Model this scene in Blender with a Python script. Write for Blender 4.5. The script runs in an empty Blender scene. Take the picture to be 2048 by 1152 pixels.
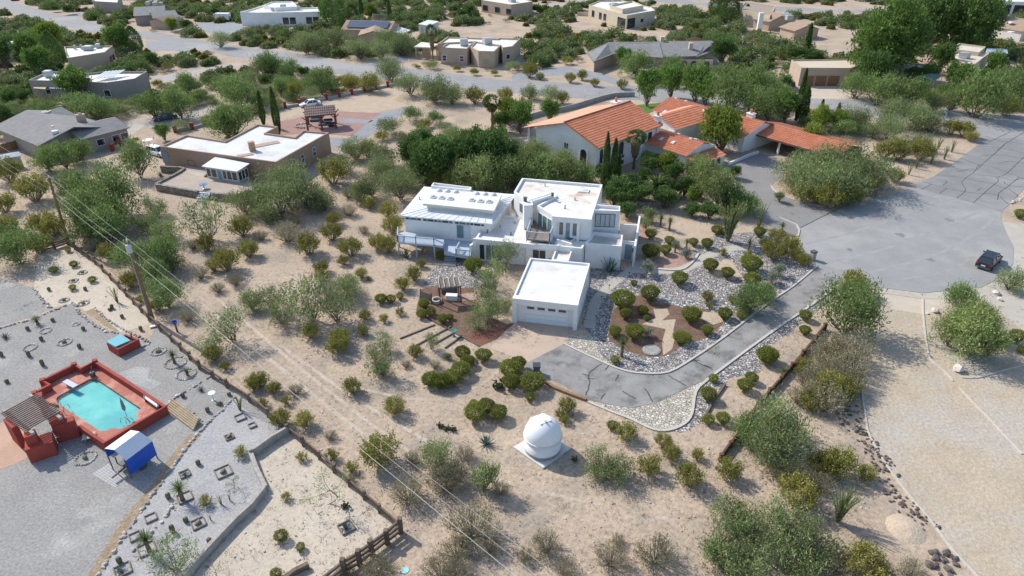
import bpy, math, random
import numpy as np
from mathutils import Vector, Matrix
R = math.radians
scene = bpy.context.scene
COL = scene.collection
rnd = random.Random(7)

# ---------------- camera, sky, sun, exposure ----------------
CAM_H, PITCH, FPX = 42.0, R(30.6), 1365.0
cam_d = bpy.data.cameras.new('camera'); cam = bpy.data.objects.new('camera', cam_d); COL.objects.link(cam)
cam.location = (0, 0, CAM_H); cam.rotation_euler = (R(90) - PITCH, 0, 0)
cam_d.sensor_width = 36; cam_d.lens = 36*FPX/2048; cam_d.clip_end = 6000
scene.camera = cam
SUN_EL, SUN_DIR = R(41), R(143)          # SUN_DIR: bearing of the sun measured from +X towards +Y
world = bpy.data.worlds.new('World'); scene.world = world; world.use_nodes = True
wn = world.node_tree.nodes; bg = wn['Background']
sky = wn.new('ShaderNodeTexSky'); sky.sky_type = 'NISHITA'; sky.sun_disc = False
sky.sun_elevation = SUN_EL; sky.sun_rotation = R(90) - SUN_DIR
sky.air_density = 1.0; sky.dust_density = 1.0
world.node_tree.links.new(sky.outputs['Color'], bg.inputs['Color']); bg.inputs['Strength'].default_value = 0.15
sd = bpy.data.lights.new('sun', 'SUN'); sd.energy = 3.4; sd.angle = R(0.53); sd.color = (1.0, 0.95, 0.86)
sun = bpy.data.objects.new('sun', sd); COL.objects.link(sun)
_sv = Vector((math.cos(SUN_EL)*math.cos(SUN_DIR), math.cos(SUN_EL)*math.sin(SUN_DIR), math.sin(SUN_EL)))
sun.rotation_euler = _sv.to_track_quat('Z', 'Y').to_euler(); sun.location = _sv*200
scene.view_settings.view_transform = 'Standard'; scene.view_settings.look = 'None'
scene.view_settings.exposure = 0.45; scene.view_settings.gamma = 1

# ---------------- helpers ----------------
_cp, _sp = math.cos(PITCH), math.sin(PITCH)
def ray(u, v):
    x = (u-1024)/FPX; y = -(v-576)/FPX
    return Vector((x, _cp + y*_sp, -_sp + y*_cp))
def G(u, v, z=0.0):
    """point at height z where the survey photograph's line of sight (u, v) lands"""
    d = ray(u, v); t = (z-CAM_H)/d.z
    return Vector((d.x*t, d.y*t, z))
def GP(px, z=0.0): return [G(u, v, z) for u, v in px]
def ppm(v): return 0.02048*(v+231)       # photo pixels per metre along a row
def HZ(u, v, vt):
    """height of what stands at ground (u, v) and tops out at row vt"""
    y = G(u, v).y; lo, hi = 0.0, 40.0
    for _ in range(40):
        m = (lo+hi)/2
        if G(u, vt, m).y > y: lo = m
        else: hi = m
    return lo
def C4(ox, oy, pts, k=4.0): return [(ox+x/k, oy+y/k) for x, y in pts]

class MB:
    def __init__(s): s.v = []; s.f = []
    def add(s, vs, fs):
        o = len(s.v); s.v += [Vector(p) for p in vs]; s.f += [tuple(i+o for i in f) for f in fs]; return s
    def poly(s, pts): return s.add(pts, [tuple(range(len(pts)))])
    def prism(s, poly, z0, z1, bottom=False):
        n = len(poly); a = [(p[0], p[1], z0) for p in poly]; b = [(p[0], p[1], z1) for p in poly]
        if area2(poly) < 0: a.reverse(); b.reverse()
        fs = [(i, (i+1) % n, n+(i+1) % n, n+i) for i in range(n)] + [tuple(range(n, 2*n))]
        if bottom: fs.append(tuple(range(n-1, -1, -1)))
        return s.add(a+b, fs)
    def box(s, c, size, rz=0.0):
        c = Vector(c); hx, hy, hz = size[0]/2, size[1]/2, size[2]/2; ca, sa = math.cos(rz), math.sin(rz)
        vs = []
        for x, y, z in ((-1,-1,-1),(1,-1,-1),(1,1,-1),(-1,1,-1),(-1,-1,1),(1,-1,1),(1,1,1),(-1,1,1)):
            X, Y = x*hx, y*hy; vs.append((c.x+X*ca-Y*sa, c.y+X*sa+Y*ca, c.z+z*hz))
        return s.add(vs, [(0,3,2,1),(4,5,6,7),(0,1,5,4),(1,2,6,5),(2,3,7,6),(3,0,4,7)])
    def beam(s, a, b, w, h=None):
        a, b = Vector(a), Vector(b); h = h or w; d = (b-a)
        if d.length < 1e-6: return s
        d.normalize(); up = Vector((0,0,1)) if abs(d.z) < .95 else Vector((1,0,0))
        x = d.cross(up).normalized()*w/2; y = x.cross(d).normalized()*h/2
        vs = [a-x-y, a+x-y, a+x+y, a-x+y, b-x-y, b+x-y, b+x+y, b-x+y]
        return s.add(vs, [(0,1,2,3),(7,6,5,4),(4,5,1,0),(5,6,2,1),(6,7,3,2),(7,4,0,3)])
    def tube(s, pts, r, n=6, caps=True):
        pts = [Vector(p) for p in pts]; m = len(pts); rs = r if isinstance(r, (list, tuple)) else [r]*m
        vs = []; fs = []
        for i, p in enumerate(pts):
            d = (pts[min(i+1, m-1)]-pts[max(i-1, 0)]).normalized()
            up = Vector((0,0,1)) if abs(d.z) < .9 else Vector((1,0,0))
            x = d.cross(up).normalized(); y = x.cross(d)
            for k in range(n):
                a = 2*math.pi*k/n; vs.append(p + x*math.cos(a)*rs[i] + y*math.sin(a)*rs[i])
        for i in range(m-1):
            for k in range(n): fs.append((i*n+k, (i+1)*n+k, (i+1)*n+(k+1) % n, i*n+(k+1) % n))
        if caps: fs += [tuple(range(n)), tuple(range(m*n-1, (m-1)*n-1, -1))]
        return s.add(vs, fs)
    def lathe(s, c, prof, n=24):
        c = Vector(c); vs = []; fs = []; m = len(prof)
        for r, z in prof:
            for k in range(n):
                a = 2*math.pi*k/n; vs.append((c.x+r*math.cos(a), c.y+r*math.sin(a), c.z+z))
        for i in range(m-1):
            for k in range(n): fs.append((i*n+k, i*n+(k+1) % n, (i+1)*n+(k+1) % n, (i+1)*n+k))
        if prof[-1][0] > 1e-4: fs.append(tuple(range((m-1)*n, m*n)))
        return s.add(vs, fs)
    def rock(s, c, r, rg, flat=.7):
        c = Vector(c); t = (1+5**.5)/2
        base = [(-1,t,0),(1,t,0),(-1,-t,0),(1,-t,0),(0,-1,t),(0,1,t),(0,-1,-t),(0,1,-t),(t,0,-1),(t,0,1),(-t,0,-1),(-t,0,1)]
        fs = [(0,11,5),(0,5,1),(0,1,7),(0,7,10),(0,10,11),(1,5,9),(5,11,4),(11,10,2),(10,7,6),(7,1,8),(3,9,4),(3,4,2),(3,2,6),(3,6,8),(3,8,9),(4,9,5),(2,4,11),(6,2,10),(8,6,7),(9,8,1)]
        a = rg.uniform(0, 6.3); ca, sa = math.cos(a), math.sin(a); vs = []
        ex, ey = rg.uniform(.75, 1.25), rg.uniform(.75, 1.15)
        for x, y, z in base:
            k = r/1.9*rg.uniform(.8, 1.2); x, y, z = x*k*ex, y*k*ey, z*k*flat
            vs.append((c.x+x*ca-y*sa, c.y+x*sa+y*ca, c.z+z))
        return s.add(vs, fs)
    def build(s, name, mat, parent=None, smooth=False, origin=None):
        me = bpy.data.meshes.new(name); o = bpy.data.objects.new(name, me)
        org = Vector((0,0,0))
        if parent is not None:
            org = WLOC[parent.name]
            o.parent = parent
            if parent.type == 'MESH': WLOC[o.name] = org
            off = org
        else:
            off = Vector(origin) if origin is not None else org; o.location = off
        me.from_pydata([tuple(p-off) for p in s.v], [], s.f); me.materials.append(mat)
        if smooth: me.polygons.foreach_set('use_smooth', [True]*len(me.polygons))
        me.update(); COL.objects.link(o); WLOC[o.name] = off
        return o
WLOC = {}
def area2(p):
    return sum(p[i][0]*p[(i+1) % len(p)][1]-p[(i+1) % len(p)][0]*p[i][1] for i in range(len(p)))
def tag(o, label=None, cat=None, group=None, kind=None):
    if label: o['label'] = label
    if cat: o['category'] = cat
    if group: o['group'] = group
    if kind: o['kind'] = kind
    return o
def empty(name, loc, label, cat, group=None):
    o = bpy.data.objects.new(name, None); COL.objects.link(o); o.location = loc; o.empty_display_size = .3
    WLOC[o.name] = Vector(loc); return tag(o, label, cat, group)
def inset(poly, d):
    """polygon pushed inwards by d (mitred)"""
    n = len(poly); P = [Vector((p[0], p[1])) for p in poly]; sgn = 1 if area2(poly) > 0 else -1; out = []
    for i in range(n):
        a, b, c = P[i-1], P[i], P[(i+1) % n]
        n1 = Vector((-(b-a).y, (b-a).x)).normalized()*sgn; n2 = Vector((-(c-b).y, (c-b).x)).normalized()*sgn
        k = 1+n1.dot(n2); k = max(k, .25); out.append(b+(n1+n2)*d/k)
    return out
def inside(x, y, poly):
    r = False; n = len(poly); j = n-1
    for i in range(n):
        xi, yi, xj, yj = poly[i][0], poly[i][1], poly[j][0], poly[j][1]
        if (yi > y) != (yj > y) and x < (xj-xi)*(y-yi)/(yj-yi)+xi: r = not r
        j = i
    return r
def smooth_line(pts, k=4):
    """Catmull-Rom through pixel points"""
    out = []; n = len(pts)
    for i in range(n-1):
        p0, p1, p2, p3 = pts[max(i-1,0)], pts[i], pts[i+1], pts[min(i+2,n-1)]
        for j in range(k):
            t = j/k; f = []
            for a in (0, 1):
                f.append(.5*(2*p1[a]+(p2[a]-p0[a])*t+(2*p0[a]-5*p1[a]+4*p2[a]-p3[a])*t*t+(3*p1[a]-p0[a]-3*p2[a]+p3[a])*t**3))
            out.append(tuple(f))
    return out+[tuple(pts[-1])]

# ---------------- materials ----------------
MATS = {}
def mat(name, c1, c2=None, rough=.85, scale=.8, fine=0.0, fscale=6.0, bump=0.0, bscale=8.0, island=0.0, objr=0.0,
        c3=None, s3=.1, t3=(.5, .62), speck=None, sscale=4.0, sthr=(.66, .7), metal=0.0, spec=.3, transl=0.0, detail=4.0):
    if name in MATS: return MATS[name]
    m = bpy.data.materials.new(name); m.use_nodes = True; nt = m.node_tree; N = nt.nodes; L = nt.links
    b = N['Principled BSDF']; b.inputs['Roughness'].default_value = rough; b.inputs['Metallic'].default_value = metal
    b.inputs['Specular IOR Level'].default_value = spec
    pos = N.new('ShaderNodeNewGeometry')
    def noise(s, d=detail):
        n = N.new('ShaderNodeTexNoise'); n.inputs['Scale'].default_value = s; n.inputs['Detail'].default_value = d
        n.inputs['Roughness'].default_value = .6; L.new(pos.outputs['Position'], n.inputs['Vector']); return n.outputs['Fac']
    def rng(sock, a, c, lo=0.0, hi=1.0):
        r = N.new('ShaderNodeMapRange'); r.inputs['From Min'].default_value = a; r.inputs['From Max'].default_value = c
        r.inputs['To Min'].default_value = lo; r.inputs['To Max'].default_value = hi; L.new(sock, r.inputs['Value']); return r.outputs['Result']
    def mix(fac, a, c, mode='MIX'):
        x = N.new('ShaderNodeMix'); x.data_type = 'RGBA'; x.blend_type = mode
        if isinstance(fac, float): x.inputs['Factor'].default_value = fac
        else: L.new(fac, x.inputs['Factor'])
        for s, i in ((a, 'A'), (c, 'B')):
            k = [q for q in x.inputs if q.name == i and q.type == 'RGBA'][0]
            if isinstance(s, tuple): k.default_value = (*s, 1)
            else: L.new(s, k)
        return [q for q in x.outputs if q.type == 'RGBA'][0]
    col = c1
    if c2: col = mix(rng(noise(scale), .36, .64), c1, c2)
    if c3: col = mix(rng(noise(s3, 5.0), *t3), col, c3)
    if speck: col = mix(rng(noise(sscale, 3.0), *sthr), col, speck)
    def val(sock, lo, hi, col):
        g = N.new('ShaderNodeCombineColor'); r = rng(sock, 0, 1, lo, hi)
        for q in range(3): L.new(r, g.inputs[q])
        return mix(1.0, col, g.outputs[0], 'MULTIPLY')
    if fine: 
        f = rng(noise(fscale, 2.0), .3, .7, 0, 1); col = val(f, 1-fine, 1+fine, col)
    if island: col = val(pos.outputs['Random Per Island'], 1-island, 1+island, col)
    if objr:
        oi = N.new('ShaderNodeObjectInfo'); col = val(oi.outputs['Random'], 1-objr, 1+objr, col)
    if isinstance(col, tuple): b.inputs['Base Color'].default_value = (*col, 1)
    else: L.new(col, b.inputs['Base Color'])
    if bump:
        bp = N.new('ShaderNodeBump'); bp.inputs['Strength'].default_value = 1.0; bp.inputs['Distance'].default_value = bump
        L.new(noise(bscale, 5.0), bp.inputs['Height']); L.new(bp.outputs['Normal'], b.inputs['Normal'])
    if transl:
        tr = N.new('ShaderNodeBsdfTranslucent'); mx = N.new('ShaderNodeMixShader'); mx.inputs['Fac'].default_value = transl
        if isinstance(col, tuple): tr.inputs['Color'].default_value = (*col, 1)
        else: L.new(col, tr.inputs['Color'])
        out = N['Material Output']; L.new(b.outputs[0], mx.inputs[1]); L.new(tr.outputs[0], mx.inputs[2]); L.new(mx.outputs[0], out.inputs[0])
    MATS[name] = m; return m
def rockbed(name, cols, scale, bump=.06, mortar=(.12,.10,.08)):
    """loose stones: one Voronoi cell per stone, its own shade, dark gaps"""
    m = bpy.data.materials.new(name); m.use_nodes = True; nt = m.node_tree; N = nt.nodes; L = nt.links
    b = N['Principled BSDF']; b.inputs['Roughness'].default_value = .85
    pos = N.new('ShaderNodeNewGeometry'); vo = N.new('ShaderNodeTexVoronoi'); vo.inputs['Scale'].default_value = scale
    L.new(pos.outputs['Position'], vo.inputs['Vector'])
    sep = N.new('ShaderNodeSeparateColor'); L.new(vo.outputs['Color'], sep.inputs[0])
    cr = N.new('ShaderNodeValToRGB'); cr.color_ramp.interpolation = 'CONSTANT'
    while len(cr.color_ramp.elements) < len(cols): cr.color_ramp.elements.new(.5)
    for i, (t, c) in enumerate(cols): e = cr.color_ramp.elements[i]; e.position = t; e.color = (*c, 1)
    L.new(sep.outputs[0], cr.inputs[0])
    ve = N.new('ShaderNodeTexVoronoi'); ve.feature = 'DISTANCE_TO_EDGE'; ve.inputs['Scale'].default_value = scale
    L.new(pos.outputs['Position'], ve.inputs['Vector'])
    mr = N.new('ShaderNodeMapRange'); mr.inputs['From Min'].default_value = .02; mr.inputs['From Max'].default_value = .10; L.new(ve.outputs['Distance'], mr.inputs['Value'])
    mx = N.new('ShaderNodeMix'); mx.data_type = 'RGBA'; L.new(mr.outputs[0], mx.inputs['Factor'])
    A = [q for q in mx.inputs if q.name == 'A' and q.type == 'RGBA'][0]; B = [q for q in mx.inputs if q.name == 'B' and q.type == 'RGBA'][0]
    A.default_value = (*mortar, 1); L.new(cr.outputs[0], B); L.new([q for q in mx.outputs if q.type == 'RGBA'][0], b.inputs['Base Color'])
    ad = N.new('ShaderNodeMath'); ad.operation = 'ADD'; L.new(mr.outputs[0], ad.inputs[0]); L.new(sep.outputs[1], ad.inputs[1])
    bp = N.new('ShaderNodeBump'); bp.inputs['Distance'].default_value = bump; L.new(ad.outputs[0], bp.inputs['Height']); L.new(bp.outputs[0], b.inputs['Normal'])
    MATS[name] = m; return m

SAND = mat('sand', (.485,.385,.29), (.405,.32,.24), scale=.13, c3=(.315,.275,.225), s3=.22, t3=(.48,.72), fine=.17, fscale=2.6, bump=.10, bscale=2.2, speck=(.17,.14,.10), sscale=3.4, sthr=(.66,.74), rough=.95, spec=.1)
def asph(name, c, d=.12, **k): return mat(name, c, tuple(x*.88 for x in c), scale=.35, fine=d, fscale=12, bump=.01, bscale=30, rough=.9, spec=.15, **k)
ROAD = asph('road_asphalt', (.315,.31,.305), c3=(.35,.345,.335), s3=.06)
CUL = asph('court_asphalt', (.315,.312,.305), c3=(.355,.35,.335), s3=.09)
OLDA = asph('old_asphalt', (.255,.25,.25), c3=(.29,.285,.28), s3=.12)
DRIVE = mat('patched_asphalt', (.31,.30,.285), (.25,.24,.23), scale=.5, c3=(.165,.16,.15), s3=.55, t3=(.50,.66), fine=.12, fscale=8, bump=.01, bscale=20, spec=.15)
TAR = mat('tar', (.055,.055,.06), (.09,.09,.095), scale=3, rough=.8)
CONC = mat('concrete', (.47,.435,.375), (.42,.385,.33), scale=.5, fine=.06, fscale=9, rough=.9, spec=.2)
PADC = mat('pink_concrete', (.52,.405,.31), (.46,.36,.28), scale=.4, fine=.06, fscale=8, rough=.9, spec=.2)
GRAVEL = mat('grey_gravel', (.335,.322,.302), (.285,.275,.26), scale=.25, c3=(.43,.41,.38), s3=.2, t3=(.56,.72), fine=.22, fscale=5, bump=.05, bscale=7, rough=.95, spec=.1)
PGRAV = mat('pale_gravel', (.42,.41,.395), (.365,.357,.35), scale=.3, c3=(.33,.33,.335), s3=.25, t3=(.5,.7), fine=.2, fscale=5, bump=.05, bscale=7, rough=.95, spec=.1)
TGRAV = mat('tan_gravel', (.475,.395,.295), (.42,.35,.265), scale=.35, c3=(.45,.415,.365), s3=.12, t3=(.46,.70), fine=.15, fscale=3.4, bump=.07, bscale=3.0, rough=.95, spec=.1)
MULCH = mat('bark_mulch', (.155,.10,.075), (.21,.135,.10), scale=1.2, fine=.3, fscale=7, bump=.06, bscale=8, rough=.95, spec=.1)
REDROCK = mat('red_lava_rock', (.25,.115,.08), (.20,.10,.075), scale=1.5, fine=.3, fscale=6, bump=.06, bscale=7, rough=.95, spec=.1)
RIVER = rockbed('river_rock', [(0,(.36,.34,.33)),(.2,(.46,.44,.42)),(.42,(.26,.24,.25)),(.58,(.56,.54,.51)),(.72,(.36,.29,.25)),(.86,(.68,.66,.63))], 4.2, .10)
COBBLE = rockbed('white_cobble', [(0,(.52,.47,.38)),(.25,(.44,.40,.33)),(.45,(.60,.55,.46)),(.7,(.40,.37,.31)),(.85,(.66,.62,.53))], 3.4, .05, (.33,.29,.23))
BRICK = mat('brick_paving', (.36,.215,.18), (.31,.19,.16), scale=.5, fine=.14, fscale=6, bump=.01, bscale=14, rough=.9)
GPAVE = mat('grey_paving', (.29,.30,.31), (.25,.26,.275), scale=.5, fine=.14, fscale=6, rough=.9)
GRASS = mat('lawn', (.10,.19,.035), (.08,.15,.03), scale=.6, fine=.25, fscale=7, bump=.05, bscale=12, rough=.9)
DIRT = mat('track_dirt', (.50,.40,.30), (.44,.35,.26), scale=.5, fine=.12, fscale=3, bump=.06, bscale=3, rough=.95, spec=.1)
WHITE = mat('white_stucco', (.79,.79,.78), (.72,.72,.71), scale=.5, fine=.05, fscale=4, rough=.8)
ROOFW = mat('white_roof', (.76,.75,.72), (.68,.67,.63), scale=.35, fine=.07, fscale=3, c3=(.56,.49,.40), s3=.25, t3=(.52,.72), rough=.7)
GLASS = mat('dark_glass', (.03,.04,.05), rough=.08, spec=.8)
CURB = mat('kerb_concrete', (.54,.50,.44), (.48,.45,.40), scale=1.2, fine=.08, fscale=8, rough=.9)

# ---------------- the ground and everything laid on it ----------------
LAYER = [0.0]
def sheet(name, poly, m, z, kind='structure'):
    mb = MB(); mb.poly([(p[0], p[1], z) for p in (poly if area2(poly) > 0 else poly[::-1])])
    return tag(mb.build(name, m), kind=kind)
def px_sheet(name, px, m, z): return sheet(name, GP(px), m, z)
mb = MB(); mb.poly([(-2500,-300,0),(2500,-300,0),(2500,4000,0),(-2500,4000,0)]); tag(mb.build('ground', SAND), kind='structure')
def ribbon_pts(line, w):
    """two offset rails of a ground line, w metres wide (w may be a list)"""
    P = [Vector((p[0], p[1])) for p in line]; n = len(P); Lr = []; Rr = []
    for i in range(n):
        d = (P[min(i+1,n-1)]-P[max(i-1,0)]).normalized(); k = (w[i] if isinstance(w, list) else w)/2; nn = Vector((-d.y, d.x))*k
        Lr.append(P[i]+nn); Rr.append(P[i]-nn)
    return Lr, Rr
def ribbon(mb, line, w, z):
    Lr, Rr = ribbon_pts(line, w)
    for i in range(len(Lr)-1): mb.add([(*Rr[i], z), (*Rr[i+1], z), (*Lr[i+1], z), (*Lr[i], z)], [(0,1,2,3)])
    return mb
def kerb(mb, line, w, h, z0=0.0):
    Lr, Rr = ribbon_pts(line, w)
    for i in range(len(Lr)-1):
        mb.add([(*Rr[i], z0), (*Rr[i+1], z0), (*Lr[i+1], z0), (*Lr[i], z0), (*Rr[i], h), (*Rr[i+1], h), (*Lr[i+1], h), (*Lr[i], h)],
               [(4,5,6,7),(0,1,5,4),(2,3,7,6),(1,2,6,5),(3,0,4,7)])
    return mb
# upper street
up = C4(0,0,[(-400,-150),(50,-4),(210,45),(420,110),(560,130),(760,185),(860,215),(1000,230),(1200,255),(1330,270),(1500,300),(1700,340),(2048,390)])
up += C4(512,0,[(200,405),(500,460),(800,520),(1200,545),(1500,580),(1800,620)]) + C4(1024,0,[(0,645),(400,662),(700,682),(970,692),(1200,712),(1600,745),(2000,770)])
up += C4(1536,0,[(330,788),(620,792),(900,822),(1300,862),(1600,892),(2048,925),(2600,975)])
lo = C4(0,0,[(-400,-60),(0,60),(130,115),(330,175),(560,235),(800,270),(1180,305),(1400,360),(1560,395),(1900,460)])
lo += C4(512,0,[(0,478),(250,525),(500,570),(800,612),(1180,655),(1500,690),(1800,725)]) + C4(1024,0,[(0,745),(300,775),(650,790),(1000,800),(1400,840),(1900,880)])
lo += C4(1536,0,[(100,865),(350,850),(700,920),(900,942),(1300,950),(1640,1005),(1720,1130)])
upper_street = up + lo[::-1]
# the court's side street and turning circle
lo2 = C4(1536,288,[(1690,0),(1540,110),(1340,250),(1150,335),(1060,380),(900,425),(740,470),(560,520),(260,670),(250,740),(290,850),(350,930),(402,970),(430,1040),(600,1092),(868,1146),(1250,1192),(1500,1165),(1700,1150)])
lo2 += C4(1536,288,[(1830,1085),(1960,960),(1968,830),(1910,720),(1870,620),(1860,560),(1920,490),(2060,350),(2500,-150)])
street_all = up + C4(1536,288,[(2500,-150)]) + []
px_sheet('street', upper_street + [], ROAD, .02)
px_sheet('shoulder', C4(1024,0,[(-300,730),(0,748),(300,777),(650,792),(1000,802),(1000,830),(650,815),(500,860),(300,875),(100,870),(-200,800)]), DIRT, .012)
px_sheet('turning_court', lo2, CUL, .028)
px_sheet('side_street', C4(1536,288,[(1150,338),(1340,252),(1540,112),(1690,0),(1716,-20),(1760,-40),(2200,-60),(2500,-150),(2060,352),(1920,492),(1860,545),(1700,492),(1500,432),(1350,400)]), OLDA, .034)
px_sheet('court_joint', C4(1536,0,[(1640,1003),(1716,1132),(2060,1100),(2450,1000),(2450,960),(2048,922)]), ROAD, .0315)
# orange house drive
px_sheet('house_drive', C4(1290,180,[(760,700),(1010,590),(1250,640),(1330,800),(1240,870),(1200,920),(1270,980),(1420,1040),(1560,1085),(1800,1170),(1420,1390),(1290,1340),(1050,1230),(930,1000),(860,880),(760,760)],4.763), asph('drive_asphalt',(.27,.26,.25)), .024)
# white house drive
drive = C4(1024,576,[(100,610),(410,450),(720,600),(900,670),(1060,692),(1250,682),(1450,570),(1700,400),(2048,130)]) + C4(1536,288,[(200,1145),(400,985),(470,1040),(600,1095),(540,1125)])
drive += C4(1536,576,[(0,366)])[::1] + C4(1024,576,[(1700,620),(1560,730),(1400,800),(1150,920),(950,962),(780,932),(600,892),(400,770),(130,655)])
px_sheet('driveway', drive, DRIVE, .026)
px_sheet('garage_apron', C4(1024,576,[(60,255),(460,292),(445,385),(412,452),(100,612),(60,575),(-180,480),(-60,350)]), PADC, .022)
px_sheet('cobble_bed', C4(1024,576,[(412,452),(445,380),(640,392),(665,405),(690,520),(790,605),(900,668),(720,602)]), COBBLE, .019)
px_sheet('cobble_bed', C4(1024,576,[(600,905),(780,935),(950,964),(1150,922),(1400,805),(1560,732),(1480,800),(1440,1000),(1380,1085),(1250,1135),(1120,1125),(950,1045)]), COBBLE, .019)
# river rock beds: north garden and both sides of the drive
px_sheet('river_rock_bed', C4(1024,288,[(450,1010),(900,930),(1000,960),(1130,980),(1300,1010),(1400,960),(1560,830),(1640,780),(2048,700)])[:0] + C4(1024,576,[(560,290),(600,60),(640,-180),(820,-200),(950,-120),(1300,-180),(1500,-330),(1640,-420),(2048,-460),(2200,-330),(2560,-330),(2700,-220),(2430,-80),(2048,120),(1700,395),(1450,565),(1250,680),(1060,690),(900,668),(790,605),(690,520),(650,400)]), RIVER, .012)
px_sheet('river_rock_bed', C4(1024,576,[(2560,-30),(2640,0),(2500,130),(2300,290),(2048,480),(1980,680),(1740,720),(1600,900),(1500,1090),(1350,1160),(1250,1140),(1380,1085),(1440,1000),(1480,800),(1700,622),(2048,368),(2500,20)]), RIVER, .012)
px_sheet('river_rock_bed', C4(512,288,[(1430,980),(1520,960),(1650,930),(1700,1000),(1900,1010),(1900,1150),(1600,1152),(1330,1130)]), RIVER, .012)
# mulch island with worn sand patches
px_sheet('mulch_bed', C4(1024,576,[(770,380),(800,200),(840,150),(960,60),(1060,60),(1200,120),(1380,160),(1560,170),(1700,240),(1680,300),(1560,400),(1400,440),(1230,545),(1100,555),(900,500),(780,420)]), MULCH, .018)
px_sheet('sand_patch', C4(1024,576,[(1130,170),(1240,165),(1260,210),(1200,260),(1310,250),(1290,340),(1300,420),(1280,490),(1210,540),(1200,430),(1230,330),(1040,290),(1150,240)]), DIRT, .023)
px_sheet('sand_patch', C4(1024,576,[(1510,190),(1660,200),(1690,270),(1590,300),(1500,230)]), DIRT, .023)
px_sheet('sand_patch', C4(1024,288,[(1140,700),(1170,640),(1300,600),(1620,610),(1690,700),(1480,800),(1300,750)]), DIRT, .017)
px_sheet('sand_patch', C4(1024,288,[(1640,960),(1740,900),(1830,1050),(1760,1090),(1560,1040)]), DIRT, .017)
px_sheet('rust_gravel_bed', C4(1024,288,[(1130,990),(1050,900),(1200,900),(1280,870),(1420,850),(1470,920),(1340,1000)]), mat('rust_gravel',(.42,.27,.21),(.34,.23,.18),scale=1,fine=.25,fscale=5,bump=.05,bscale=6), .017)
px_sheet('rust_gravel_bed', C4(1024,288,[(1010,800),(1020,620),(1100,600),(1130,640),(1090,790)]), MATS['rust_gravel'], .017)
# walks
wl = [(x,y) for x,y in C4(1024,576,[(615,322),(660,140),(705,60)])] + C4(1024,288,[(800,1120),(880,1060),(960,1000),(1000,940)])
mb = MB(); ribbon(mb, GP(smooth_line(wl,4)), 1.25, .021); tag(mb.build('garden_walk', CONC), kind='structure')
w2 = C4(1024,288,[(960,1010),(1150,1015),(1340,1010),(1460,960),(1580,890),(1700,850),(1800,830),(1940,850)])
mb = MB(); ribbon(mb, GP(smooth_line(w2,4)), 1.5, .0245); tag(mb.build('garden_walk', CONC), kind='structure')
# gazebo yard
px_sheet('mulch_bed', C4(512,576,[(1280,180),(1320,10),(1500,-40),(1720,-60),(1800,200),(2100,330),(1790,470),(1330,230)]), MULCH, .011)
px_sheet('red_rock_bed', C4(512,576,[(1660,380),(1850,330),(2090,270),(2110,330),(1790,466)]), REDROCK, .016)
px_sheet('gazebo_patio', C4(512,576,[(1500,70),(1700,40),(1830,30),(1790,90),(1560,110)]), mat('patio_pink',(.42,.30,.25),(.37,.27,.22),scale=.8,fine=.1), .016)
# court pavements and the tan gravel drive
px_sheet('pavement', C4(1536,288,[(868,1149),(1250,1196),(1500,1168),(1700,1153),(1830,1088),(1962,962),(1970,830),(1912,720),(1872,622),(2048,640),(2100,1200),(2048,1500),(1900,1390),(1780,1200),(1600,1250),(1450,1240),(1250,1240),(880,1190)]), CONC, .016)
px_sheet('pavement', C4(1536,576,[(890,40),(1240,90),(1450,90),(1450,140),(1330,180),(1290,205),(1240,210),(1060,180),(900,160)]), mat('drive_concrete',(.55,.47,.38),(.49,.42,.34),scale=.5,fine=.06), .013)
px_sheet('pavement', C4(1536,576,[(1770,40),(1700,100),(1850,190),(2100,350),(2100,270),(1900,200),(1820,110)]), CONC, .0185)
px_sheet('gravel_drive', C4(1536,576,[(880,150),(1240,205),(1250,330),(1270,500),(1300,580),(1460,700),(2048,730),(2300,800),(2400,2500),(880,2500),(680,2304)]) [:0] + C4(1536,576,[(890,150),(1240,200),(1330,180),(1450,150),(2060,380),(2400,500),(2600,2600),(800,2600),(690,2340),(480,2100),(250,1750),(0,1400),(-50,1330),(20,1250),(270,1100)])[:0] + C4(1536,576,[(890,150),(1240,200),(1420,140),(1600,200),(2048,340),(2400,500),(2700,2500),(760,2400),(640,2304)]) + C4(1536,864,[(400,920),(300,700),(100,400)])[:0] + C4(1536,864,[(660,1152),(560,1000),(470,900),(420,840),(330,720),(220,570),(120,400),(0,200),(-60,80),(-130,0)])[:0] + C4(1536,864,[(660,1140),(480,960),(300,740),(160,560)])[:0] + C4(1536,864,[(1650,1140),(1480,960),(1300,715),(1160,555),(990,335),(870,150),(800,0)]) + C4(1536,576,[(770,960),(755,800),(765,710),(840,400)]), TGRAV, .010)
mb = MB()
for ln in (C4(1536,576,[(1238,90),(1242,210),(1255,350),(1275,490),(1300,575),(1400,660),(1480,745)]), C4(1536,576,[(1525,795),(1640,920),(1760,1040),(1870,1160)])+C4(1536,864,[(1950,90),(2030,180)]),
           C4(1536,576,[(1550,718),(1680,718),(1850,670),(2048,620),(2200,580)]), C4(1536,576,[(762,710),(755,850),(775,1000),(800,1150)])+C4(1536,864,[(870,140),(990,330),(1160,550),(1300,710),(1480,955),(1660,1145),(1800,1330)])):
    kerb(mb, GP(smooth_line(ln,4)), .16, .10)
tag(mb.build('garden_kerb', CURB), kind='structure')
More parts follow.
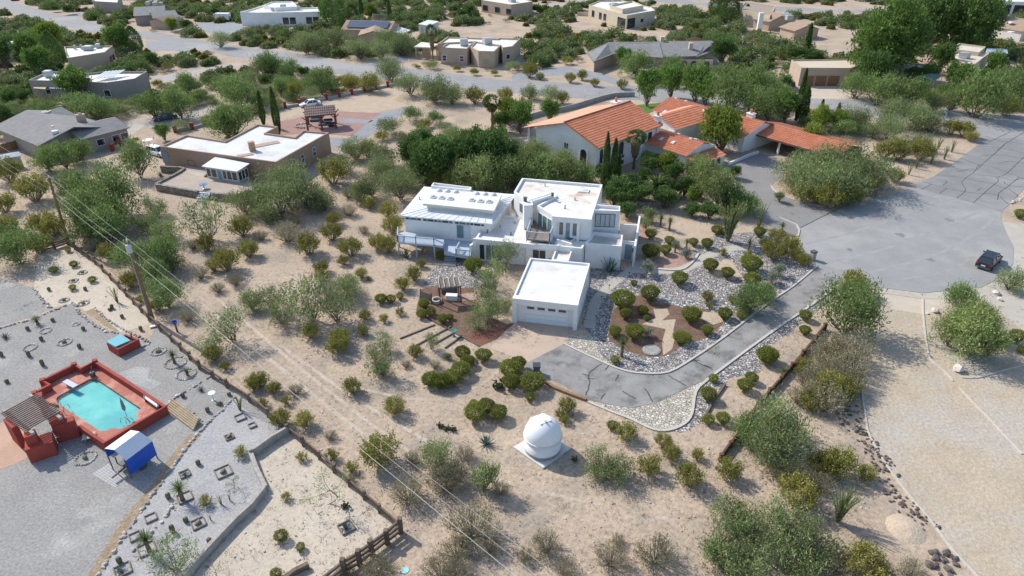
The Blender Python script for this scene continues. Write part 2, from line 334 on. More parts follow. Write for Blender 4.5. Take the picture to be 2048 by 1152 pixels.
# kerb edging of the white house drive
mb = MB()
kerb(mb, GP(smooth_line(C4(1024,576,[(412,448),(720,594),(900,664),(1060,686),(1250,676),(1450,564),(1700,392),(2048,124)])+C4(1536,288,[(200,1140),(390,980)]),3)), .22, .13)
kerb(mb, GP(smooth_line(C4(1024,576,[(600,910),(780,985),(950,1050),(1120,1130),(1250,1140),(1380,1088),(1440,1000),(1470,830),(1560,740),(1700,632),(2048,376)])+C4(1536,576,[(330,150),(520,10)])+C4(1536,288,[(480,1145),(560,1105)]),3)), .26, .12)
kerb(mb, GP(smooth_line(C4(1024,288,[(1130,1000),(1340,1010),(1440,950),(1490,880)]),3)), .3, .14)
tag(mb.build('drive_kerb', CURB), kind='structure')
mb = MB()
kerb(mb, GP(smooth_line(C4(1290,180,[(1200,915),(1260,985),(1420,1048),(1570,1092),(1700,1110)],4.763),3)), .2, .13)
kerb(mb, GP(C4(1536,288,[(90,590),(230,650),(250,690),(240,740)])), .22, .14)
tag(mb.build('court_kerb', CURB), kind='structure')
# tar lines sealing the cracks of the side street, the court and the drive
mb = MB(); rc = random.Random(3)
def crack(px, w, z, j=1.2):
    P = smooth_line(px, 4); P = [(u+rc.uniform(-j,j), v+rc.uniform(-j,j)*.6) for u, v in P]
    ribbon(mb, GP(P), w, z)
for ln in ([(1900,0),(1710,170),(1640,230),(1550,305),(1580,370),(1510,435)],[(2048,105),(1900,240),(1820,270),(1835,300),(1640,472)],[(1450,185),(1640,215),(1710,165),(1900,225),(2048,280)],[(1340,250),(1490,262),(1640,290),(1790,320),(1960,385),(2000,430)],
           [(1235,305),(1400,350),(1560,380),(1690,400)],[(1230,365),(1310,320)],[(1400,330),(1430,300),(1400,290)],[(1640,245),(1820,262),(1960,290),(2048,270)],[(1690,395),(1830,410),(1915,478)],[(1840,450),(1845,400),(1885,365),(1970,300),(2010,265)],
           [(1540,115),(1700,172)],[(1690,95),(1850,90),(2048,120)],[(1700,15),(1900,40),(2048,75)],[(1370,400),(1430,355)],[(1670,380),(1700,355)],[(1880,300),(1930,335),(2040,345)],[(1510,220),(1640,200)],[(1830,155),(1950,140),(2048,160)]):
    crack(C4(1536,288,ln), .11, .04)
crack(C4(1536,288,[(260,672),(400,600),(570,520)]), .16, .036, .2)
for ln in ([(2048,-90),(1900,0),(1800,90)],[(1930,1060-1152),(1760,1140-1152)],[(1720,-150),(2048,-100)],[(1740,-60),(1880,-20),(2048,0)]): crack(C4(1536,288,ln), .12, .042)
tag(mb.build('crack_sealant', TAR), kind='structure')
mb = MB()
for ln in ([(715,610),(630,670),(610,720),(625,760),(590,860)],[(560,690),(610,700)],[(770,625),(745,655)],[(850,695),(830,745)],[(745,845),(710,890)],[(880,825),(930,855),(990,890)],[(1060,805),(1100,860),(1125,915)],[(1250,700),(1330,750),(1395,785)],[(1450,572),(1500,605),(1610,655)],[(1430,590),(1500,580)],[(1530,620),(1600,640)],[(1120,700),(1160,692)],[(610,725),(660,730)]):
    crack(C4(1024,576,ln), .13, .031, .9)
tag(mb.build('driveway_cracks', TAR), kind='structure')

# faint wheel tracks across the open sand
mb = MB()
for ln in ([(395,600),(470,660),(560,735),(640,800),(720,862),(820,935)],[(425,590),(500,652),(590,728),(672,794),(752,855),(850,925)],[(560,690),(700,790),(850,880),(1000,960),(1200,1010)],[(690,770),(850,800),(960,770),(1040,700)],[(1290,1045),(1320,1035),(1350,1045)]): LAYER[0] += 1; ribbon(mb, GP(smooth_line(ln,5)), .36, .0035+.0007*LAYER[0])
for ln in ([(640,205),(720,190),(800,178)],[(650,212),(730,197),(806,186)]): ribbon(mb, GP(smooth_line(ln,4)), .5, .016)
tag(mb.build('wheel_tracks', mat('track_sand',(.525,.44,.36),(.445,.365,.295),scale=.35,fine=.14,fscale=2.6,bump=.08,bscale=2.6,rough=.95,spec=.1)), kind='structure')

mb = MB()
for k_, ln in enumerate((C4(1536,288,[(300,800),(700,700),(1100,560),(1500,450)]),C4(1536,288,[(420,960),(900,850),(1300,700),(1700,540)]),C4(1536,288,[(700,1050),(1100,960),(1450,840),(1750,650),(1800,560)]),C4(1536,288,[(900,640),(1200,500),(1500,430)]),C4(1536,288,[(600,640),(1000,520),(1240,420)]),C4(1536,288,[(1000,1090),(1400,1030),(1650,900)]))):
    ribbon(mb, GP(smooth_line(ln,5)), .55, .0290+.0007*k_)
tag(mb.build('tyre_marks', mat('tyre_mark',(.285,.283,.277),(.325,.32,.312),scale=.6,fine=.12,fscale=9)), kind='structure')
mb = MB(); rm_ = random.Random(8)
for u, v, r in ((1800,470,.9),(1700,500,.5),(1860,520,.6),(1760,420,.5),(1900,440,.7),(1560,620,.5),(1380,745,.6)):
    c = G(u, v); k = 12; mb.poly([(c.x+r*rm_.uniform(.5,1.2)*math.cos(6.283*i/k), c.y+r*rm_.uniform(.5,1.2)*math.sin(6.283*i/k), .0375) for i in range(k)])
tag(mb.build('oil_stains', mat('oil_stain',(.19,.187,.18),(.25,.245,.24),scale=1.5,fine=.15)), kind='structure')
# ---------------- building kit ----------------
FRAMEW = mat('frame_white', (.78,.78,.76), rough=.6)
FRAMED = mat('frame_dark', (.10,.11,.13), rough=.6)
TAN = mat('tan_stucco', (.47,.37,.285), (.43,.335,.255), scale=.6, fine=.05, fscale=5, rough=.9)
ADOBE = mat('adobe_stucco', (.40,.275,.20), (.36,.245,.18), scale=.7, fine=.05, fscale=5, rough=.9)
GREYST = mat('grey_stucco', (.33,.30,.275), (.30,.27,.25), scale=.6, fine=.05, rough=.9)
CREAM = mat('cream_stucco', (.58,.50,.38), (.54,.46,.35), scale=.5, fine=.04, rough=.9)
SHING = mat('grey_shingle', (.25,.245,.24), (.21,.205,.20), scale=.8, fine=.2, fscale=7, bump=.02, bscale=9, rough=.95)
SHINGT = mat('tan_shingle', (.38,.28,.20), (.33,.24,.17), scale=.8, fine=.2, fscale=7, bump=.02, bscale=9, rough=.95)
TILE = mat('terracotta_tile', (.50,.175,.09), (.57,.235,.135), scale=.7, fine=.18, fscale=5, rough=.85)
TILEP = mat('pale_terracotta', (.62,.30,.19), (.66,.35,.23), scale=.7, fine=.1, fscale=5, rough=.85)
METAL = mat('metal_unit', (.45,.46,.47), rough=.5, metal=.3)
WOODD = mat('weathered_timber', (.14,.10,.075), (.20,.155,.12), scale=2, fine=.2, fscale=9, rough=.95)
WOODR = mat('red_stained_timber', (.22,.085,.05), (.18,.07,.045), scale=1.5, fine=.15, rough=.8)
WOODG = mat('grey_timber', (.42,.39,.35), (.34,.31,.28), scale=2, fine=.2, fscale=9, rough=.95)
DECKB = mat('blue_grey_paint', (.43,.50,.58), (.39,.46,.54), scale=1.5, fine=.08, rough=.7)
DOORB = mat('blue_grey_door', (.20,.27,.34), rough=.6)
SKYL = mat('skylight_acrylic', (.62,.66,.70), rough=.25, spec=.6)
SKYG = mat('skylight_glass', (.30,.34,.38), rough=.15, spec=.7)
GREENG = mat('green_glass', (.10,.20,.18), rough=.1, spec=.8)
BLIND = mat('window_blind', (.50,.52,.56), (.44,.46,.5), scale=3, rough=.5)
class Wall:
    """a vertical plane through two ground points; windows are set proud of it on the camera's side"""
    def __init__(s, P0, P1):
        s.P0 = Vector((P0[0], P0[1], 0)); s.P1 = Vector((P1[0], P1[1], 0)); s.d = (s.P1-s.P0); s.L = s.d.length; s.d.normalize()
        s.n = Vector((s.d.y, -s.d.x, 0))
        if s.n.dot(-s.P0) < 0: s.n = -s.n
    def px(s, u, v):
        d = ray(u, v); t = s.P0.dot(s.n)/d.dot(s.n); X = d*t; return (X-s.P0).dot(s.d), CAM_H+X.z
    def at(s, a, z, off=0.0):
        p = s.P0+s.d*a+s.n*off; return Vector((p.x, p.y, z))
    def box(s, mb, a0, a1, z0, z1, o0, o1):
        c = [s.at(a0,z0,o0), s.at(a1,z0,o0), s.at(a1,z0,o1), s.at(a0,z0,o1), s.at(a0,z1,o0), s.at(a1,z1,o0), s.at(a1,z1,o1), s.at(a0,z1,o1)]
        return mb.add(c, [(0,3,2,1),(4,5,6,7),(0,1,5,4),(1,2,6,5),(2,3,7,6),(3,0,4,7)])
def opening(root, W, a0, a1, z0, z1, name='window', fm=None, pm=None, fw=.08, div=0, hdiv=0, arch=False, pane='pane', proud=.06):
    fm = fm or FRAMEW; pm = pm or GLASS
    if a1 < a0: a0, a1 = a1, a0
    if z1 < z0: z0, z1 = z1, z0
    mb = MB()
    if arch:
        n = 8; r = (a1-a0)/2; cx = (a0+a1)/2; zc = z1-r
        arcp = [(cx-r*math.cos(math.pi*i/n), zc+r*math.sin(math.pi*i/n)) for i in range(n+1)]
        W.box(mb, a0-fw, a0, z0, zc, 0, proud); W.box(mb, a1, a1+fw, z0, zc, 0, proud)
        for i in range(n):
            p, q = arcp[i], arcp[i+1]; k = (r+fw)/r
            P = lambda a, o: W.at(a[0], a[1], o)
            po = (cx+(p[0]-cx)*k, zc+(p[1]-zc)*k); qo = (cx+(q[0]-cx)*k, zc+(q[1]-zc)*k)
            mb.add([P(p,.0),P(q,.0),P(qo,.0),P(po,.0),P(p,proud),P(q,proud),P(qo,proud),P(po,proud)], [(4,5,6,7),(0,1,5,4),(2,3,7,6)])
        f = mb.build(name, fm, root); g = MB(); pts = [(a0,z0),(a1,z0)]+arcp[::-1]
        g.poly([W.at(a, z, .02) for a, z in pts]); g.build(pane, pm, f); return f
    W.box(mb, a0-fw, a0, z0-fw, z1+fw, 0, proud); W.box(mb, a1, a1+fw, z0-fw, z1+fw, 0, proud)
    W.box(mb, a0, a1, z1, z1+fw, 0, proud); W.box(mb, a0, a1, z0-fw, z0, 0, proud)
    for i in range(div):
        x = a0+(a1-a0)*(i+1)/(div+1); W.box(mb, x-fw/2.4, x+fw/2.4, z0, z1, 0, proud-.005)
    for i in range(hdiv):
        z = z0+(z1-z0)*(i+1)/(hdiv+1); W.box(mb, a0, a1, z-fw/2.6, z+fw/2.6, 0, proud-.012)
    f = mb.build(name, fm, root); g = MB(); W.box(g, a0, a1, z0, z1, 0, .022); g.build(pane, pm, f); return f
def win_px(root, W, u0, v0, u1, v1, **k):
    a0, z1 = W.px(u0, v0); a1, z0 = W.px(u1, v1); return opening(root, W, a0, a1, max(z0, .05), z1, **k)
def block(root, poly, z0, zt, par=.35, th=.22, wall='wall', roof='roof', wm=None, rm=None, rooftag=None):
    wm = wm or WHITE; rm = rm or ROOFW; mb = MB(); P = [Vector((p[0], p[1])) for p in poly]
    if area2(P) < 0: P.reverse()
    n = len(P); I = inset(P, th); zr = zt-par
    vs = [(*p, z0) for p in P]+[(*p, zt) for p in P]+[(*p, zt) for p in I]+[(*p, zr) for p in I]; fs = []
    for i in range(n):
        j = (i+1) % n; fs += [(i,j,n+j,n+i),(n+i,n+j,2*n+j,2*n+i),(2*n+i,2*n+j,3*n+j,3*n+i)]
    mb.add(vs, fs); w = mb.build(wall, wm, root); r = MB(); r.poly([(*p, zr+.002) for p in I]); r.build(roof, rm, root)
    return w
def roof_box(root, name, c, size, rz, z, m=METAL, tilt=None):
    mb = MB(); mb.box((c[0], c[1], z+size[2]/2), size, rz); return mb.build(name, m, root)
def skylight(root, c, w, l, z, rz, m=None, name='skylight', zf=None, dome=True):
    f = MB(); f.box((c[0], c[1], z+.07), (w, l, .2), rz); fo = f.build(name, FRAMEW, root)
    g = MB()
    if dome:
        ca, sa = math.cos(rz), math.sin(rz); vs = []; n = 6
        for i in range(n+1):
            for j in range(n+1):
                x, y = (i/n-.5)*w*.86, (j/n-.5)*l*.86; h = .14*(1-(2*i/n-1)**2)*(1-(2*j/n-1)**2)
                vs.append((c[0]+x*ca-y*sa, c[1]+x*sa+y*ca, z+.172+h))
        g.add(vs, [(i*(n+1)+j, (i+1)*(n+1)+j, (i+1)*(n+1)+j+1, i*(n+1)+j+1) for i in range(n) for j in range(n)])
    else: g.box((c[0], c[1], z+.175), (w*.8, l*.8, .02), rz)
    g.build('dome' if dome else 'pane', m or SKYL, fo, smooth=dome); return fo
def rail(mb, a, b, h=.95, post=.09, gap=.14, bal=.03):
    a, b = Vector(a), Vector(b); L = (b-a).length; U = Vector((0,0,1))
    mb.beam(a+U*h, b+U*h, .12, .06); mb.beam(a+U*(h-.12), b+U*(h-.12), .06, .05); mb.beam(a+U*.1, b+U*.1, .06, .05)
    for p in (a, b): mb.beam(p, p+U*(h+.05), post)
    k = max(2, int(L/gap))
    for i in range(1, k):
        p = a.lerp(b, i/k); mb.beam(p+U*.12, p+U*(h-.1), bal)
    return mb

# ---------------- the white house ----------------
root = empty('white_house', G(1060,505), 'white flat-roofed modern stucco house with tower and blue-grey decks behind the white garage', 'house')
WH = root
z1 = 3.2
lower = GP([(951,476),(982,425.5),(1026,432.5),(1036,408),(1190,420),(1180,480),(1171,486),(1164,497),(1113,491.5)], z1)
block(root, lower, 0, z1, .3, .25, 'ground_floor', 'lower_roof')
# ground floor front: recessed glazing under the roof edge
Wf = Wall(lower[0], lower[-1])
zsoff = 2.55
for (u0,v0,u1,v1,fm,pm,dv) in ((959,485,969,505,FRAMEW,GLASS,0),(972,486,1004,514,FRAMEW,GREENG,2),(1066,496,1091,514,FRAMEW,GLASS,1)):
    a0, zt_ = Wf.px(u0, v0); a1, _ = Wf.px(u1, v1); opening(root, Wf, a0, a1, .25 if u0 < 1050 else .6, 2.35, 'sliding_door' if u0 < 1050 else 'window', fm, pm, .07, dv)
mb = MB(); Wf.box(mb, -.25, Wf.L+.1, 2.62, 3.21, .003, .28); mb.build('fascia', WHITE, root)
mb = MB(); Wf.box(mb, -.35, .12, 0, 2.62, .003, .26); mb.build('column', WHITE, root)
a, _ = Wf.px(1056, 500); mb = MB(); Wf.box(mb, a-.2, a+.2, 0, 2.62, .003, .26); mb.build('column', WHITE, root)
mb = MB(); mb.prism(GP([(938,490),(947.5,484),(952,485),(942.5,491)], 2.4), 0, 2.4); mb.build('wing_wall', WHITE, root)
mb = MB()
for u, v, zz in ((1101,510,1.2),(1108,511,1.2)):
    a, _ = Wf.px(u, v); Wf.box(mb, a-.25, a+.25, .5, 1.35, .003, .2)
mb.build('meter_box', METAL, root)
# studio wing
eave = GP([(799,431),(985,448),(1032,389),(848,373)], 4.4)
mon_o = GP([(846,407),(988,421.5),(1004,389),(863,377)], 5.65)
mon_i = inset(mon_o, .4); wing = inset(eave, .5)
mb = MB(); mb.prism(wing, 0, 4.36); mb.build('studio_wall', WHITE, root)
mb = MB()
E4 = [Vector((p.x, p.y, 4.4)) for p in eave]; M4 = [Vector((p[0], p[1], 4.85)) for p in mon_i]
e_low = [p-Vector((0,0,.16)) for p in E4]
mb.add(E4+M4+e_low, [(0,1,5,4),(1,2,6,5),(2,3,7,6),(3,0,4,7),(8,9,1,0),(9,10,2,1),(10,11,3,2),(11,8,0,3),(11,10,9,8)])
def seams(a, b, c, d, n):
    for i in range(n+1):
        t = i/n; mb.beam(a.lerp(b,t)+Vector((0,0,.02)), d.lerp(c,t)+Vector((0,0,.02)), .05, .05)
seams(E4[0],E4[1],M4[1],M4[0],12); seams(E4[3],E4[0],M4[0],M4[3],9); seams(E4[1],E4[2],M4[2],M4[1],9)
mb.build('metal_roof', mat('white_metal_roof',(.74,.76,.77),(.66,.68,.69),scale=.7,fine=.05,rough=.55), root)
mb = MB(); mb.prism(mon_i, 4.6, 5.36); mb.build('monitor_wall', mat('monitor_grey',(.62,.62,.60)), root)
mb = MB(); mb.prism(mon_o, 5.36, 5.65, True); mb.build('monitor_roof', mat('monitor_roof_m',(.70,.68,.63),(.66,.64,.59),scale=.5,fine=.04), root)
ax = (mon_o[1]-mon_o[0]); rz = math.atan2(ax.y, ax.x)
for k, (x, y) in enumerate([(690,355),(828,368),(965,382),(1308,405),(1447,420),(1585,430)]):
    p = G(780+x/8, 350+y/8, 5.7); skylight(root, p, .75, .75, 5.65, rz, SKYG)
for x, y in [(785,242),(915,252),(1050,262),(1385,290),(1520,298),(1655,308)]:
    p = G(780+x/8, 350+y/8, 5.75); mb = MB(); mb.lathe((p.x,p.y,5.65), [(.42,0),(.42,.06),(.38,.16),(.25,.27),(.001,.32)], 16); mb.build('bubble_skylight', SKYL, root, True)
bk = GP([(862,371),(867,365),(943,374),(940,380)], 5.0); block(root, bk, 0, 5.0, .5, .18, 'rear_parapet', 'rear_roof')
Ws = Wall(wing[0], wing[1])
for grp in ([(245,298),(308,415),(422,472)],[(528,578),(584,690),(697,750),(757,808),(818,922),(934,985)],[(1040,1090),(1098,1207),(1215,1266),(1276,1328),(1337,1442),(1450,1500)]):
    for x0, x1 in grp:
        sl = lambda x: 655+(x-245)*(748-655)/(1500-245)
        a0, zt_ = Ws.px(780+x0/8, 350+sl(x0)/8); a1, _ = Ws.px(780+x1/8, 400); opening(root, Ws, a0, a1, 3.72, 4.14, 'clerestory_window', FRAMEW, GLASS if (x0//50) % 3 else mat('grey_glass',(.13,.15,.17),rough=.15,spec=.7), .035)
a0, _ = Ws.px(914.7,470); a1, _ = Ws.px(927,470); a2, _ = Ws.px(940,470)
opening(root, Ws, a0, a1, 1.75, 3.55, 'sliding_door', DECKB, mat('teal_glass',(.13,.20,.22),rough=.15,spec=.7), .06)
opening(root, Ws, a1+.08, a2, 1.75, 3.55, 'door_screen', DECKB, mat('pale_screen',(.55,.62,.68),rough=.5), .05)
# tower
zt = 6.1
tw = GP([(1028,383),(1044,356),(1205,369),(1183,437),(1106,430.5),(1074,411),(1110,391),(1106,385),(1052,402)], zt)
block(root, tw, 3.0, zt, .32, .26, 'tower_wall', 'tower_roof', rm=mat('stained_white_roof',(.75,.73,.69),(.66,.62,.56),scale=.3,fine=.07,fscale=2.5,c3=(.50,.36,.24),s3=.27,t3=(.52,.68),rough=.75))
# raking fin walls by the balcony, each with a dark chimney cap
fin = GP([(1046,402),(1064,401),(1066,410),(1048,411)], 6.35)
mb = MB(); mb.prism(fin, 3.0, 6.35); mb.build('chimney', WHITE, root)
p = G(1050.5,402,6.4); mb = MB(); mb.lathe((p.x,p.y,6.3), [(.22,0),(.22,.5),(.3,.52),(.3,.62)], 10); mb.build('chimney_cap', FRAMED, root)
mb = MB(); a, b = G(1066,401,6.5), G(1107,388,6.5); mb.beam(a-Vector((0,0,.55)), b-Vector((0,0,.55)), .22, 1.1); mb.build('fin_wall', WHITE, root)
p = G(1105,388,6.7); mb = MB(); mb.lathe((p.x,p.y,6.4), [(.16,0),(.16,.35),(.22,.37),(.22,.45)], 10); mb.build('flue', FRAMED, root)
c = G(1167,380.5,zt-.2); d = tw[2]-tw[1]; skylight(root, c, 1.5, 1.3, zt-.32, math.atan2(d.y,d.x))
Wt = Wall(tw[4], tw[3])
for u0,v0,u1,v1,nm,fm,pm in ((1119,442.5,1126,463.5,'window',FRAMEW,mat('tan_glass',(.16,.15,.14),rough=.2,spec=.6)),(1132,444,1139.5,466,'glazed_door',FRAMEW,mat('blue_glass',(.16,.24,.31),rough=.15,spec=.7)),(1146,444.5,1153,466,'window',FRAMEW,MATS['tan_glass'])):
    a0, _ = Wt.px(u0, v0); a1, _ = Wt.px(u1, v1); opening(root, Wt, a0, a1, 3.2 if 'door' in nm else 3.5, 5.25, nm, fm, pm, .09)
mb = MB(); Wt.box(mb, -.05, Wt.L+.05, 5.45, 6.11, .003, .34); mb.build('fascia', WHITE, root)
a, _ = Wt.px(1157, 460); mb = MB(); Wt.box(mb, a-.17, a+.17, 2.9, 5.45, .003, .3); mb.build('column', WHITE, root)
a, _ = Wt.px(1110, 460); mb = MB(); Wt.box(mb, a-.25, a+.2, 2.9, 5.45, .003, .3); mb.build('column', WHITE, root)
Wg = Wall(tw[5], tw[4])
for i in range(3): opening(root, Wg, Wg.L*(.1+.3*i), Wg.L*(.1+.3*i)+Wg.L*.26, 3.5 if i else 3.1, 5.3, 'window', FRAMEW, GREENG if i < 2 else MATS['teal_glass'], .06)
Wl = Wall(tw[0], tw[8]); opening(root, Wl, Wl.L*.5, Wl.L*.78, 3.9, 5.2, 'window', FRAMEW, MATS['grey_glass'], .06)
# stair block with the four-light window
sb = GP([(1186,420),(1240,422),(1240.5,412),(1190,408.5)], 6.0)
block(root, sb, 0, 6.0, .4, .18, 'stair_block', 'stair_roof')
Wb = Wall(sb[0], sb[1])
a0, _ = Wb.px(1191, 445); a1, _ = Wb.px(1228.5, 445)
opening(root, Wb, a0, a1, 3.75, 5.45, 'window', FRAMED, BLIND, .08, 3)
# roof terrace with parapet
ter = GP([(1171,486.5),(1243,492.5),(1246,469.5),(1240,468),(1186,463)], 3.4)
block(root, ter, 0, 3.4, .5, .22, 'terrace_wall', 'terrace_floor', rm=mat('terrace_roof',(.56,.55,.53),(.47,.46,.44),scale=.7,fine=.08,c3=(.36,.34,.31),s3=.4,t3=(.5,.68)))
c = G(1137,476,3.1); skylight(root, c, 1.5, 1.0, 2.92, rz-.55, mat('green_skylight',(.10,.15,.13),rough=.2,spec=.7))
mb = MB(); a, b = G(1114,481.5,3.15), G(1143,490.5,3.15); mb.beam(a, b, .28, .5); mb.build('parapet_kerb', WHITE, root)
# entry court walls
ec = [(1246,465.5),(1278,470.5)]
mb = MB(); a, b = GP([(1240,448),(1279,450)], 2.6); mb.beam((a.x,a.y,1.3),(b.x,b.y,1.3), .2, 2.6); mb.build('court_wall', WHITE, root)
mb = MB(); a, b = GP([(1279.5,432),(1270,492)], 3.0); mb.beam((a.x,a.y,1.5),(b.x,b.y,1.5), .25, 3.0); mb.build('court_wall', WHITE, root)
mb = MB(); a2_, b2_ = GP([(1243,480),(1274,484)], 2.75); mb.beam((a2_.x,a2_.y,1.375),(b2_.x,b2_.y,1.375), .2, 2.75); mb.build('court_wall', WHITE, root)
We = Wall(a2_+(a2_-b2_).normalized()*0+Vector((0,0,0)), b2_); We.P0 = We.P0+We.n*.1
a0, _ = We.px(1249.5,500); a1, _ = We.px(1264.5,500); opening(root, We, a0, a1, .1, 2.3, 'entry_door', FRAMEW, DOORB, .08, pane='door_leaf')
a0, _ = We.px(1267,497); mb = MB(); We.box(mb, a0-.12, a0+.12, 1.3, 1.9, .003, .12); mb.build('wall_lamp', FRAMED, root)
# link roof to the garage
lk = GP([(1113,492.5),(1146,495.5),(1137,522),(1103,519)], 2.75)
block(root, lk, 0, 2.75, .3, .18, 'link_wall', 'link_roof', rm=MATS['stained_white_roof'])
# balcony with blue-grey rail
bp = GP([(1053,478),(1099,482),(1108,462),(1098,448),(1066,440)], 3.55)
mb = MB(); mb.prism(bp, 3.35, 3.55, True); bal = mb.build('balcony', mat('deck_boards',(.22,.16,.12),(.28,.22,.17),scale=2,fine=.2,fscale=8), root)
mb = MB(); rail(mb, bp[0], bp[1], 1.05); rail(mb, bp[1], bp[2], 1.05); rail(mb, bp[4], bp[0], 1.05)
for p in bp[:3]: mb.beam((p.x,p.y,2.9),(p.x,p.y,3.4), .12)
mb.build('railing', DECKB, bal)
mb = MB(); a, b = bp[1], bp[2]
for i in range(5):
    t = i/5; p, q = G(1100+1.5*i,482,3.5), G(1108+1*i,463,3.5); mb.beam((p.x,p.y,3.45-.1*i),(q.x,q.y,3.45-.1*i), .28, .05)
mb.build('step', DECKB, bal)
# studio deck on stilts
zd = 2.05
dk = GP([(796,484),(868,490),(886,493),(888,478),(809,463),(797,467)], zd)
mb = MB(); mb.prism(dk, zd-.25, zd, True); deck = mb.build('deck', DECKB, root)
mb = MB(); rail(mb, dk[5], dk[0]); m1 = dk[0].lerp(dk[1], .5); rail(mb, dk[0], m1); rail(mb, m1, dk[1])
z2 = 1.1
ld = GP([(890,500),(930,505),(943,508),(942,484),(888,480)], z2+.3)
lo_ = Vector((ld[0].x, ld[0].y, z2+.3)); rail(mb, dk[1], lo_)
mb.build('railing', DECKB, deck); mb = MB(); r1, r2 = G(912,511,z2+.3), G(939,514,z2+.3); rail(mb, r1, r2); rail(mb, G(919,497,z2+.3), r1)
mb.build('railing', DECKB, deck)
for p in (dk[0], m1, dk[1], dk[5]): mb = MB(); mb.beam((p.x,p.y,0),(p.x,p.y,zd-.2), .16); mb.build('stilt', DECKB, deck)
mb = MB(); mb.prism(GP([(888,503),(941,512),(943,484),(888,479)], z2+.3), .9, z2+.3, True); mb.build('landing', DECKB, root)
mb = MB()
for i in range(6):
    a, b = G(891-.5*i, 502+3.6*i, z2-.2*i), G(914-.5*i, 504+3.6*i, z2-.2*i); mb.beam(a, b, .34, .08)
mb.build('stairs', DECKB, root)
mb = MB(); mb.prism(GP([(886,531),(912,533),(911,526),(887,524)],.05), 0, .06); tag(mb.build('stair_landing', CONC), kind='structure')

# pipes, vents and scuppers on the roofs
for u, v, z, r, h in ((1090,372,5.8,.08,.35),(1150,400,5.8,.10,.3),(1130,417,5.8,.07,.4),(1000,455,2.9,.08,.35),(1030,446,2.9,.12,.25),(975,466,2.9,.06,.4),(1022,470,2.9,.07,.3),(839,399,4.6,.09,.35)):
    p = G(u, v, z); mb = MB(); mb.lathe((p.x,p.y,z-.05), [(r*1.8,0),(r*1.8,.06),(r,.08),(r,h),(r*1.35,h+.02),(r*1.35,h+.1)], 10); mb.build('vent_pipe', METAL if r > .07 else FRAMED, WH)
# ---------------- garage ----------------
gar = empty('garage', G(1090,640), 'white flat-roofed two-car garage with sectional door at the end of the drive', 'garage')
zg = 3.25
gp = GP([(1027,591.5),(1157,605.5),(1180,526.5),(1060,515.5)], zg)
block(gar, gp, 0, zg, .22, .2, 'wall', 'roof', rm=mat('garage_roof',(.72,.72,.71),(.64,.64,.63),scale=.4,fine=.06,c3=(.55,.52,.47),s3=.35,t3=(.54,.74)))
Wd = Wall(gp[0], gp[1])
mb = MB(); Wd.box(mb, -.02, Wd.L+.02, 2.55, zg+.003, .003, .55); mb.build('fascia', WHITE, gar)
mb = MB(); Wd.box(mb, -.02, .45, 0, 2.55, .003, .55); mb.build('side_pier', WHITE, gar)
mb = MB(); Wd.box(mb, Wd.L-.45, Wd.L+.02, 0, 2.55, .003, .55); mb.build('side_pier', WHITE, gar)
a0, _ = Wd.px(1051,620); a1, _ = Wd.px(1135.5,620)
mb = MB()
for i in range(4): Wd.box(mb, a0, a1, .03+i*.56, .56+i*.56, .003, .05)
door = mb.build('garage_door', mat('door_white',(.74,.76,.78),rough=.5), gar)
for i in range(4):
    w = (a1-a0)/4; mb = MB(); Wd.box(mb, a0+w*i+.18, a0+w*(i+1)-.18, 1.82, 2.12, .052, .07); mb.build('window', GLASS, door)
mb = MB(); Wd.box(mb, a0-.06, a0, 0, 2.3, .003, .09); Wd.box(mb, a1, a1+.06, 0, 2.3, .003, .09); Wd.box(mb, a0-.06, a1+.06, 2.3, 2.38, .003, .09); mb.build('door_trim', FRAMEW, gar)
# ---------------- tiled roofs and the white hacienda ----------------
def tiles(mb, A, B, C, D, rib=.42, amp=.095, course=.56, step=.055):
    """barrel-tile slope: A,B along the eave, C,D along the ridge (D above A)"""
    A, B, C, D = map(Vector, (A, B, C, D)); n = (B-A).cross(D-A).normalized()
    if n.z < 0: n = -n
    W = max((B-A).length, (C-D).length); H = max((D-A).length, (C-B).length)
    nx = max(4, int(W/rib)*4); ny = max(2, int(H/course)); vs = []; fs = []
    for j in range(ny):
        for e in (0, 1):
            t = (j+e)/ny; off = step*(1-e)
            for i in range(nx+1):
                s = i/nx; p = A.lerp(B, s).lerp(D.lerp(C, s), t); ph = 2*math.pi*i/4
                vs.append(p + n*(amp*(.5+.5*math.cos(ph)) + off))
    r = nx+1
    for j in range(ny):
        for i in range(nx): a = (2*j)*r+i; fs.append((a, a+1, a+1+r, a+r))
        if j: 
            for i in range(nx): a = (2*j-1)*r+i; fs.append((a, a+1, a+1+r, a+r))
    return mb.add(vs, fs)
def slab(mb, A, B, C, D, th=.16):
    A, B, C, D = map(Vector, (A, B, C, D)); d = Vector((0,0,th)); vs = [A,B,C,D,A-d,B-d,C-d,D-d]
    return mb.add(vs, [(0,1,2,3),(7,6,5,4),(0,4,5,1),(1,5,6,2),(2,6,7,3),(3,7,4,0)])
oh = empty('hacienda', G(1250,330), 'white two-storey hacienda with orange barrel-tile roofs, long tiled wing and carport', 'house')
def O4(x, y, z): return G(1040+x/6.777, 190+y/6.777, z)
def O5(x, y, z): return G(1290+x/4.763, 180+y/4.763, z)
zr, ze = 8.0, 5.25
r0, r1, f0, f1, b0 = O4(600,372,zr), O4(1495,88,zr), O4(1062,728,ze), O4(1940,405,ze), O4(30,438,ze); b1 = b0+(r1-r0)
mb = MB(); tiles(mb, f0, f1, r1, r0); mb.build('tile_roof', TILE, oh)
mb = MB(); slab(mb, b0, b1, r1, r0, .14); slab(mb, f0-Vector((0,0,.03)), f1-Vector((0,0,.03)), r1-Vector((0,0,.03)), r0-Vector((0,0,.03)), .16); mb.build('roof_slab', TILEP, oh)
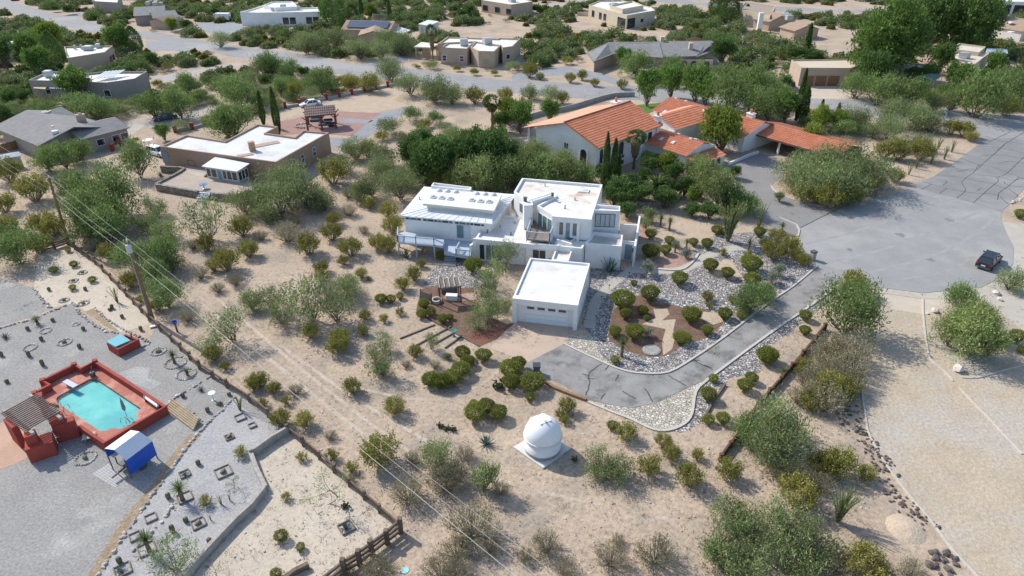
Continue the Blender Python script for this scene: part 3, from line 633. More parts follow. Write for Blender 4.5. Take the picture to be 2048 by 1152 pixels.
mb = MB(); mb.tube([r0+Vector((0,0,.06)), r1+Vector((0,0,.06))], .16, 8); mb.build('ridge_tiles', mat('dark_tile',(.26,.10,.06),(.34,.13,.075),scale=2,fine=.25), oh)
ex = (r1-r0).normalized(); fy = (f0-r0); fy.z = 0; fyl = fy.length; fy.normalize(); by = (b0-r0); by.z = 0; byl = by.length; by.normalize()
g = r0+ex*.7; L = (r1-r0).length-1.4
mb = MB(); hw = fyl-.9; hb = byl-2.6; zf = zr-(zr-ze)*hw/fyl-.25; zb = zr-(zr-ze)*hb/byl-.25
prof = [(hw, 0), (hw, zf), (0, zr-.25), (-hb, zb), (-hb, 0)]
vs = []
for e in (0, L):
    for d, z in prof: q = g+ex*e+(fy*d if d > 0 else by*(-d)); vs.append((q.x, q.y, z))
mb.add(vs, [(0,1,2,3,4),(9,8,7,6,5),(0,5,6,1),(1,6,7,2),(2,7,8,3),(3,8,9,4)]); mb.build('main_wall', WHITE, oh)
Wga = Wall(g+by*hb, g+fy*hw); Wfr = Wall(g+fy*hw, g+fy*hw+ex*L)
a0, _ = Wga.px(1160.5,310); a1, _ = Wga.px(1174.5,310); opening(oh, Wga, a0, a1, .9, 4.2, 'arched_window', WHITE, GLASS, .22, arch=True, proud=.15)
a0, _ = Wga.px(1129,285); a1, _ = Wga.px(1137,285); opening(oh, Wga, a0, a1, 3.4, 4.4, 'window', FRAMEW, GLASS, .08, 1); opening(oh, Wga, a0+.4, a1+.2, .9, 2.6, 'window', FRAMEW, GLASS, .08, 1)
for u0, u1 in ((1199,1206),(1213,1221),(1228,1236),(1236,1246)):
    a0, _ = Wfr.px(u0,310); a1, _ = Wfr.px(u1,305); opening(oh, Wfr, a0, a1, 1.9, 4.5, 'arched_window', FRAMEW, GLASS, .1, arch=True)
k = Wfr.L
for q in (.60,.74,.86): opening(oh, Wfr, k*q, k*q+1.2, 2.6, 4.3, 'window', FRAMEW, GLASS, .1)
for q in (.36,.42,.86,.92): opening(oh, Wfr, k*q, k*q+.75, 1.5, 2.1, 'window', FRAMEW, GLASS, .08); opening(oh, Wfr, k*q, k*q+.75, .3, 1.1, 'window', FRAMEW, GLASS, .08)
mb = MB()
c = b0+ex*.6+fy*1.0; mb.beam((c.x,c.y,0),(c.x,c.y,ze+.1), .35); mb.build('porch_post', WHITE, oh)
c = b0+ex*.6+fy*.8; d = c+ex*(L-.5); mb = MB(); mb.beam((c.x,c.y,ze-.1),(d.x,d.y,ze-.1), .2, .35); mb.build('porch_beam', WOODD, oh)
def chimney(root, p, z0, z1, w, cap=True, rz=0):
    mb = MB(); mb.box((p.x,p.y,(z0+z1)/2), (w,w*.8,z1-z0), rz); mb.box((p.x,p.y,z1+.05), (w*1.15,w*.95,.12), rz); c = mb.build('chimney', WHITE, root)
    if cap:
        mb = MB(); mb.lathe((p.x,p.y,z1+.1), [(.24,0),(.26,.1),(.2,.35),(.27,.6),(.2,.75)], 10); mb.build('clay_pot', TILE, c)
    return c
rzo = math.atan2(ex.y, ex.x)
chimney(oh, O4(1300,110,7.2), 4.5, 7.4, 1.6, True, rzo)
chimney(oh, O4(1865,330,6.0), 3.0, 6.6, 1.1, True, rzo)
# long wing with its ridge running away from the court
u_ = (O5(1140,310,4.7)-O5(240,70,4.7)); WLn = u_.length; wx = u_.normalized(); wy = Vector((wx.y, -wx.x, 0))
if wy.dot(Vector((0,-1,0))) < 0: wy = -wy
q0, q1 = O5(240,70,4.7), O5(1140,310,4.7); run = 5.6; drop = 1.7
e0, e1 = q0+wy*run-Vector((0,0,drop)), q1+wy*run-Vector((0,0,drop)); k0, k1 = q0-wy*run-Vector((0,0,drop)), q1-wy*run-Vector((0,0,drop))
mb = MB(); tiles(mb, e0, e1, q1, q0); tiles(mb, k0, k1, q1, q0); mb.build('wing_roof', TILE, oh)
def gable_walls(root, q0, q1, wx, wy, run, drop, inx=.4, iny=.6, name='wing_wall', m=None, lo=0.0):
    r = run-iny; vs = []
    for q in (q0+wx*inx, q1-wx*inx):
        for d in (r, r, 0, -r, -r): vs.append(q+wy*d)
    zs = [lo, q0.z-drop*r/run-.1, q0.z-.1, q0.z-drop*r/run-.1, lo]*2
    vs = [(v.x, v.y, z) for v, z in zip(vs, zs)]; mb = MB()
    mb.add(vs, [(0,1,2,3,4),(9,8,7,6,5),(0,5,6,1),(1,6,7,2),(2,7,8,3),(3,8,9,4)]); return mb.build(name, m or WHITE, root)
gable_walls(oh, q0, q1, wx, wy, run, drop)
rzw = math.atan2(wx.y, wx.x)
def on_slope(q, t, d): return q0+wx*t+wy*d-Vector((0,0,drop*abs(d)/run))
for x, y in ((300,110),(395,135),(190,175),(285,185),(555,215),(580,220),(605,226),(700,248),(730,255),(765,265),(800,275),(835,282),(865,290)):
    p = O5(x, y, 4.0); t = (p-q0).dot(wx); d = (p-q0).dot(wy); c = on_slope(q0, t, d)
    mb = MB(); a, b = on_slope(q0,t,d-.45), on_slope(q0,t,d+.45); n = Vector((0,0,.14)); mb.beam(a+n, b+n, .5, .16); f = mb.build('skylight', FRAMEW, oh)
    mb = MB(); mb.beam(a.lerp(b,.1)+n*1.7, a.lerp(b,.9)+n*1.7, .42, .05); mb.build('dome', SKYL, f)
p = O5(1010,235,4.9); chimney(oh, p, 3.2, 5.1, 1.3, True, rzw)
# cross roof between the two
c0, c1 = O5(120,245,5.0), O5(490,140,5.0); h0, h1 = O5(165,318,4.3)*1.0, O5(530,330,3.3); cx = (c1-c0).normalized(); cy = Vector((cx.y,-cx.x,0))
if cy.y > 0: cy = -cy
ca, cb = c0+cy*4.6-Vector((0,0,1.6)), c1+cy*4.6-Vector((0,0,1.6)); cc, cd_ = c0-cy*2.5-Vector((0,0,.8)), c1-cy*2.5-Vector((0,0,.8))
mb = MB(); tiles(mb, ca, cb, c1, c0); mb.build('cross_roof', TILE, oh)
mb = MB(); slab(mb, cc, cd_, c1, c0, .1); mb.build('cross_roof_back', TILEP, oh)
gable_walls(oh, c0, c1, cx, cy, 4.6, 1.6, .3, .6, 'cross_wall')
# low front wing with arches, nearest the palms
g0, g1 = O5(70,360,3.9), O5(560,505,3.9); gx = (g1-g0).normalized(); gy = Vector((gx.y,-gx.x,0))
if gy.y > 0: gy = -gy
rn, dp = 4.6, 1.35
ga, gb = g0+gy*rn-Vector((0,0,dp)), g1+gy*rn-Vector((0,0,dp)); gc, gd = g0-gy*3-Vector((0,0,.9)), g1-gy*3-Vector((0,0,.9))
mb = MB(); tiles(mb, ga, gb, g1, g0); tiles(mb, gc, gd, g1, g0); mb.build('front_wing_roof', TILE, oh)
gable_walls(oh, g0, g1, gx, gy, rn, dp, .3, .5, 'front_wing_wall')
for x, y in ((155,462),(270,497),(440,490),(330,415),(490,472)):
    p = O5(x,y,3.4); d = (p-g0).dot(gy); t = (p-g0).dot(gx); s = dp/rn
    mb = MB(); f_ = lambda dd: g0+gx*t+gy*dd-Vector((0,0,s*abs(dd)-.14)); mb.beam(f_(d-.4), f_(d+.4), .6, .16); f = mb.build('skylight', FRAMEW, oh)
    mb = MB(); mb.beam(f_(d-.3)+Vector((0,0,.09)), f_(d+.3)+Vector((0,0,.09)), .48, .05); mb.build('dome', SKYL, f)
# lean-to porch at the gable end of the front wing
s0, s1 = g1+gy*(rn+.2)-Vector((0,0,dp+.15)), g1-gy*3.4-Vector((0,0,dp+.15)); o = gx*2.6-Vector((0,0,.75))
mb = MB(); tiles(mb, s0+o, s1+o, s1, s0); mb.build('porch_roof', TILE, oh)
w0, w1 = s0+o-gx*.5, s1+o-gx*.5
mb = MB(); mb.beam((w0.x,w0.y,.9),(w1.x,w1.y,.9), .3, 1.8); mb.build('porch_wall', WHITE, oh)
Wp = Wall(w0, w1); Wp.P0 = Wp.P0+Wp.n*.15
for q in (.08,.3,.52,.74): opening(oh, Wp, Wp.L*q, Wp.L*q+1.0, .15, 1.65, 'arched_window', WHITE, GLASS, .1, arch=True)
# carport wing
k0_, k1_ = O5(1165,305,3.75), O5(1985,525,3.75); kx = (k1_-k0_).normalized(); ky = Vector((kx.y,-kx.x,0))
if ky.y > 0: ky = -ky
rk, dk_ = 5.0, 1.15; p0, p1 = k0_+ky*rk-Vector((0,0,dk_)), k1_+ky*rk-Vector((0,0,dk_)); n0, n1 = k0_-ky*rk-Vector((0,0,dk_)), k1_-ky*rk-Vector((0,0,dk_))
mb = MB(); tiles(mb, p0, p1, k1_, k0_); tiles(mb, n0, n1, k1_, k0_); mb.build('carport_roof', TILE, oh)
mb = MB(); slab(mb, p0-Vector((0,0,.05)), p1-Vector((0,0,.05)), k1_-Vector((0,0,.05)), k0_-Vector((0,0,.05)), .14); mb.build('carport_ceiling', WOODD, oh)
mb = MB(); a, b = k0_-ky*3.8, k1_-ky*3.8; mb.beam((a.x,a.y,1.2),(b.x,b.y,1.2), .2, 2.4); mb.build('carport_wall', WOODD, oh)
a, b = k0_+kx*.3-ky*3.8, k0_+kx*.3+ky*4.4; mb = MB(); mb.beam((a.x,a.y,1.25),(b.x,b.y,1.25), .25, 2.5); mb.build('carport_wall', WHITE, oh)
for t in (.35,.68,.98):
    p = k0_+kx*((k1_-k0_).length*t)+ky*4.5; mb = MB(); mb.beam((p.x,p.y,0),(p.x,p.y,2.7), .3); mb.build('post', WHITE, oh)
mb = MB(); mb.beam(k1_+Vector((-.0,0,.02)), k1_+Vector((0,0,.02))+kx*.1, .2); 
# low white wall along its drive and the stone planter wall
mb = MB(); kerb(mb, GP([(1456,331),(1500,312),(1516,307)]), .3, .5); lw = mb.build('garden_wall', WHITE); tag(lw, 'low white garden wall beside the hacienda drive', 'wall')
mb = MB(); kerb(mb, GP(smooth_line([(1206,392),(1240,405),(1290,415),(1330,414),(1352,405),(1360,395)],3)), .4, .9)
STONE = rockbed('stone_wall', [(0,(.27,.24,.21)),(.3,(.34,.30,.26)),(.55,(.21,.19,.17)),(.75,(.40,.36,.31)),(.9,(.30,.23,.19))], 3.2, .05, (.16,.14,.12))
tag(mb.build('stone_wall', STONE), 'curved grey stone retaining wall below the date palm behind the white house', 'wall')
# grass court behind the hacienda, curving block wall with a mesh fence
px_sheet('lawn', C4(1024,0,[(1000,840),(1100,830),(1210,820),(1180,870),(1090,910),(1000,880)]), GRASS, .014)
px_sheet('lawn', C4(1536,0,[(-420,760),(-250,770),(-200,860),(-350,870)]), GRASS, .014)
bl = smooth_line(C4(1024,0,[(-60,990),(100,960),(250,920),(450,880),(620,830),(760,790),(860,775),(980,772)]),4)
mb = MB(); kerb(mb, GP(bl), .25, 1.0); bw = mb.build('block_wall', mat('block_grey',(.34,.34,.33),(.29,.29,.28),scale=1,fine=.12)); tag(bw, 'curved grey block wall topped with mesh fence behind the hacienda', 'wall')
mb = MB(); P = GP(bl)
for i, p in enumerate(P):
    if i % 3 == 0: mb.beam(p+Vector((0,0,1.0)), p+Vector((0,0,2.0)), .06)
for i in range(len(P)-1):
    for h in (1.95, 1.5): mb.beam(P[i]+Vector((0,0,h)), P[i+1]+Vector((0,0,h)), .03)
mb.build('mesh_fence', METAL, bw)
# ---------------- the other houses ----------------
def house(name, label, at, cat='house'): return empty(name, at, label, cat)
def flat(root, px, z, wm, rm=None, par=.35, z0=0.0, wall='wall', roof='roof'):
    P = GP(px, z); block(root, P, z0, z, par, .25, wall, roof, wm, rm); return P
def units(root, lst, z, name='roof_unit', m=None):
    for u, v, w, h in lst:
        p = G(u, v, z); mb = MB(); mb.box((p.x,p.y,z-.25+h/2), (w,w,h), rnd.uniform(0,.6)); mb.box((p.x,p.y,z-.25+h+.03), (w*.8,w*.8,.08), 0); mb.build(name, m or METAL, root)
def gable(root, q0, q1, run, drop, rm, wm, rname='roof', wname='wall', inx=.35, iny=.5, thick=.14):
    wx = (q1-q0); wx.z = 0; wx.normalize(); wy = Vector((wx.y,-wx.x,0))
    if wy.y > 0: wy = -wy
    D = Vector((0,0,drop)); mb = MB()
    slab(mb, q0+wy*run-D, q1+wy*run-D, q1, q0, thick); slab(mb, q0-wy*run-D, q1-wy*run-D, q1, q0, thick); mb.build(rname, rm, root)
    gable_walls(root, q0-Vector((0,0,thick)), q1-Vector((0,0,thick)), wx, wy, run, drop, inx, iny, wname, wm); return wx, wy
# tan adobe house with the sunroom
ad = house('adobe_house', 'tan adobe house with pale flat roof, square chimney and white sunroom', G(480,350))
def A(x, y): return (280+x/4.876, 210+y/4.876)
za = 3.7
P = flat(ad, [A(195,403), A(520,448), A(1325,557), A(1842,268), A(1590,248), A(1510,312), A(1225,272), A(1345,208), A(1145,187), A(828,350), A(455,290)], za, ADOBE, mat('pale_grey_roof',(.66,.66,.64),(.60,.60,.59),scale=.3,fine=.06,c3=(.50,.48,.45),s3=.2,t3=(.55,.72)), .3)
Wa, Wr = Wall(P[0], P[2]), Wall(P[2], P[3])
mb = MB(); c = G(*A(1095,430), za); mb.box((c.x,c.y,za+.45), (1.0,.9,1.7), .5); mb.build('chimney', mat('chimney_adobe',(.48,.30,.20)), ad)
mb = MB(); c = G(*A(1225,385), za-.3); mb.box((c.x,c.y,za-.24), (4.6,1.5,.06), .62); mb.build('roof_patch', mat('brown_patch',(.36,.27,.21),(.42,.33,.27),scale=2,fine=.2), ad)
mb = MB(); c = G(*A(1025,490), za-.3); mb.box((c.x,c.y,za-.24), (2.6,1.2,.06), .5); mb.build('roof_patch', MATS['brown_patch'], ad)
for x0,x1,b,t in ((205,265,2.6,1.0),):
    a0,_ = Wa.px(*A(215,480)); a1,_ = Wa.px(*A(268,480)); opening(ad, Wa, a0, a1, .9, 2.9, 'door', DOORB, DOORB, .12, pane='door_leaf')
a0,_ = Wa.px(*A(600,530)); a1,_ = Wa.px(*A(632,530)); opening(ad, Wa, a0, a1, 1.3, 2.9, 'door', DOORB, DOORB, .1, pane='door_leaf')
a0,_ = Wa.px(*A(478,590)); a1,_ = Wa.px(*A(540,590)); opening(ad, Wa, a0, a1, 1.0, 1.9, 'window', FRAMED, GLASS, .06)
for x in (1490,1585,1708):
    a0,_ = Wr.px(*A(x-14,520)); a1,_ = Wr.px(*A(x+14,520)); f = opening(ad, Wr, a0, a1, 1.2, 2.6, 'window', FRAMEW, GLASS, .08, 0, 1)
    mb = MB(); Wr.box(mb, min(a0,a1)-.2, max(a0,a1)+.2, 2.72, 2.92, 0, .12); mb.build('lintel', DOORB, ad)
sr0 = [G(*A(600,597),2.9), G(*A(945,648),2.9), G(*A(1068,570),3.2), G(*A(735,505),3.2)]
mb = MB(); slab(mb, *sr0, .12); mb.build('sunroom_roof', mat('pale_metal',(.66,.68,.70),(.62,.64,.66),scale=.6,rough=.6), ad)
si = inset(sr0, .35); mb = MB(); mb.prism(si, 0, 2.72); mb.build('sunroom_wall', mat('offwhite',(.60,.58,.54)), ad)
Wsr, Wsr2 = Wall(si[0], si[1]), Wall(si[1], si[2])
L = Wsr.L
for q0_, q1_, nm in ((.03,.15,'window'),(.18,.33,'window'),(.37,.50,'glazed_door'),(.54,.64,'window'),(.67,.80,'window'),(.83,.97,'window')): opening(ad, Wsr, L*q0_, L*q1_, .95 if 'door' in nm else 1.2, 2.5, nm, FRAMEW, MATS['blue_glass'] if 'door' in nm else GLASS, .06)
for q0_, q1_ in ((.06,.34),(.4,.64),(.7,.95)): opening(ad, Wsr2, Wsr2.L*q0_, Wsr2.L*q1_, 1.1, 2.5, 'window', FRAMEW, GLASS, .06)
# terrace with stone retaining wall and steps
tz = .85
ter_px = [A(160,765), A(430,610), A(480,560), A(1000,640), A(1120,820), A(920,872), A(690,850), A(560,835)]
tag_t = sheet('terrace', [(p.x,p.y) for p in GP(ter_px, tz)], mat('terrace_earth',(.44,.36,.29),(.38,.32,.27),scale=.6,fine=.12,bump=.03,bscale=5), tz)
px_sheet('terrace_path', [(u,v) for u,v in (A(480,650),A(600,690),A(640,660),A(520,620))], CONC, .86) if False else sheet('terrace_path', [(p.x,p.y) for p in GP([A(440,655),A(600,705),A(640,672),A(470,630)], tz+.01)], CONC, tz+.01)
mb = MB(); kerb(mb, GP(smooth_line([A(925,875),A(690,852)],2), tz+.3), .45, tz+.3); sw = mb.build('stone_wall', STONE); tag(sw, 'stone terrace wall right of the steps below the sunroom', 'wall')
mb = MB(); kerb(mb, GP(smooth_line([A(560,838),A(400,810),A(200,775),A(160,760),A(300,690),A(430,612),A(300,600),A(200,592)],2), tz+.3), .45, tz+.3); sw = mb.build('stone_wall', STONE); tag(sw, 'L-shaped stone terrace wall left of the steps below the adobe house', 'wall')
st = empty('garden_steps', G(*A(620,930)), 'white edged steps with metal handrail up to the stone terrace', 'steps')
for i in range(6):
    a, b = G(*A(575-5*i, 850+16*i), tz-.14*i), G(*A(695-12*i, 860+14*i), tz-.14*i); mb = MB(); mb.beam(a-Vector((0,0,.07)), b-Vector((0,0,.07)), .42, .14); mb.build('step', mat('step_grey',(.50,.52,.54)), st)
mb = MB(); a, b = G(*A(630,815),tz), G(*A(545,900),0); U = Vector((0,0,.9)); mb.tube([a, a+U, b+U, b], .035, 5); mb.build('handrail', METAL, st)
tb = empty('patio_table', G(*A(625,815),tz), 'round blue patio table at the head of the terrace steps', 'table')
c = G(*A(625,815), tz); mb = MB(); mb.lathe(c, [(.25,0),(.05,.05),(.05,.68)], 10); mb.build('pedestal', METAL, tb); mb = MB(); mb.lathe(c, [(.001,.68),(.6,.68),(.6,.74)], 18); mb.build('tabletop', mat('bright_blue',(.04,.20,.48),rough=.4), tb)
# grey shingle house on the left
gs = house('shingle_house', 'grey shingle-roofed ranch house with brown plank fence at the left edge', G(90,270))
def S(x, y, z): return G(x/6.194, 160+y/6.194, z)
q0, q1 = S(330,370,4.7), S(915,580,4.7)
gable(gs, q0, q1, 6.6, 1.7, SHING, GREYST, 'main_roof', 'main_wall', 1.6, .7)
q2, q3 = S(820,600,4.1), S(1425,455,4.1); wx, wy = gable(gs, q2, q3, 4.6, 1.2, SHING, GREYST, 'garage_roof', 'garage_wall')
q4, q5 = S(520,395,4.5), S(760,330,4.5); gable(gs, q4, q5, 4.2, 1.3, SHING, GREYST, 'rear_roof', 'rear_wall')
c = S(1010,490,4.2); mb = MB(); mb.box((c.x,c.y,2.6), (1.5,.9,5.2), .5); mb.box((c.x,c.y,5.3), (.4,.4,.3)); mb.build('chimney', TAN, gs)
for x, y, w in ((415,410,.7),(450,440,.4),(535,460,.8),(610,515,.4),(650,570,.4),(675,630,.9),(310,400,.4),(560,395,1.2),(585,385,1.1)):
    c = S(x,y,4.4); mb = MB(); mb.box((c.x,c.y,4.2), (w,w*.8,.5), .5); mb.build('roof_vent', FRAMEW if w < 1 else METAL, gs)
W1 = Wall(q2+wy*4.1, q3+wy*4.1)
for q in (.3,.62,.8): opening(gs, W1, W1.L*q, W1.L*q+1.3, .9, 2.0, 'window', FRAMEW, GLASS, .07)
px_sheet('pavement', [(160+50,260),(249,247),(292,250),(262,272),(236,266)], CONC, .012)
fe = empty('plank_fence', G(60,312), 'brown vertical plank fence round the grey shingle house yard', 'fence')
def plank(pts, h, m, root, seed=1):
    rg = random.Random(seed)
    for i in range(len(pts)-1):
        a, b = pts[i], pts[i+1]; k = max(1, int((b-a).length/.3)); mb = MB()
        for j in range(k):
            p, q = a.lerp(b, j/k), a.lerp(b, (j+.94)/k); hh = h+rg.uniform(-.05,.05); mb.beam((p.x,p.y,hh/2),(q.x,q.y,hh/2), .04, hh)
        mb.build('fence_panel', m, root)
FENCEW = mat('brown_plank', (.26,.145,.075), (.20,.11,.06), scale=1.2, fine=.15, island=.2)
plank([S(-300,960,0), S(0,912,0), S(480,790,0), S(660,835,0), S(950,770,0), S(1000,800,0)], 1.6, FENCEW, fe)
sh = house('garden_shed', 'low white-roofed garden shed beside the plank fence at the left edge', G(20,325), 'shed')
a = [S(-200,975,2.4), S(0,975,2.2), S(265,935,2.2), S(235,885,2.7), S(-200,935,2.7)]
mb = MB(); a = [S(-150,1010,2.1), S(268,935,2.1), S(232,885,2.6), S(-150,950,2.6)]; slab(mb, *a, .08); mb.build('roof', MATS['pale_metal'], sh); mb = MB(); mb.prism(inset(a,.2), 0, 2.05); mb.build('wall', mat('shed_grey',(.42,.44,.45)), sh)
# flat-roofed house with roof panels
h = house('flat_roof_house', 'long grey flat-roofed house with rows of roof panels and a dish', G(180,180))
P = flat(h, C4(0,0,[(228,640),(850,660),(1080,628),(1175,570),(820,572),(700,585),(390,568)]), 4.0, GREYST, None, .45)
W1 = Wall(P[0], P[1]); a0, _ = W1.px(205,172); opening(h, W1, a0, a0+1.4, .9, 2.3, 'window', FRAMEW, GLASS, .1)
a0, _ = W1.px(90,177); opening(h, W1, a0, a0+1.2, .9, 2.0, 'window', FRAMEW, GLASS, .1)
for i in range(6):
    c = G(200+7*i, 152-.6*i, 4.2); mb = MB(); mb.beam(c+Vector((0,-2.4,0)), c+Vector((.7,2.0,.6)), .5, .08); mb.build('solar_panel', mat('panel_pale',(.52,.57,.62),rough=.35), h)
units(h, [(97,150,1.6,1.2),(150,147,1.2,.6),(160,147,1.2,.6)], 4)
a = [G(66,176,2.6), G(90,178,2.6), G(98,169,2.8), G(76,168,2.8)]; mb = MB(); slab(mb, *a, .1); mb.build('awning', mat('awning_tan',(.55,.45,.28)), h)
a = [G(98,176,2.6), G(130,178,2.6), G(132,168,2.8), G(104,169,2.8)]; mb = MB(); slab(mb, *a, .1); mb.build('awning', MATS['pale_metal'], h)
c = G(242,163,3.6); mb = MB(); mb.lathe((c.x,c.y,3.4), [(.1,0),(.5,.08),(.8,.3),(.9,.5)], 14); mb.build('satellite_dish', FRAMEW, h)
h = house('flat_roof_house', 'white-roofed tan house with red door beside the white pickup truck', G(180,115))
P = flat(h, [(134,116),(210,104),(225,91),(128,93)], 4.2, TAN, None, .4); W1 = Wall(P[1], P[2]); opening(h, W1, W1.L*.3, W1.L*.55, .1, 2.3, 'door', FRAMED, mat('red_door',(.28,.05,.05)), .1, pane='door_leaf'); opening(h, W1, W1.L*.65, W1.L*.85, .9, 2.2, 'window', FRAMED, GLASS, .1)
units(h, [(176,97,2.2,.9),(196,93,1.2,.9),(150,96,.6,.9),(163,95,.6,.9)], 4.2)
h = house('shingle_house', 'grey multi-roofed house beyond the upper road at top left', G(310,30))
gable(h, G(268,14,5), G(330,11,5), 8, 1.8, SHING, GREYST); gable(h, G(300,24,4.4), G(350,20,4.4), 6, 1.4, SHING, GREYST, 'side_roof','side_wall'); gable(h, G(310,36,3.6), G(352,27,3.6), 3.5, 1.0, mat('brown_shingle',(.24,.18,.15),(.2,.15,.13),scale=.8,fine=.15), TAN, 'porch_roof','porch_wall')
units(h, [(310,9,1.6,1),(296,8,1.4,1),(322,8,1.4,.8)], 5.2)
h = house('stucco_house', 'pale house cut off by the top edge above the road', G(210,8)); flat(h, [(185,2),(235,5),(240,-12),(190,-12)], 4, mat('mauve_stucco',(.36,.31,.29)))
h = house('low_house', 'low pinkish-roofed house at the left edge behind the trees', G(10,95)); flat(h, [(-30,98),(28,96),(32,82),(-30,82)], 3.4, TAN, mat('pink_roof',(.45,.38,.34))); units(h, [(14,88,1.4,.7),(26,87,1.4,.7)], 3.4, m=FRAMEW)
h = house('white_house', 'large white flat-roofed house with parked cars at the top left', G(570,40))
P = flat(h, C4(512,0,[(-130,95),(0,100),(200,98),(512,92),(490,58),(330,62),(120,20),(-30,70)]), 4.4, WHITE, None, .5); flat(h, C4(512,0,[(60,40),(150,60),(330,50),(290,10),(130,12)]), 5.2, WHITE, None, .4, 3.5, 'upper_wall', 'upper_roof')
W1 = Wall(P[2], P[3]); 
for q in (.02,.2,.62,.8): opening(h, W1, W1.L*q, W1.L*q+1.8, .6, 2.6, 'window', FRAMED, GLASS, .1)
units(h, [(567,17,2,1.6),(545,19,1.2,.8),(598,17,1,1)], 4.4)
# solar house, carport and shed
h = house('solar_house', 'brown-roofed house with dark solar panels and a white garage door', G(725,70))
wx, wy = gable(h, G(693,40,4.9), G(790,42,4.9), 6.2, 1.8, SHINGT, TAN); 
mb = MB(); n = Vector((0,0,.2)); q = G(695,41.5,4.8); pa = [q+wx*1.0+wy*.5, q+wx*14+wy*.5, q+wx*14+wy*4.6-Vector((0,0,1.3)), q+wx*1+wy*4.6-Vector((0,0,1.3))]; slab(mb, *[p+n for p in pa], .06); mb.build('solar_panel', mat('solar_blue',(.045,.065,.11),rough=.2,spec=.7), h)
wx2, wy2 = gable(h, G(752,47,4.2), G(746,62,4.2), 4.6, 1.2, SHINGT, TAN, 'garage_roof', 'garage_wall')
W1 = Wall(G(725,77.5), G(762,77)); 
for u0,u1 in ((728,741),(745,757)): a0,_ = W1.px(u0,72); a1,_ = W1.px(u1,72); opening(h, W1, a0, a1, .1, 2.2, 'garage_door', FRAMEW, FRAMEW, .15, pane='door_leaf')
rk = empty('solar_rack', G(758,42), 'tilted white solar water rack behind the brown-roofed solar house', 'solar rack')
mb = MB(); slab(mb, G(743,41,1.5), G(771,41,1.5), G(774,28,4.6), G(746,28,4.6), .1); mb.build('panel', MATS['panel_pale'], rk)
mb = MB(); 
for i in range(5): a, b = G(743+7*i,41,1.56), G(746+7*i,28,4.66); mb.beam(a, b, .2, .2)
mb.build('frame', METAL, rk)
cp = empty('carport', G(800,66), 'white metal carport canopy beside the garden shed', 'carport')
a = [G(782,62,2.6), G(807,68,2.4), G(821,60,2.6), G(797,53,2.8)]; mb = MB(); slab(mb, *a, .12); mb.build('canopy', MATS['pale_metal'], cp)
for p in a: mb = MB(); mb.beam((p.x,p.y,0),(p.x,p.y,p.z-.1), .12); mb.build('post', METAL, cp)
sd_ = house('metal_shed', 'pale grey metal shed with flat roof in the scrub behind the palm', G(858,60), 'shed')
P = GP(C4(512,0,[(1297,193),(1385,207),(1463,172),(1377,160)]), 3.0); mb = MB(); mb.prism(P, 2.9, 3.05, True); mb.build('roof', MATS['pale_metal'], sd_); mb = MB(); mb.prism(inset(P,.15), 0, 2.9); mb.build('wall', MATS['offwhite'], sd_)
W1 = Wall(inset(P,.15)[0], inset(P,.15)[1]); opening(sd_, W1, W1.L*.2, W1.L*.45, .05, 2.1, 'door', METAL, MATS['shed_grey'], .06, pane='door_leaf')
# tan flat house by the skirted palm
h = house('flat_roof_house', 'tan flat-roofed house behind the tall palm with a dead-leaf skirt', G(930,118))
def T(x, y): return (780+x/6.4, y/6.4)
P = flat(h, [T(645,608), T(985,622), T(1090,530), T(740,545)], 4.3, TAN, None, .4); W1 = Wall(P[0], P[1])
for x in (697,918): a0,_ = W1.px(*T(x-25,740)); a1,_ = W1.px(*T(x+25,740)); opening(h, W1, a0, a1, .9, 2.3, 'window', FRAMEW, GLASS, .12, 0, 1)
P = flat(h, [T(1130,652), T(1335,657), T(1415,578), T(1245,560), T(1092,532), T(1030,600)], 4.3, TAN, None, .35); W1 = Wall(P[0], P[1]); a0,_ = W1.px(*T(1228,740)); opening(h, W1, a0-.6, a0+.6, 1.0, 2.2, 'window', TAN, mat('tan_blind',(.36,.30,.25)), .1)
P = flat(h, [T(610,558), T(740,543), T(1090,528), T(1245,558), T(1420,577), T(1440,610), T(1570,590), T(1668,493), T(1395,484), T(1380,494), T(735,470)], 4.35, TAN, None, .4, 0, 'rear_wall', 'rear_roof'); W1 = Wall(P[5], P[6]); a0,_ = W1.px(*T(1510,640)); opening(h, W1, a0-.6, a0+.6, 1.2, 2.4, 'window', FRAMEW, GLASS, .1)
mb = MB(); a = GP([T(305,598), T(520,606), T(620,562), T(400,538)], 3.2); mb.prism(a, 2.9, 3.2, True); mb.build('porch_roof', ROOFW, h)
for p in inset(a,.4): mb = MB(); mb.beam((p[0],p[1],0),(p[0],p[1],2.9), .35); mb.build('porch_post', TAN, h)
mb = MB(); b = inset(a, 1.8); mb.prism(b, 0, 2.9); mb.build('porch_wall', TAN, h)
units(h, [(928,88,2.1,1.6),(974.5,86,2.2,1.6)], 4.3)
h = house('flat_roof_house', 'tan flat house with porch and windows cut by the top edge', G(1010,22))
P = flat(h, [T(1170,0), T(1550,58), T(1825,18), T(1600,-60), T(1200,-50)], 4.3, TAN); W1 = Wall(P[0], P[1])
for x in (1220,1375,1520): a0,_ = W1.px(*T(x-30,90)); a1,_ = W1.px(*T(x+30,100)); opening(h, W1, a0, a1, .8, 2.6, 'window', FRAMED, GLASS, .1)
units(h, [(1024,2,2.2,1.6)], 4.3); a = [T(1600,90), T(1770,75), T(1700,60), T(1560,70)]; mb = MB(); slab(mb, *GP(a,2.6), .1); mb.build('porch_roof', MATS['pale_metal'], h)
h = house('flat_roof_house', 'cream flat-roofed house with covered porch near the top centre', G(1240,40))
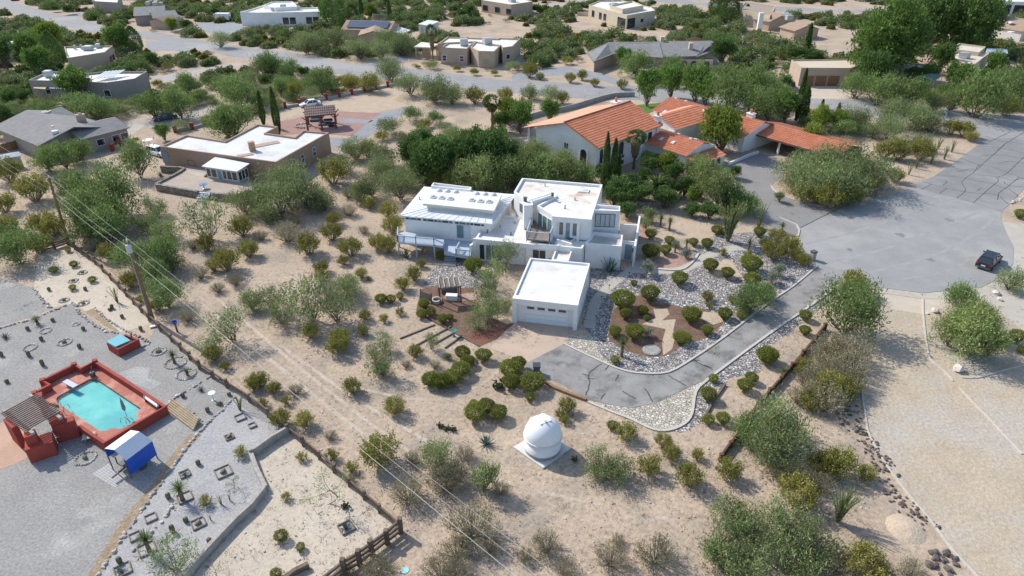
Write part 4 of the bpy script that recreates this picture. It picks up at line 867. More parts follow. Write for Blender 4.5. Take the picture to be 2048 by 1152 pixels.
P = flat(h, C4(1024,0,[(615,38),(920,122),(1148,82),(1110,55),(880,2),(700,5)]), 4.4, CREAM, None, .4); flat(h, C4(1024,0,[(785,42),(885,72),(1052,42),(960,6)]), 5.6, CREAM, None, .5, 4, 'upper_wall', 'upper_roof'); W1 = Wall(P[0], P[1])
for q in (.1,.3,.42): opening(h, W1, W1.L*q, W1.L*q+1.6, .8, 2.8, 'window', FRAMED, GLASS, .12)
opening(h, W1, W1.L*.78, W1.L*.98, .05, 3.2, 'porch_opening', CREAM, GLASS, .1); W2 = Wall(P[1], P[2]); opening(h, W2, W2.L*.03, W2.L*.3, .05, 3.2, 'porch_opening', CREAM, GLASS, .1); opening(h, W2, W2.L*.5, W2.L*.58, 1.4, 2.3, 'window', FRAMED, GLASS, .1)
units(h, [(1229,13,2.0,1.4),(1222,10,1.4,.8)], 4.6)
mb = MB(); kerb(mb, GP(C4(1024,0,[(520,125),(640,130),(700,150),(860,160)])), .3, 1.3); cw_ = mb.build('courtyard_wall', CREAM, h)
# long low gabled house
h = house('ranch_house', 'long grey-roofed ranch house with arched courtyard wall beyond the road', G(1310,130))
def N(x, y, z): return G(1024+x/4, y/4, z)
mb = MB(); slab(mb, N(808,432,3.0), N(1212,462,3.0), N(1178,332,5.0), N(775,336,5.0), .18); slab(mb, N(592,420,3.0), N(650,494,2.9), N(808,432,3.0), N(775,336,5.0), .18); slab(mb, N(1210,455,3.0), N(1480,448,3.0), N(1640,325,4.9), N(1178,332,4.9), .18)
slab(mb, N(1470,456,3.1), N(1560,428,3.1), N(1620,380,3.4), N(1545,358,4.4), .18); mb.build('roof', SHING, h)
mb = MB(); q = [N(598,425,2.8),N(652,496,2.8),N(815,436,2.8),N(1212,465,2.8),N(1470,452,2.8),N(1560,430,2.8),N(1640,328,2.8),N(775,340,2.8)]; mb.prism(inset(q,.5), 0, 2.75); mb.build('wall', TAN, h)
mb = MB(); a, b = N(1240,470,2.2), N(1610,480,2.2); mb.beam((a.x,a.y,1.1),(b.x,b.y,1.1), .3, 2.2); mb.build('courtyard_wall', CREAM, h); W1 = Wall(a, b); W1.P0 = W1.P0+W1.n*.16
for q_ in (.14,.32,.52,.8): opening(h, W1, W1.L*q_, W1.L*q_+1.6, .3, 1.9, 'arched_opening', CREAM, GLASS, .15, arch=True)
W1 = Wall(inset(q,.5)[2], inset(q,.5)[3]); opening(h, W1, W1.L*.7, W1.L*.82, .9, 2.2, 'window', FRAMEW, GLASS, .1)
for x, y, z in ((1200,300,5.2),(1430,350,4.6)): c = N(x,y+20,z); mb = MB(); mb.box((c.x,c.y,z), (1.0,1.0,1.8)); mb.build('chimney', CREAM, h)
for x, y in ((840,360),(1040,355)): c = N(x,y,4.4); mb = MB(); mb.box((c.x,c.y,4.5), (.5,.5,.5)); mb.build('roof_vent', METAL, h)
mb = MB(); slab(mb, N(1370,325,4.5), N(1560,325,4.5), N(1470,290,6), N(1460,290,6), .1); mb.build('rear_roof', SHINGT, h)
# three-door garage house at right
h = house('garage_house', 'tan flat-roofed house with three brown garage doors on the right', G(1640,170))
def Q(x, y): return (1540+x/4.031, 100+y/4.031)
P = flat(h, [Q(172,80), Q(255,143), Q(650,145), Q(760,110), Q(770,78), Q(640,72)], 4.3, TAN, CREAM, .25); W1 = Wall(P[1], P[2])
BRD = mat('brown_door', (.27,.14,.075), (.23,.12,.065), scale=1.5, rough=.6)
for x0, x1 in ((268,355),(367,458),(468,560)): a0,_ = W1.px(*Q(x0,230)); a1,_ = W1.px(*Q(x1,230)); opening(h, W1, a0, a1, .05, 2.45, 'garage_door', TAN, BRD, .12, pane='door_leaf')
flat(h, [Q(630,105), Q(1300,170), Q(1350,120), Q(780,75), Q(640,75)], 3.6, TAN, mat('brown_flat_roof',(.36,.30,.25),(.30,.25,.21),scale=.5,fine=.1), .3, 0, 'rear_wall', 'rear_roof')
px_sheet('pavement', C4(1536,0,[(280,668),(590,668),(640,720),(760,790),(920,822),(620,795),(330,788),(300,740)]), MATS['drive_concrete'], .026)
h = house('stucco_house', 'cream flat-roofed house with orange-tiled porch at far right', G(1930,130))
P = flat(h, C4(1536,0,[(1440,440),(1630,532),(1772,422),(1690,405),(1560,395)]), 4.2, CREAM, mat('cream_roof',(.62,.56,.45),(.58,.52,.42),scale=.4), .3); flat(h, C4(1536,0,[(1455,388),(1690,418),(1742,372),(1530,345)]), 4.9, CREAM, MATS['cream_roof'], .4, 0, 'upper_wall', 'upper_roof')
units(h, [(1929,113,2.0,1.2)], 4.3)
mb = MB(); slab(mb, N(3510,490,2.9), N(3590,545,2.9), N(3640,520,3.5), N(3540,475,3.5), .12); mb.build('porch_roof', TILE, h)
mb = MB(); slab(mb, N(3280,500,2.6), N(3390,520,2.6), N(3380,450,3.2), N(3310,435,3.2), .12); mb.build('porch_roof', mat('rust_roof',(.38,.24,.19),(.34,.22,.18),scale=.8,fine=.1), h)
cn = empty('shade_canopy', G(1855,160), 'green fabric shade canopy among the trees at right', 'canopy')
a = [G(1838,152,2.8), G(1868,163,2.6), G(1885,152,2.8), G(1858,143,3.3)]; c = (a[0]+a[1]+a[2]+a[3])/4+Vector((0,0,.7)); mb = MB(); mb.add(a+[c], [(0,1,4),(1,2,4),(2,3,4),(3,0,4)]); mb.build('fabric', mat('canopy_green',(.16,.24,.21),rough=.8), cn)
for p in a: mb = MB(); mb.beam((p.x,p.y,0), p, .08); mb.build('post', METAL, cn)
h = house('skylight_house', 'brown shingle-roofed house with three skylights at right edge', G(2020,60))
wx, wy = gable(h, G(1990,28,5.2), G(2090,44,5.2), 9.0, 2.2, SHINGT, MATS['offwhite'])
for x, y in ((1860,160),(1945,175),(1945,252)): c = N(x+2048,y,4.6); mb = MB(); mb.box((c.x,c.y,4.45), (1.5,1.5,.3), .3); mb.build('skylight', FRAMEW, h)
h = house('blue_roof_porch', 'small lean-to with pale blue roof beside the cream house', G(1990,100), 'lean-to'); mb = MB(); slab(mb, G(1971,104,2.6), G(2016,107,2.6), G(2014,98,3.0), G(1974,96,3.0), .1); mb.build('roof', mat('pale_blue_roof',(.34,.42,.55)), h); mb = MB(); mb.prism(inset(GP([(1971,104),(2016,107),(2014,98),(1974,96)],2.6),.3),0,2.5); mb.build('wall', WOODD, h)
h = house('white_house', 'white two-storey house with dark glazing at the top right corner', G(2000,10)); P = flat(h, [(1920,-8),(1964,1),(2060,4),(2070,-30),(1930,-30)], 4.5, WHITE); W1 = Wall(P[1], P[2])
for q in (.02,.42,.55,.72): opening(h, W1, W1.L*q, W1.L*q+(4.5 if q in (.02,.72) else 1.6), .3, 3.2, 'window', FRAMED, GLASS, .12)
h = house('hip_roof_house', 'tan hip-roofed house half hidden in scrub at upper right', G(1570,50))
gable(h, G(1535,22,4.8), G(1570,28,4.8), 7, 1.9, SHINGT, TAN); gable(h, G(1585,42,4.2), G(1618,50,4.2), 5, 1.5, SHINGT, TAN, 'side_roof', 'side_wall'); units(h, [(1578,38,2,1.4),(1572,30,2.4,.8)], 4.6)
h = house('stucco_house', 'cream house with white chimney behind the conifers at top', G(1510,40)); P = flat(h, [(1478,18),(1540,32),(1552,12),(1490,4)], 4.4, CREAM, mat('brown_roof2',(.33,.27,.22))); c = G(1522,34,4.5); mb = MB(); mb.box((c.x,c.y,2.9), (1.4,1.2,5.8)); mb.build('chimney', WHITE, h); c = G(1480,15,4.5); mb = MB(); mb.box((c.x,c.y,3.2), (1.4,1.2,6.0)); mb.build('chimney', CREAM, h)
# lanes and yards between the far houses
px_sheet('lane', C4(1024,0,[(-200,670),(100,640),(200,655),(-20,650)]), ROAD, .01)
px_sheet('lane', C4(512,0,[(820,525),(900,500),(1090,445),(1240,435),(1210,490),(980,535)]), GPAVE, .011)
px_sheet('lane', C4(1024,0,[(0,600),(200,560),(420,530),(620,565),(780,610),(980,690),(860,690),(700,640),(420,600),(220,610),(90,640),(0,650)]), GPAVE, .011)
px_sheet('lane', C4(0,0,[(500,130),(640,100),(700,105),(600,160),(560,140)]), ROAD, .011)
px_sheet('lane', C4(0,0,[(1560,185),(1800,170),(1960,200),(1950,270),(1750,300),(1600,230)]), GPAVE, .011)
px_sheet('lane', C4(0,0,[(1160,330),(1330,330),(1560,400),(1500,420),(1300,400),(1180,410)]), GPAVE, .011)
px_sheet('lane', C4(0,0,[(960,990),(1240,940),(1420,920),(1640,860),(1840,870),(1800,900),(1600,960),(1380,1030),(1100,1020)]), mat('lane_dirt',(.40,.36,.32),(.36,.33,.30),scale=.5,fine=.1), .011)
px_sheet('lane', C4(0,0,[(1200,620),(1500,570),(1900,505),(1960,520),(1500,620),(1280,670)]), MATS['lane_dirt'], .011)
px_sheet('lane', C4(1024,0,[(150,60),(500,10),(560,-10),(640,0),(400,50),(160,75)]), MATS['lane_dirt'], .011)
px_sheet('street', [(1290,-8),(1400,3),(1530,12),(1660,18),(1800,20),(1800,26),(1640,25),(1500,20),(1400,10),(1280,1)], ROAD, .011)
# paved court, pavilion yard and track by the adobe house
px_sheet('track', C4(512,0,[(60,970),(350,860),(560,820),(1130,690),(1190,740),(1100,800),(1220,850),(900,910),(640,880),(300,930),(120,1000)]), DIRT, .01)
px_sheet('brick_court', C4(512,0,[(130,985),(350,940),(620,890),(1000,905),(890,990),(780,1090),(590,1075),(560,1055),(200,1080)]), BRICK, .014)
px_sheet('grey_paving', C4(512,0,[(590,1100),(740,1110),(890,985),(1000,905),(1240,850),(1200,900),(1050,990),(870,1110),(760,1150),(600,1180)]), GPAVE, .018)
px_sheet('grey_paving', C4(512,0,[(640,960),(760,945),(940,965),(880,990),(700,985)]), GPAVE, .018)
px_sheet('yard', [A(1330,600),A(1850,440),A(1990,470),A(1640,720),A(1500,660)], mat('yard_dirt',(.40,.34,.28),(.35,.30,.25),scale=.5,fine=.1), .009)
# ---------------- the gravel yard with the pool ----------------
def Y(x, y): return (x/4, 576+y/4)
def Y6(x, y): return (x/5.12, 650+y/5.12)
def Y7(x, y): return (x/5.12, 775+y/5.12)
px_sheet('gravel_yard', [(-400,770),(0,657),(70,637),(145,608),(160,625),(190,648),(215,663),(245,668),(275,675),(298,686),(315,640),(340,676),(400,733),(455,770),(500,800),(575,862),(500,906),(531,985),(375,1160),(330,1400),(-700,1400)], GRAVEL, .011)
px_sheet('gravel_yard', [(-300,560),(0,556),(66,576),(102,617),(70,632),(0,652),(-300,735)], GRAVEL, .011)
px_sheet('pale_gravel', [(410,860),(465,800),(520,840),(573,862),(500,906),(531,985),(375,1160),(330,1400),(60,1400),(190,1150),(300,990)], PGRAV, .016)
px_sheet('pale_patch', C4(0,576,[(950,680),(1100,630),(1200,640),(1180,720),(1300,760),(1200,820),(1060,760)]), PGRAV, .015)
px_sheet('pale_sand_bed', [(68,576),(75,505),(137,490),(190,530),(240,580),(300,640),(298,650),(240,665),(190,640),(150,606),(103,615)], mat('pale_sand',(.54,.47,.375),(.48,.41,.325),scale=.3,fine=.1,fscale=3,bump=.06,bscale=3,speck=(.3,.26,.2),sscale=3), .008)
px_sheet('pale_sand_bed', [(577,866),(805,1062),(672,1160),(600,1300),(330,1400),(380,1160),(533,985),(505,912)], MATS['pale_sand'], .007)
px_sheet('terracotta_patio', [(-100,860),(0,846),(45,842),(70,890),(52,918),(25,930),(-100,975)], mat('tan_patio',(.50,.33,.245),(.45,.29,.21),scale=.5,fine=.08), .017)
px_sheet('paver_pad', [Y7(945,885),Y7(1110,780),Y7(1290,935),Y7(1180,1025)], mat('grey_pavers',(.46,.46,.45),(.42,.42,.41),scale=2,fine=.08), .02)
mb = MB()
q = [Vector((p.x,p.y,.0245)) for p in GP([Y7(945,885),Y7(1110,780),Y7(1290,935),Y7(1180,1025)])]
for i in range(1,8): ribbon(mb, [q[0].lerp(q[3],i/8), q[1].lerp(q[2],i/8)], .03, .0245)
for i in range(1,7): ribbon(mb, [q[0].lerp(q[1],i/7), q[3].lerp(q[2],i/7)], .03, .0285)
tag(mb.build('paver_joint', mat('joint_dark',(.25,.25,.25))), kind='structure')
px_sheet('dirt_channel', [(404,870),(380,868),(340,915),(300,975),(245,1040),(170,1160),(195,1160),(262,1050),(320,975),(360,910)], mat('channel_dirt',(.35,.26,.17),(.27,.20,.13),scale=1.2,fine=.25,fscale=5,bump=.08,bscale=4), .022)
RED = mat('red_stucco', (.36,.068,.05), (.30,.058,.045), scale=.6, fine=.06, fscale=5, rough=.85)
RDECK = mat('red_deck', (.45,.175,.13), (.39,.15,.11), scale=.8, fine=.08, fscale=4, rough=.85, c3=(.55,.28,.22), s3=.5)
pool = empty('swimming_pool', G(205,815), 'turquoise swimming pool in a red paved deck with a low red wall', 'swimming pool')
wallpts = [Y6(345,692),Y6(505,607),Y6(430,562),Y6(755,402),Y6(825,440),Y6(970,367),Y6(1320,590),Y6(1690,832),Y6(1380,1010),Y7(1065,560),Y7(810,388)]
wl = GP(wallpts, 1.0); mb = MB(); kerb(mb, wl, .3, 1.0); mb.build('wall', RED, pool)
for i in (0,2,3,5): p = wl[i]; mb = MB(); mb.box((p.x,p.y,.55), (.45,.45,1.1+.08*(i % 2)), .5); mb.build('wall_pier', RED, pool)
deck_o = [Vector((p.x,p.y)) for p in wl]+[Vector((p.x,p.y)) for p in GP([Y7(640,330),Y7(600,180),Y6(480,790)],.3)]
water_px = [(575,765),(585,740),(612,718),(900,562),(930,550),(975,548),(1015,568),(1440,852),(1432,872),(1392,905),(1402,960),(1340,1015),(1235,1062),(1140,1055),(1085,1083),(1025,1082),(980,1055),(590,800)]
wp = [Vector((p.x,p.y)) for p in GP([Y6(*p) for p in water_px], .3)]
def ring_sheet(outer, inner, z, mbx):
    o = [(p[0],p[1],z) for p in (outer if area2(outer) > 0 else outer[::-1])]; n = [(p[0],p[1],z) for p in (inner if area2(inner) < 0 else inner[::-1])]
    k, j = min(((a, b) for a in range(len(o)) for b in range(len(n))), key=lambda t: (o[t[0]][0]-n[t[1]][0])**2+(o[t[0]][1]-n[t[1]][1])**2)
    pts = o[k:]+o[:k+1]+n[j:]+n[:j+1]; mbx.poly(pts)
mb = MB(); ring_sheet(deck_o, wp, .3, mb)
n = len(wp)
mb.add([(p.x,p.y,.3) for p in wp]+[(p.x,p.y,.02) for p in wp], [(i,(i+1)%n,n+(i+1)%n,n+i) for i in range(n)])
m_ = len(deck_o); mb.add([(p.x,p.y,.3) for p in deck_o]+[(p.x,p.y,0) for p in deck_o], [(i,(i+1)%m_,m_+(i+1)%m_,m_+i) for i in range(m_)])
mb.build('deck', RDECK, pool)
mb = MB(); mb.poly([(p.x,p.y,.03) for p in (wp if area2(wp) > 0 else wp[::-1])]); mb.build('basin', mat('pool_plaster',(.10,.47,.45),(.055,.37,.40),scale=.22,c3=(.19,.57,.53),s3=.12,t3=(.45,.6),rough=.7), pool)
wm = bpy.data.materials.new('pool_water'); wm.use_nodes = True; nt = wm.node_tree; N_ = nt.nodes; L_ = nt.links; N_.remove(N_['Principled BSDF'])
tr = N_.new('ShaderNodeBsdfTransparent'); tr.inputs[0].default_value = (.88,1,.99,1); gl = N_.new('ShaderNodeBsdfGlossy'); gl.inputs['Roughness'].default_value = .05
mx = N_.new('ShaderNodeMixShader'); tx = N_.new('ShaderNodeTexNoise'); tx.inputs['Scale'].default_value = 2.2; ge = N_.new('ShaderNodeNewGeometry'); bp = N_.new('ShaderNodeBump'); bp.inputs['Distance'].default_value = .006
L_.new(ge.outputs['Position'], tx.inputs['Vector']); L_.new(tx.outputs['Fac'], bp.inputs['Height']); L_.new(bp.outputs[0], gl.inputs['Normal'])
mx.inputs[0].default_value = .05; L_.new(tr.outputs[0], mx.inputs[1]); L_.new(gl.outputs[0], mx.inputs[2]); L_.new(mx.outputs[0], N_['Material Output'].inputs[0])
mb = MB(); mb.poly([(p.x,p.y,.2) for p in (wp if area2(wp) > 0 else wp[::-1])]); mb.build('water', wm, pool)
mb = MB(); a, b = G(*Y6(665,570),.75), G(*Y6(775,630),.75); mb.beam(a, b, .5, .07); db = mb.build('diving_board', mat('board_blue',(.36,.44,.66),rough=.5), pool); mb = MB(); c = a.lerp(b,.3); mb.box((c.x,c.y,.5), (.4,.3,.45), .5); mb.build('stand', METAL, db)
for (x, y) in ((600,850),(690,880)): 
    c = G(*Y6(x,y),.3); mb = MB(); pts = [c+Vector((0,.45*math.cos(t),.75*math.sin(t))) for t in [math.pi*i/8 for i in range(9)]]; mb.tube(pts, .03, 5); mb.build('ladder_rail', METAL, pool)
for x, y in ((1290,995),(1345,1000)):
    c = G(*Y6(x,y),.25); mb = MB(); pts = [c+Vector((.4*math.cos(t),-.1,.7*math.sin(t))) for t in [math.pi*i/8 for i in range(9)]]; mb.tube(pts, .03, 5); mb.build('ladder_rail', METAL, pool)
um = empty('folded_parasol', G(*Y6(1300,960),.2), 'grey folded parasol standing in the shallow end of the pool', 'parasol')
c = G(*Y6(1310,965),.05); mb = MB(); mb.tube([c, c+Vector((0,0,2.6))], .03, 5); mb.build('pole', METAL, um); mb = MB(); mb.lathe(c, [(.05,1.0),(.17,1.3),(.12,2.0),(.02,2.5)], 8); mb.build('canopy', mat('parasol_grey',(.22,.26,.29)), um)
lz = empty('pool_vacuum', G(*Y6(955,525)), 'small dark pool pump standing at the top end of the deck', 'pool pump'); c = G(*Y6(955,525),.3); mb = MB(); mb.box((c.x,c.y,.55), (.35,.35,.5)); mb.build('body', FRAMED, lz); mb = MB(); mb.tube([c+Vector((0,0,.5)),c+Vector((.1,.1,1.1))],.05,6); mb.build('handle', FRAMED, lz)
mb = MB(); a, b = G(*Y6(1480,735),.8), G(*Y6(1620,835),.8); mb.tube([a,b],.13,8); rb = empty('pool_cover_roller', (a+b)/2-Vector((0,0,.8)), 'white pool cover roller inside the red wall', 'roller'); mb.build('roll', FRAMEW, rb)
for p in (a, b): mb = MB(); mb.box((p.x,p.y,.6),(.12,.4,.7),.5); mb.build('stand', FRAMED, rb)
# pergola on red piers
pg = empty('pergola', G(55,850), 'slatted brown pergola on red piers beside the pool', 'pergola')
q = [G(*Y7(10,270),2.7), G(*Y7(385,65),2.7), G(*Y7(620,240),2.7), G(*Y7(240,450),2.7)]
for i in range(15):
    t = i/14; a, b = q[0].lerp(q[3],t), q[1].lerp(q[2],t); mb = MB(); mb.beam(a, b, .062, .11); mb.build('slat', mat('slat_brown',(.27,.20,.165),(.22,.16,.13),scale=1.5,fine=.15), pg)
for t in (.13,.87):
    a, b = q[0].lerp(q[1],t), q[3].lerp(q[2],t); d = (b-a).normalized()*.7; mb = MB(); mb.beam(a-d-Vector((0,0,.2)), b+d-Vector((0,0,.2)), .24, .24); mb.build('beam', WOODG, pg)
mb = MB(); a, b = G(*Y7(60,310),2.4), G(*Y7(150,400),2.4); mb.beam((a.x,a.y,1.2),(b.x,b.y,1.2), .5, 2.4); mb.build('pier', RED, pg)
for x,y,z,sx,sy in ((570,300,2.4,1.0,1.0),(645,345,1.9,1.6,.7),(300,470,2.4,.8,.8),(395,545,1.5,2.0,1.5),(395,75,2.2,.5,.8)):
    c = G(*Y7(x,y),z); mb = MB(); mb.box((c.x,c.y,z/2),(sx,sy,z),.55); mb.build('pier', RED, pg)
bn = empty('patio_bench', G(*Y7(510,510)), 'slatted pale bench between the red piers under the pergola', 'bench')
for i in range(4): a, b = G(*Y7(410+12*i,545+16*i),.75), G(*Y7(560+16*i,440+16*i),.75); mb = MB(); mb.beam(a,b,.2,.05); mb.build('slat', mat('bench_pale',(.45,.50,.50)), bn)
for x,y in ((430,570),(590,480)): c = G(*Y7(x,y),0); mb = MB(); mb.box((c.x,c.y,.36),(.1,.6,.7),.5); mb.build('leg', METAL, bn)
for x,y in ((590,500),(545,360)):
    c = G(*Y7(x,y),.3); ch = empty('patio_chair', (c.x,c.y,0), 'blue patio chair at the end of the pergola bench' if x == 590 else 'blue patio chair beside the pool under the pergola edge', 'chair')
    mb = MB(); mb.box((c.x,c.y,.45),(.5,.5,.08),.4); mb.build('seat', mat('chair_blue',(.05,.10,.35)), ch); mb = MB(); mb.box((c.x-.2,c.y+.1,.8),(.08,.5,.6),.4); mb.build('backrest', MATS['chair_blue'], ch)
    mb = MB(); mb.box((c.x,c.y,.2),(.3,.3,.4),.4); mb.build('base', METAL, ch)
# red box with the turquoise lid
sp = empty('spa_enclosure', G(246,700), 'red stucco enclosure with a tilted turquoise lid in the gravel yard', 'spa')
sq = GP([Y6(1090,185),Y6(1205,252),Y6(1422,145),Y6(1290,90)], .95); block(sp, sq, 0, .95, .35, .22, 'wall', 'inner_floor', RED, FRAMED)
mb = MB(); lid = [G(*Y6(1180,222),1.1), G(*Y6(1335,155),1.1), G(*Y6(1235,90),1.15), G(*Y6(1090,170),1.15)]; slab(mb, *lid, .16); mb.build('lid', mat('turquoise_lid',(.08,.36,.42),rough=.5), sp)
p = G(*Y6(1350,165),1.0); mb = MB(); mb.beam((p.x,p.y,.6),(p.x-.3,p.y+.7,1.5), .14); mb.build('lid_lifter', mat('rust_red',(.25,.09,.07)), sp)
# blue-sided canopy over a trailer
cy_ = empty('canopy_tent', G(265,930), 'white-roofed canopy tent with a bright blue side over a trailer', 'tent')
rA, rB = G(*Y7(1168,640),2.9), G(*Y7(1428,450),2.9); eA, eB = G(*Y7(1290,750),2.1), G(*Y7(1562,545),2.1); d = (eA-rA); d.z = 0
lA, lB = G(*Y7(1072,625),2.35), G(*Y7(1338,436),2.35)
mb = MB(); mb.add([eA,eB,rB,rA,lA,lB], [(0,1,2,3),(3,2,5,4)]); mb.build('roof', mat('tarp_white',(.62,.66,.74),(.58,.62,.70),scale=.8,fine=.05,rough=.6), cy_)
BLUE = mat('tarp_blue', (.025,.10,.52), (.02,.085,.46), scale=.8, fine=.06, rough=.5)
ins = -d.normalized()*.06
mb = MB(); mb.add([eA+ins, eB+ins, eB+ins-Vector((0,0,1.6)), eA+ins-Vector((0,0,1.6))], [(0,1,2,3)]); mb.build('side', BLUE, cy_)
mb = MB(); mb.add([lA-ins, lB-ins, lB-ins-Vector((0,0,.9)), lA-ins-Vector((0,0,.9))], [(0,1,2,3)]); mb.build('side', BLUE, cy_)
for p in (eA+ins*3, eB+ins*3, lA, lB, eA.lerp(eB,.5)+ins*4, lA.lerp(lB,.5)): mb = MB(); mb.beam((p.x,p.y,0), (p.x,p.y,p.z-.02), .07); mb.build('pole', FRAMED, cy_)
tl = empty('flatbed_trailer', (eA+lB)/2-Vector((0,0,2.1)), 'dark flatbed trailer parked under the blue canopy tent', 'trailer')
c0_ = (eA+lA)/2; c1_ = (eB+lB)/2; ax = (c1_-c0_).normalized(); sx_ = Vector((ax.y,-ax.x,0)); ax.z = 0
mb = MB(); a, b = c0_+ax*.3, c1_-ax*.3; mb.beam((a.x,a.y,.55),(b.x,b.y,.55), 1.7, .14); mb.build('bed', FRAMED, tl)
for s in (-1,1):
    mb = MB(); p = (a+b)/2+sx_*s*.95; mb.tube([Vector((p.x,p.y,.33))-sx_*.1, Vector((p.x,p.y,.33))+sx_*.1], .33, 12); mb.build('wheel', TAR, tl)
    for k in range(4): p = a.lerp(b,k/3)+sx_*s*.82; mb = MB(); mb.beam((p.x,p.y,.6),(p.x,p.y,1.3), .07); mb.build('rail_post', FRAMED, tl)
p = a-ax*1.2; mb = MB(); mb.beam((a.x,a.y,.5),(p.x,p.y,.45), .12); mb.build('tow_bar', FRAMED, tl)
# log steps
ls = empty('log_steps', G(368,832), 'flight of pale timber log steps between stone edges in the gravel yard', 'steps')
a0, b0_, a1, b1_ = G(*Y7(1715,235)), G(*Y7(1990,440)), G(*Y7(1770,160)), G(*Y7(2048,365))
for i in range(6): t = i/5; mb = MB(); z = .12+.07*i; p, q = a0.lerp(a1,t), b0_.lerp(b1_,t); mb.tube([p+Vector((0,0,z)), q+Vector((0,0,z))], .10, 7); mb.build('log', mat('pale_log',(.42,.34,.23),(.34,.27,.18),scale=1.5,fine=.2), ls)
mb = MB(); mb.prism([(p.x,p.y) for p in (a0,b0_,b1_,a1)], 0, .14); mb.build('earth', MATS['channel_dirt'], ls)
# stone edging rows
ROCKM = mat('edging_rock', (.50,.47,.43), (.36,.33,.30), scale=.9, fine=.15, island=.3)
DARKR = mat('lava_rock', (.10,.085,.08), (.15,.125,.11), scale=1.2, fine=.2, island=.3)
def edging(px, label, r=.16, gap=.26, m=None, z=.06, jit=.1, rows=1):
    rg = random.Random(int(px[0][0]*7+px[0][1])); P = GP(smooth_line(px,4)); mb = MB()
    for i in range(len(P)-1):
        L = (P[i+1]-P[i]).length; k = max(1, int(L/gap))
        for j in range(k*rows): p = P[i].lerp(P[i+1], (j//rows+rg.random()*.5)/k); rr = r*rg.uniform(.6,1.35); mb.rock((p.x+rg.uniform(-jit,jit)*rows, p.y+rg.uniform(-jit,jit)*rows, rr*.35), rr, rg)
    o = mb.build('stone_edging', m or ROCKM); return tag(o, label, 'stone edging', None, 'stuff')
for px, lb in (([(-40,668),(30,648),(70,636),(110,620),(148,606)],'pale stone edging across the top of the gravel yard'),([(66,576),(80,595),(102,617)],'short pale stone edging beside the far left gravel patch'),
    ([(148,606),(160,627),(185,648),(212,663),(240,666)],'pale stone edging along the raised bed above the spa'),([(190,615),(215,640),(250,660),(275,673),(298,686),(285,694)],'pale stone edging right of the raised bed'),
    ([(332,810),(352,795),(385,775),(430,748)],'pale stone edging uphill from the pool wall corner'),([(330,813),(345,806),(375,822),(408,845)],'pale stone edging beside the log steps'),([(470,795),(440,825),(405,858),(370,900),(330,955),(280,1025),(240,1085),(195,1152),(170,1200)],'long pale stone edging beside the dirt channel'),
    ([(345,1010),(330,1035),(300,1070),(262,1105)],'broken stone edging between the timber planters'),([(504,912),(512,930),(522,955),(531,980)],'stacked stone edging at the bend of the retaining wall')): edging(px, lb)
edging(C4(1536,576,[(680,980),(640,1060),(720,1152),(800,1250),(860,1330),(930,1420),(940,1520),(1060,1720),(1200,1820),(1290,1900)]), 'dark lava rock edging beside the tan gravel drive', .14, .42, DARKR, jit=.17, rows=5)
edging(C4(1536,864,[(1380,1010),(1440,1060),(1330,1100)]), 'dark lava rocks near the bottom of the gravel drive', .24, .3, DARKR, jit=.3, rows=3)
edging(C4(1536,288,[(1950,480),(2000,455),(2048,430)]), 'white stones at the right edge by the court', .25, .4, jit=.15)
edging(C4(1024,288,[(1130,640),(1150,700),(1130,780),(1300,790)]), 'stone edging of the sandy bed right of the white house', .14, .3)
# raised bed hollow
px_sheet('planting_bed', C4(0,576,[(680,190),(750,160),(850,260),(960,350),(890,330),(760,250)]), MATS['channel_dirt'], .014)
# retaining walls of the yard
def low_wall(px, h, w, label, m, nm='retaining_wall', cat='wall'):
    mb = MB(); kerb(mb, GP(px), w, h); return tag(mb.build(nm, m), label, cat)
low_wall([(578,866),(545,885),(512,909),(500,913)], .8, .25, 'grey timber retaining wall running left from the rail fence corner', WOODG)
low_wall([(531,985),(505,1018),(475,1045),(440,1082),(405,1120),(370,1162)], .7, .3, 'long grey timber retaining wall below the pale gravel bed', WOODG)
low_wall([(503,912),(515,945),(533,983)], .6, .35, 'short stacked stone and timber wall at the bend of the gravel bed', WOODG)
low_wall([(567,1165),(590,1148),(618,1134)], .5, .3, 'short timber wall at the bottom edge below the two round shrubs', WOODD)
# ---------------- rail fences ----------------
def rail_fence(px, label, hgt=1.15, rails=3, rw=.16, m=None, post=.24, step=2.6, nm='rail_fence'):
    m = m or WOODD; rg = random.Random(len(px)); P = GP(px); fe = empty(nm, P[0], label, 'fence'); pts = []
    for i in range(len(P)-1):
        k = max(1, round((P[i+1]-P[i]).length/step)); pts += [P[i].lerp(P[i+1], j/k) for j in range(k)]
    pts.append(P[-1])
    for p in pts: mb = MB(); mb.beam((p.x,p.y,0),(p.x+rg.uniform(-.05,.05),p.y,hgt+rg.uniform(.05,.3)), post); mb.build('post', m, fe)
    for i in range(len(pts)-1):
        for r in range(rails):
            z = hgt*(r+.7)/rails; mb = MB(); j = lambda: Vector((rg.uniform(-.04,.04), rg.uniform(-.04,.04), z+rg.uniform(-.06,.06))); mb.beam(pts[i]+j(), pts[i+1]+j(), rw*.7, rw*1.3); mb.build('rail', m, fe)
    return fe
rail_fence([(137,489),(165,508),(192,528),(240,577),(300,642),(345,683),(400,738),(455,775),(500,803),(577,866),(640,918),(700,972),(760,1025),(802,1064)], 'long dark timber rail fence running diagonally down from the utility pole', .85, 2)
rail_fence([(802,1066),(775,1087),(745,1110),(720,1130),(690,1148),(640,1190)], 'tall dark timber rail fence turning left from the bottom corner post', 1.4, 3, .2, None, .32)
rail_fence([(75,505),(110,498),(137,489)], 'short dark timber rail fence left of the far utility pole', 1.0, 3)
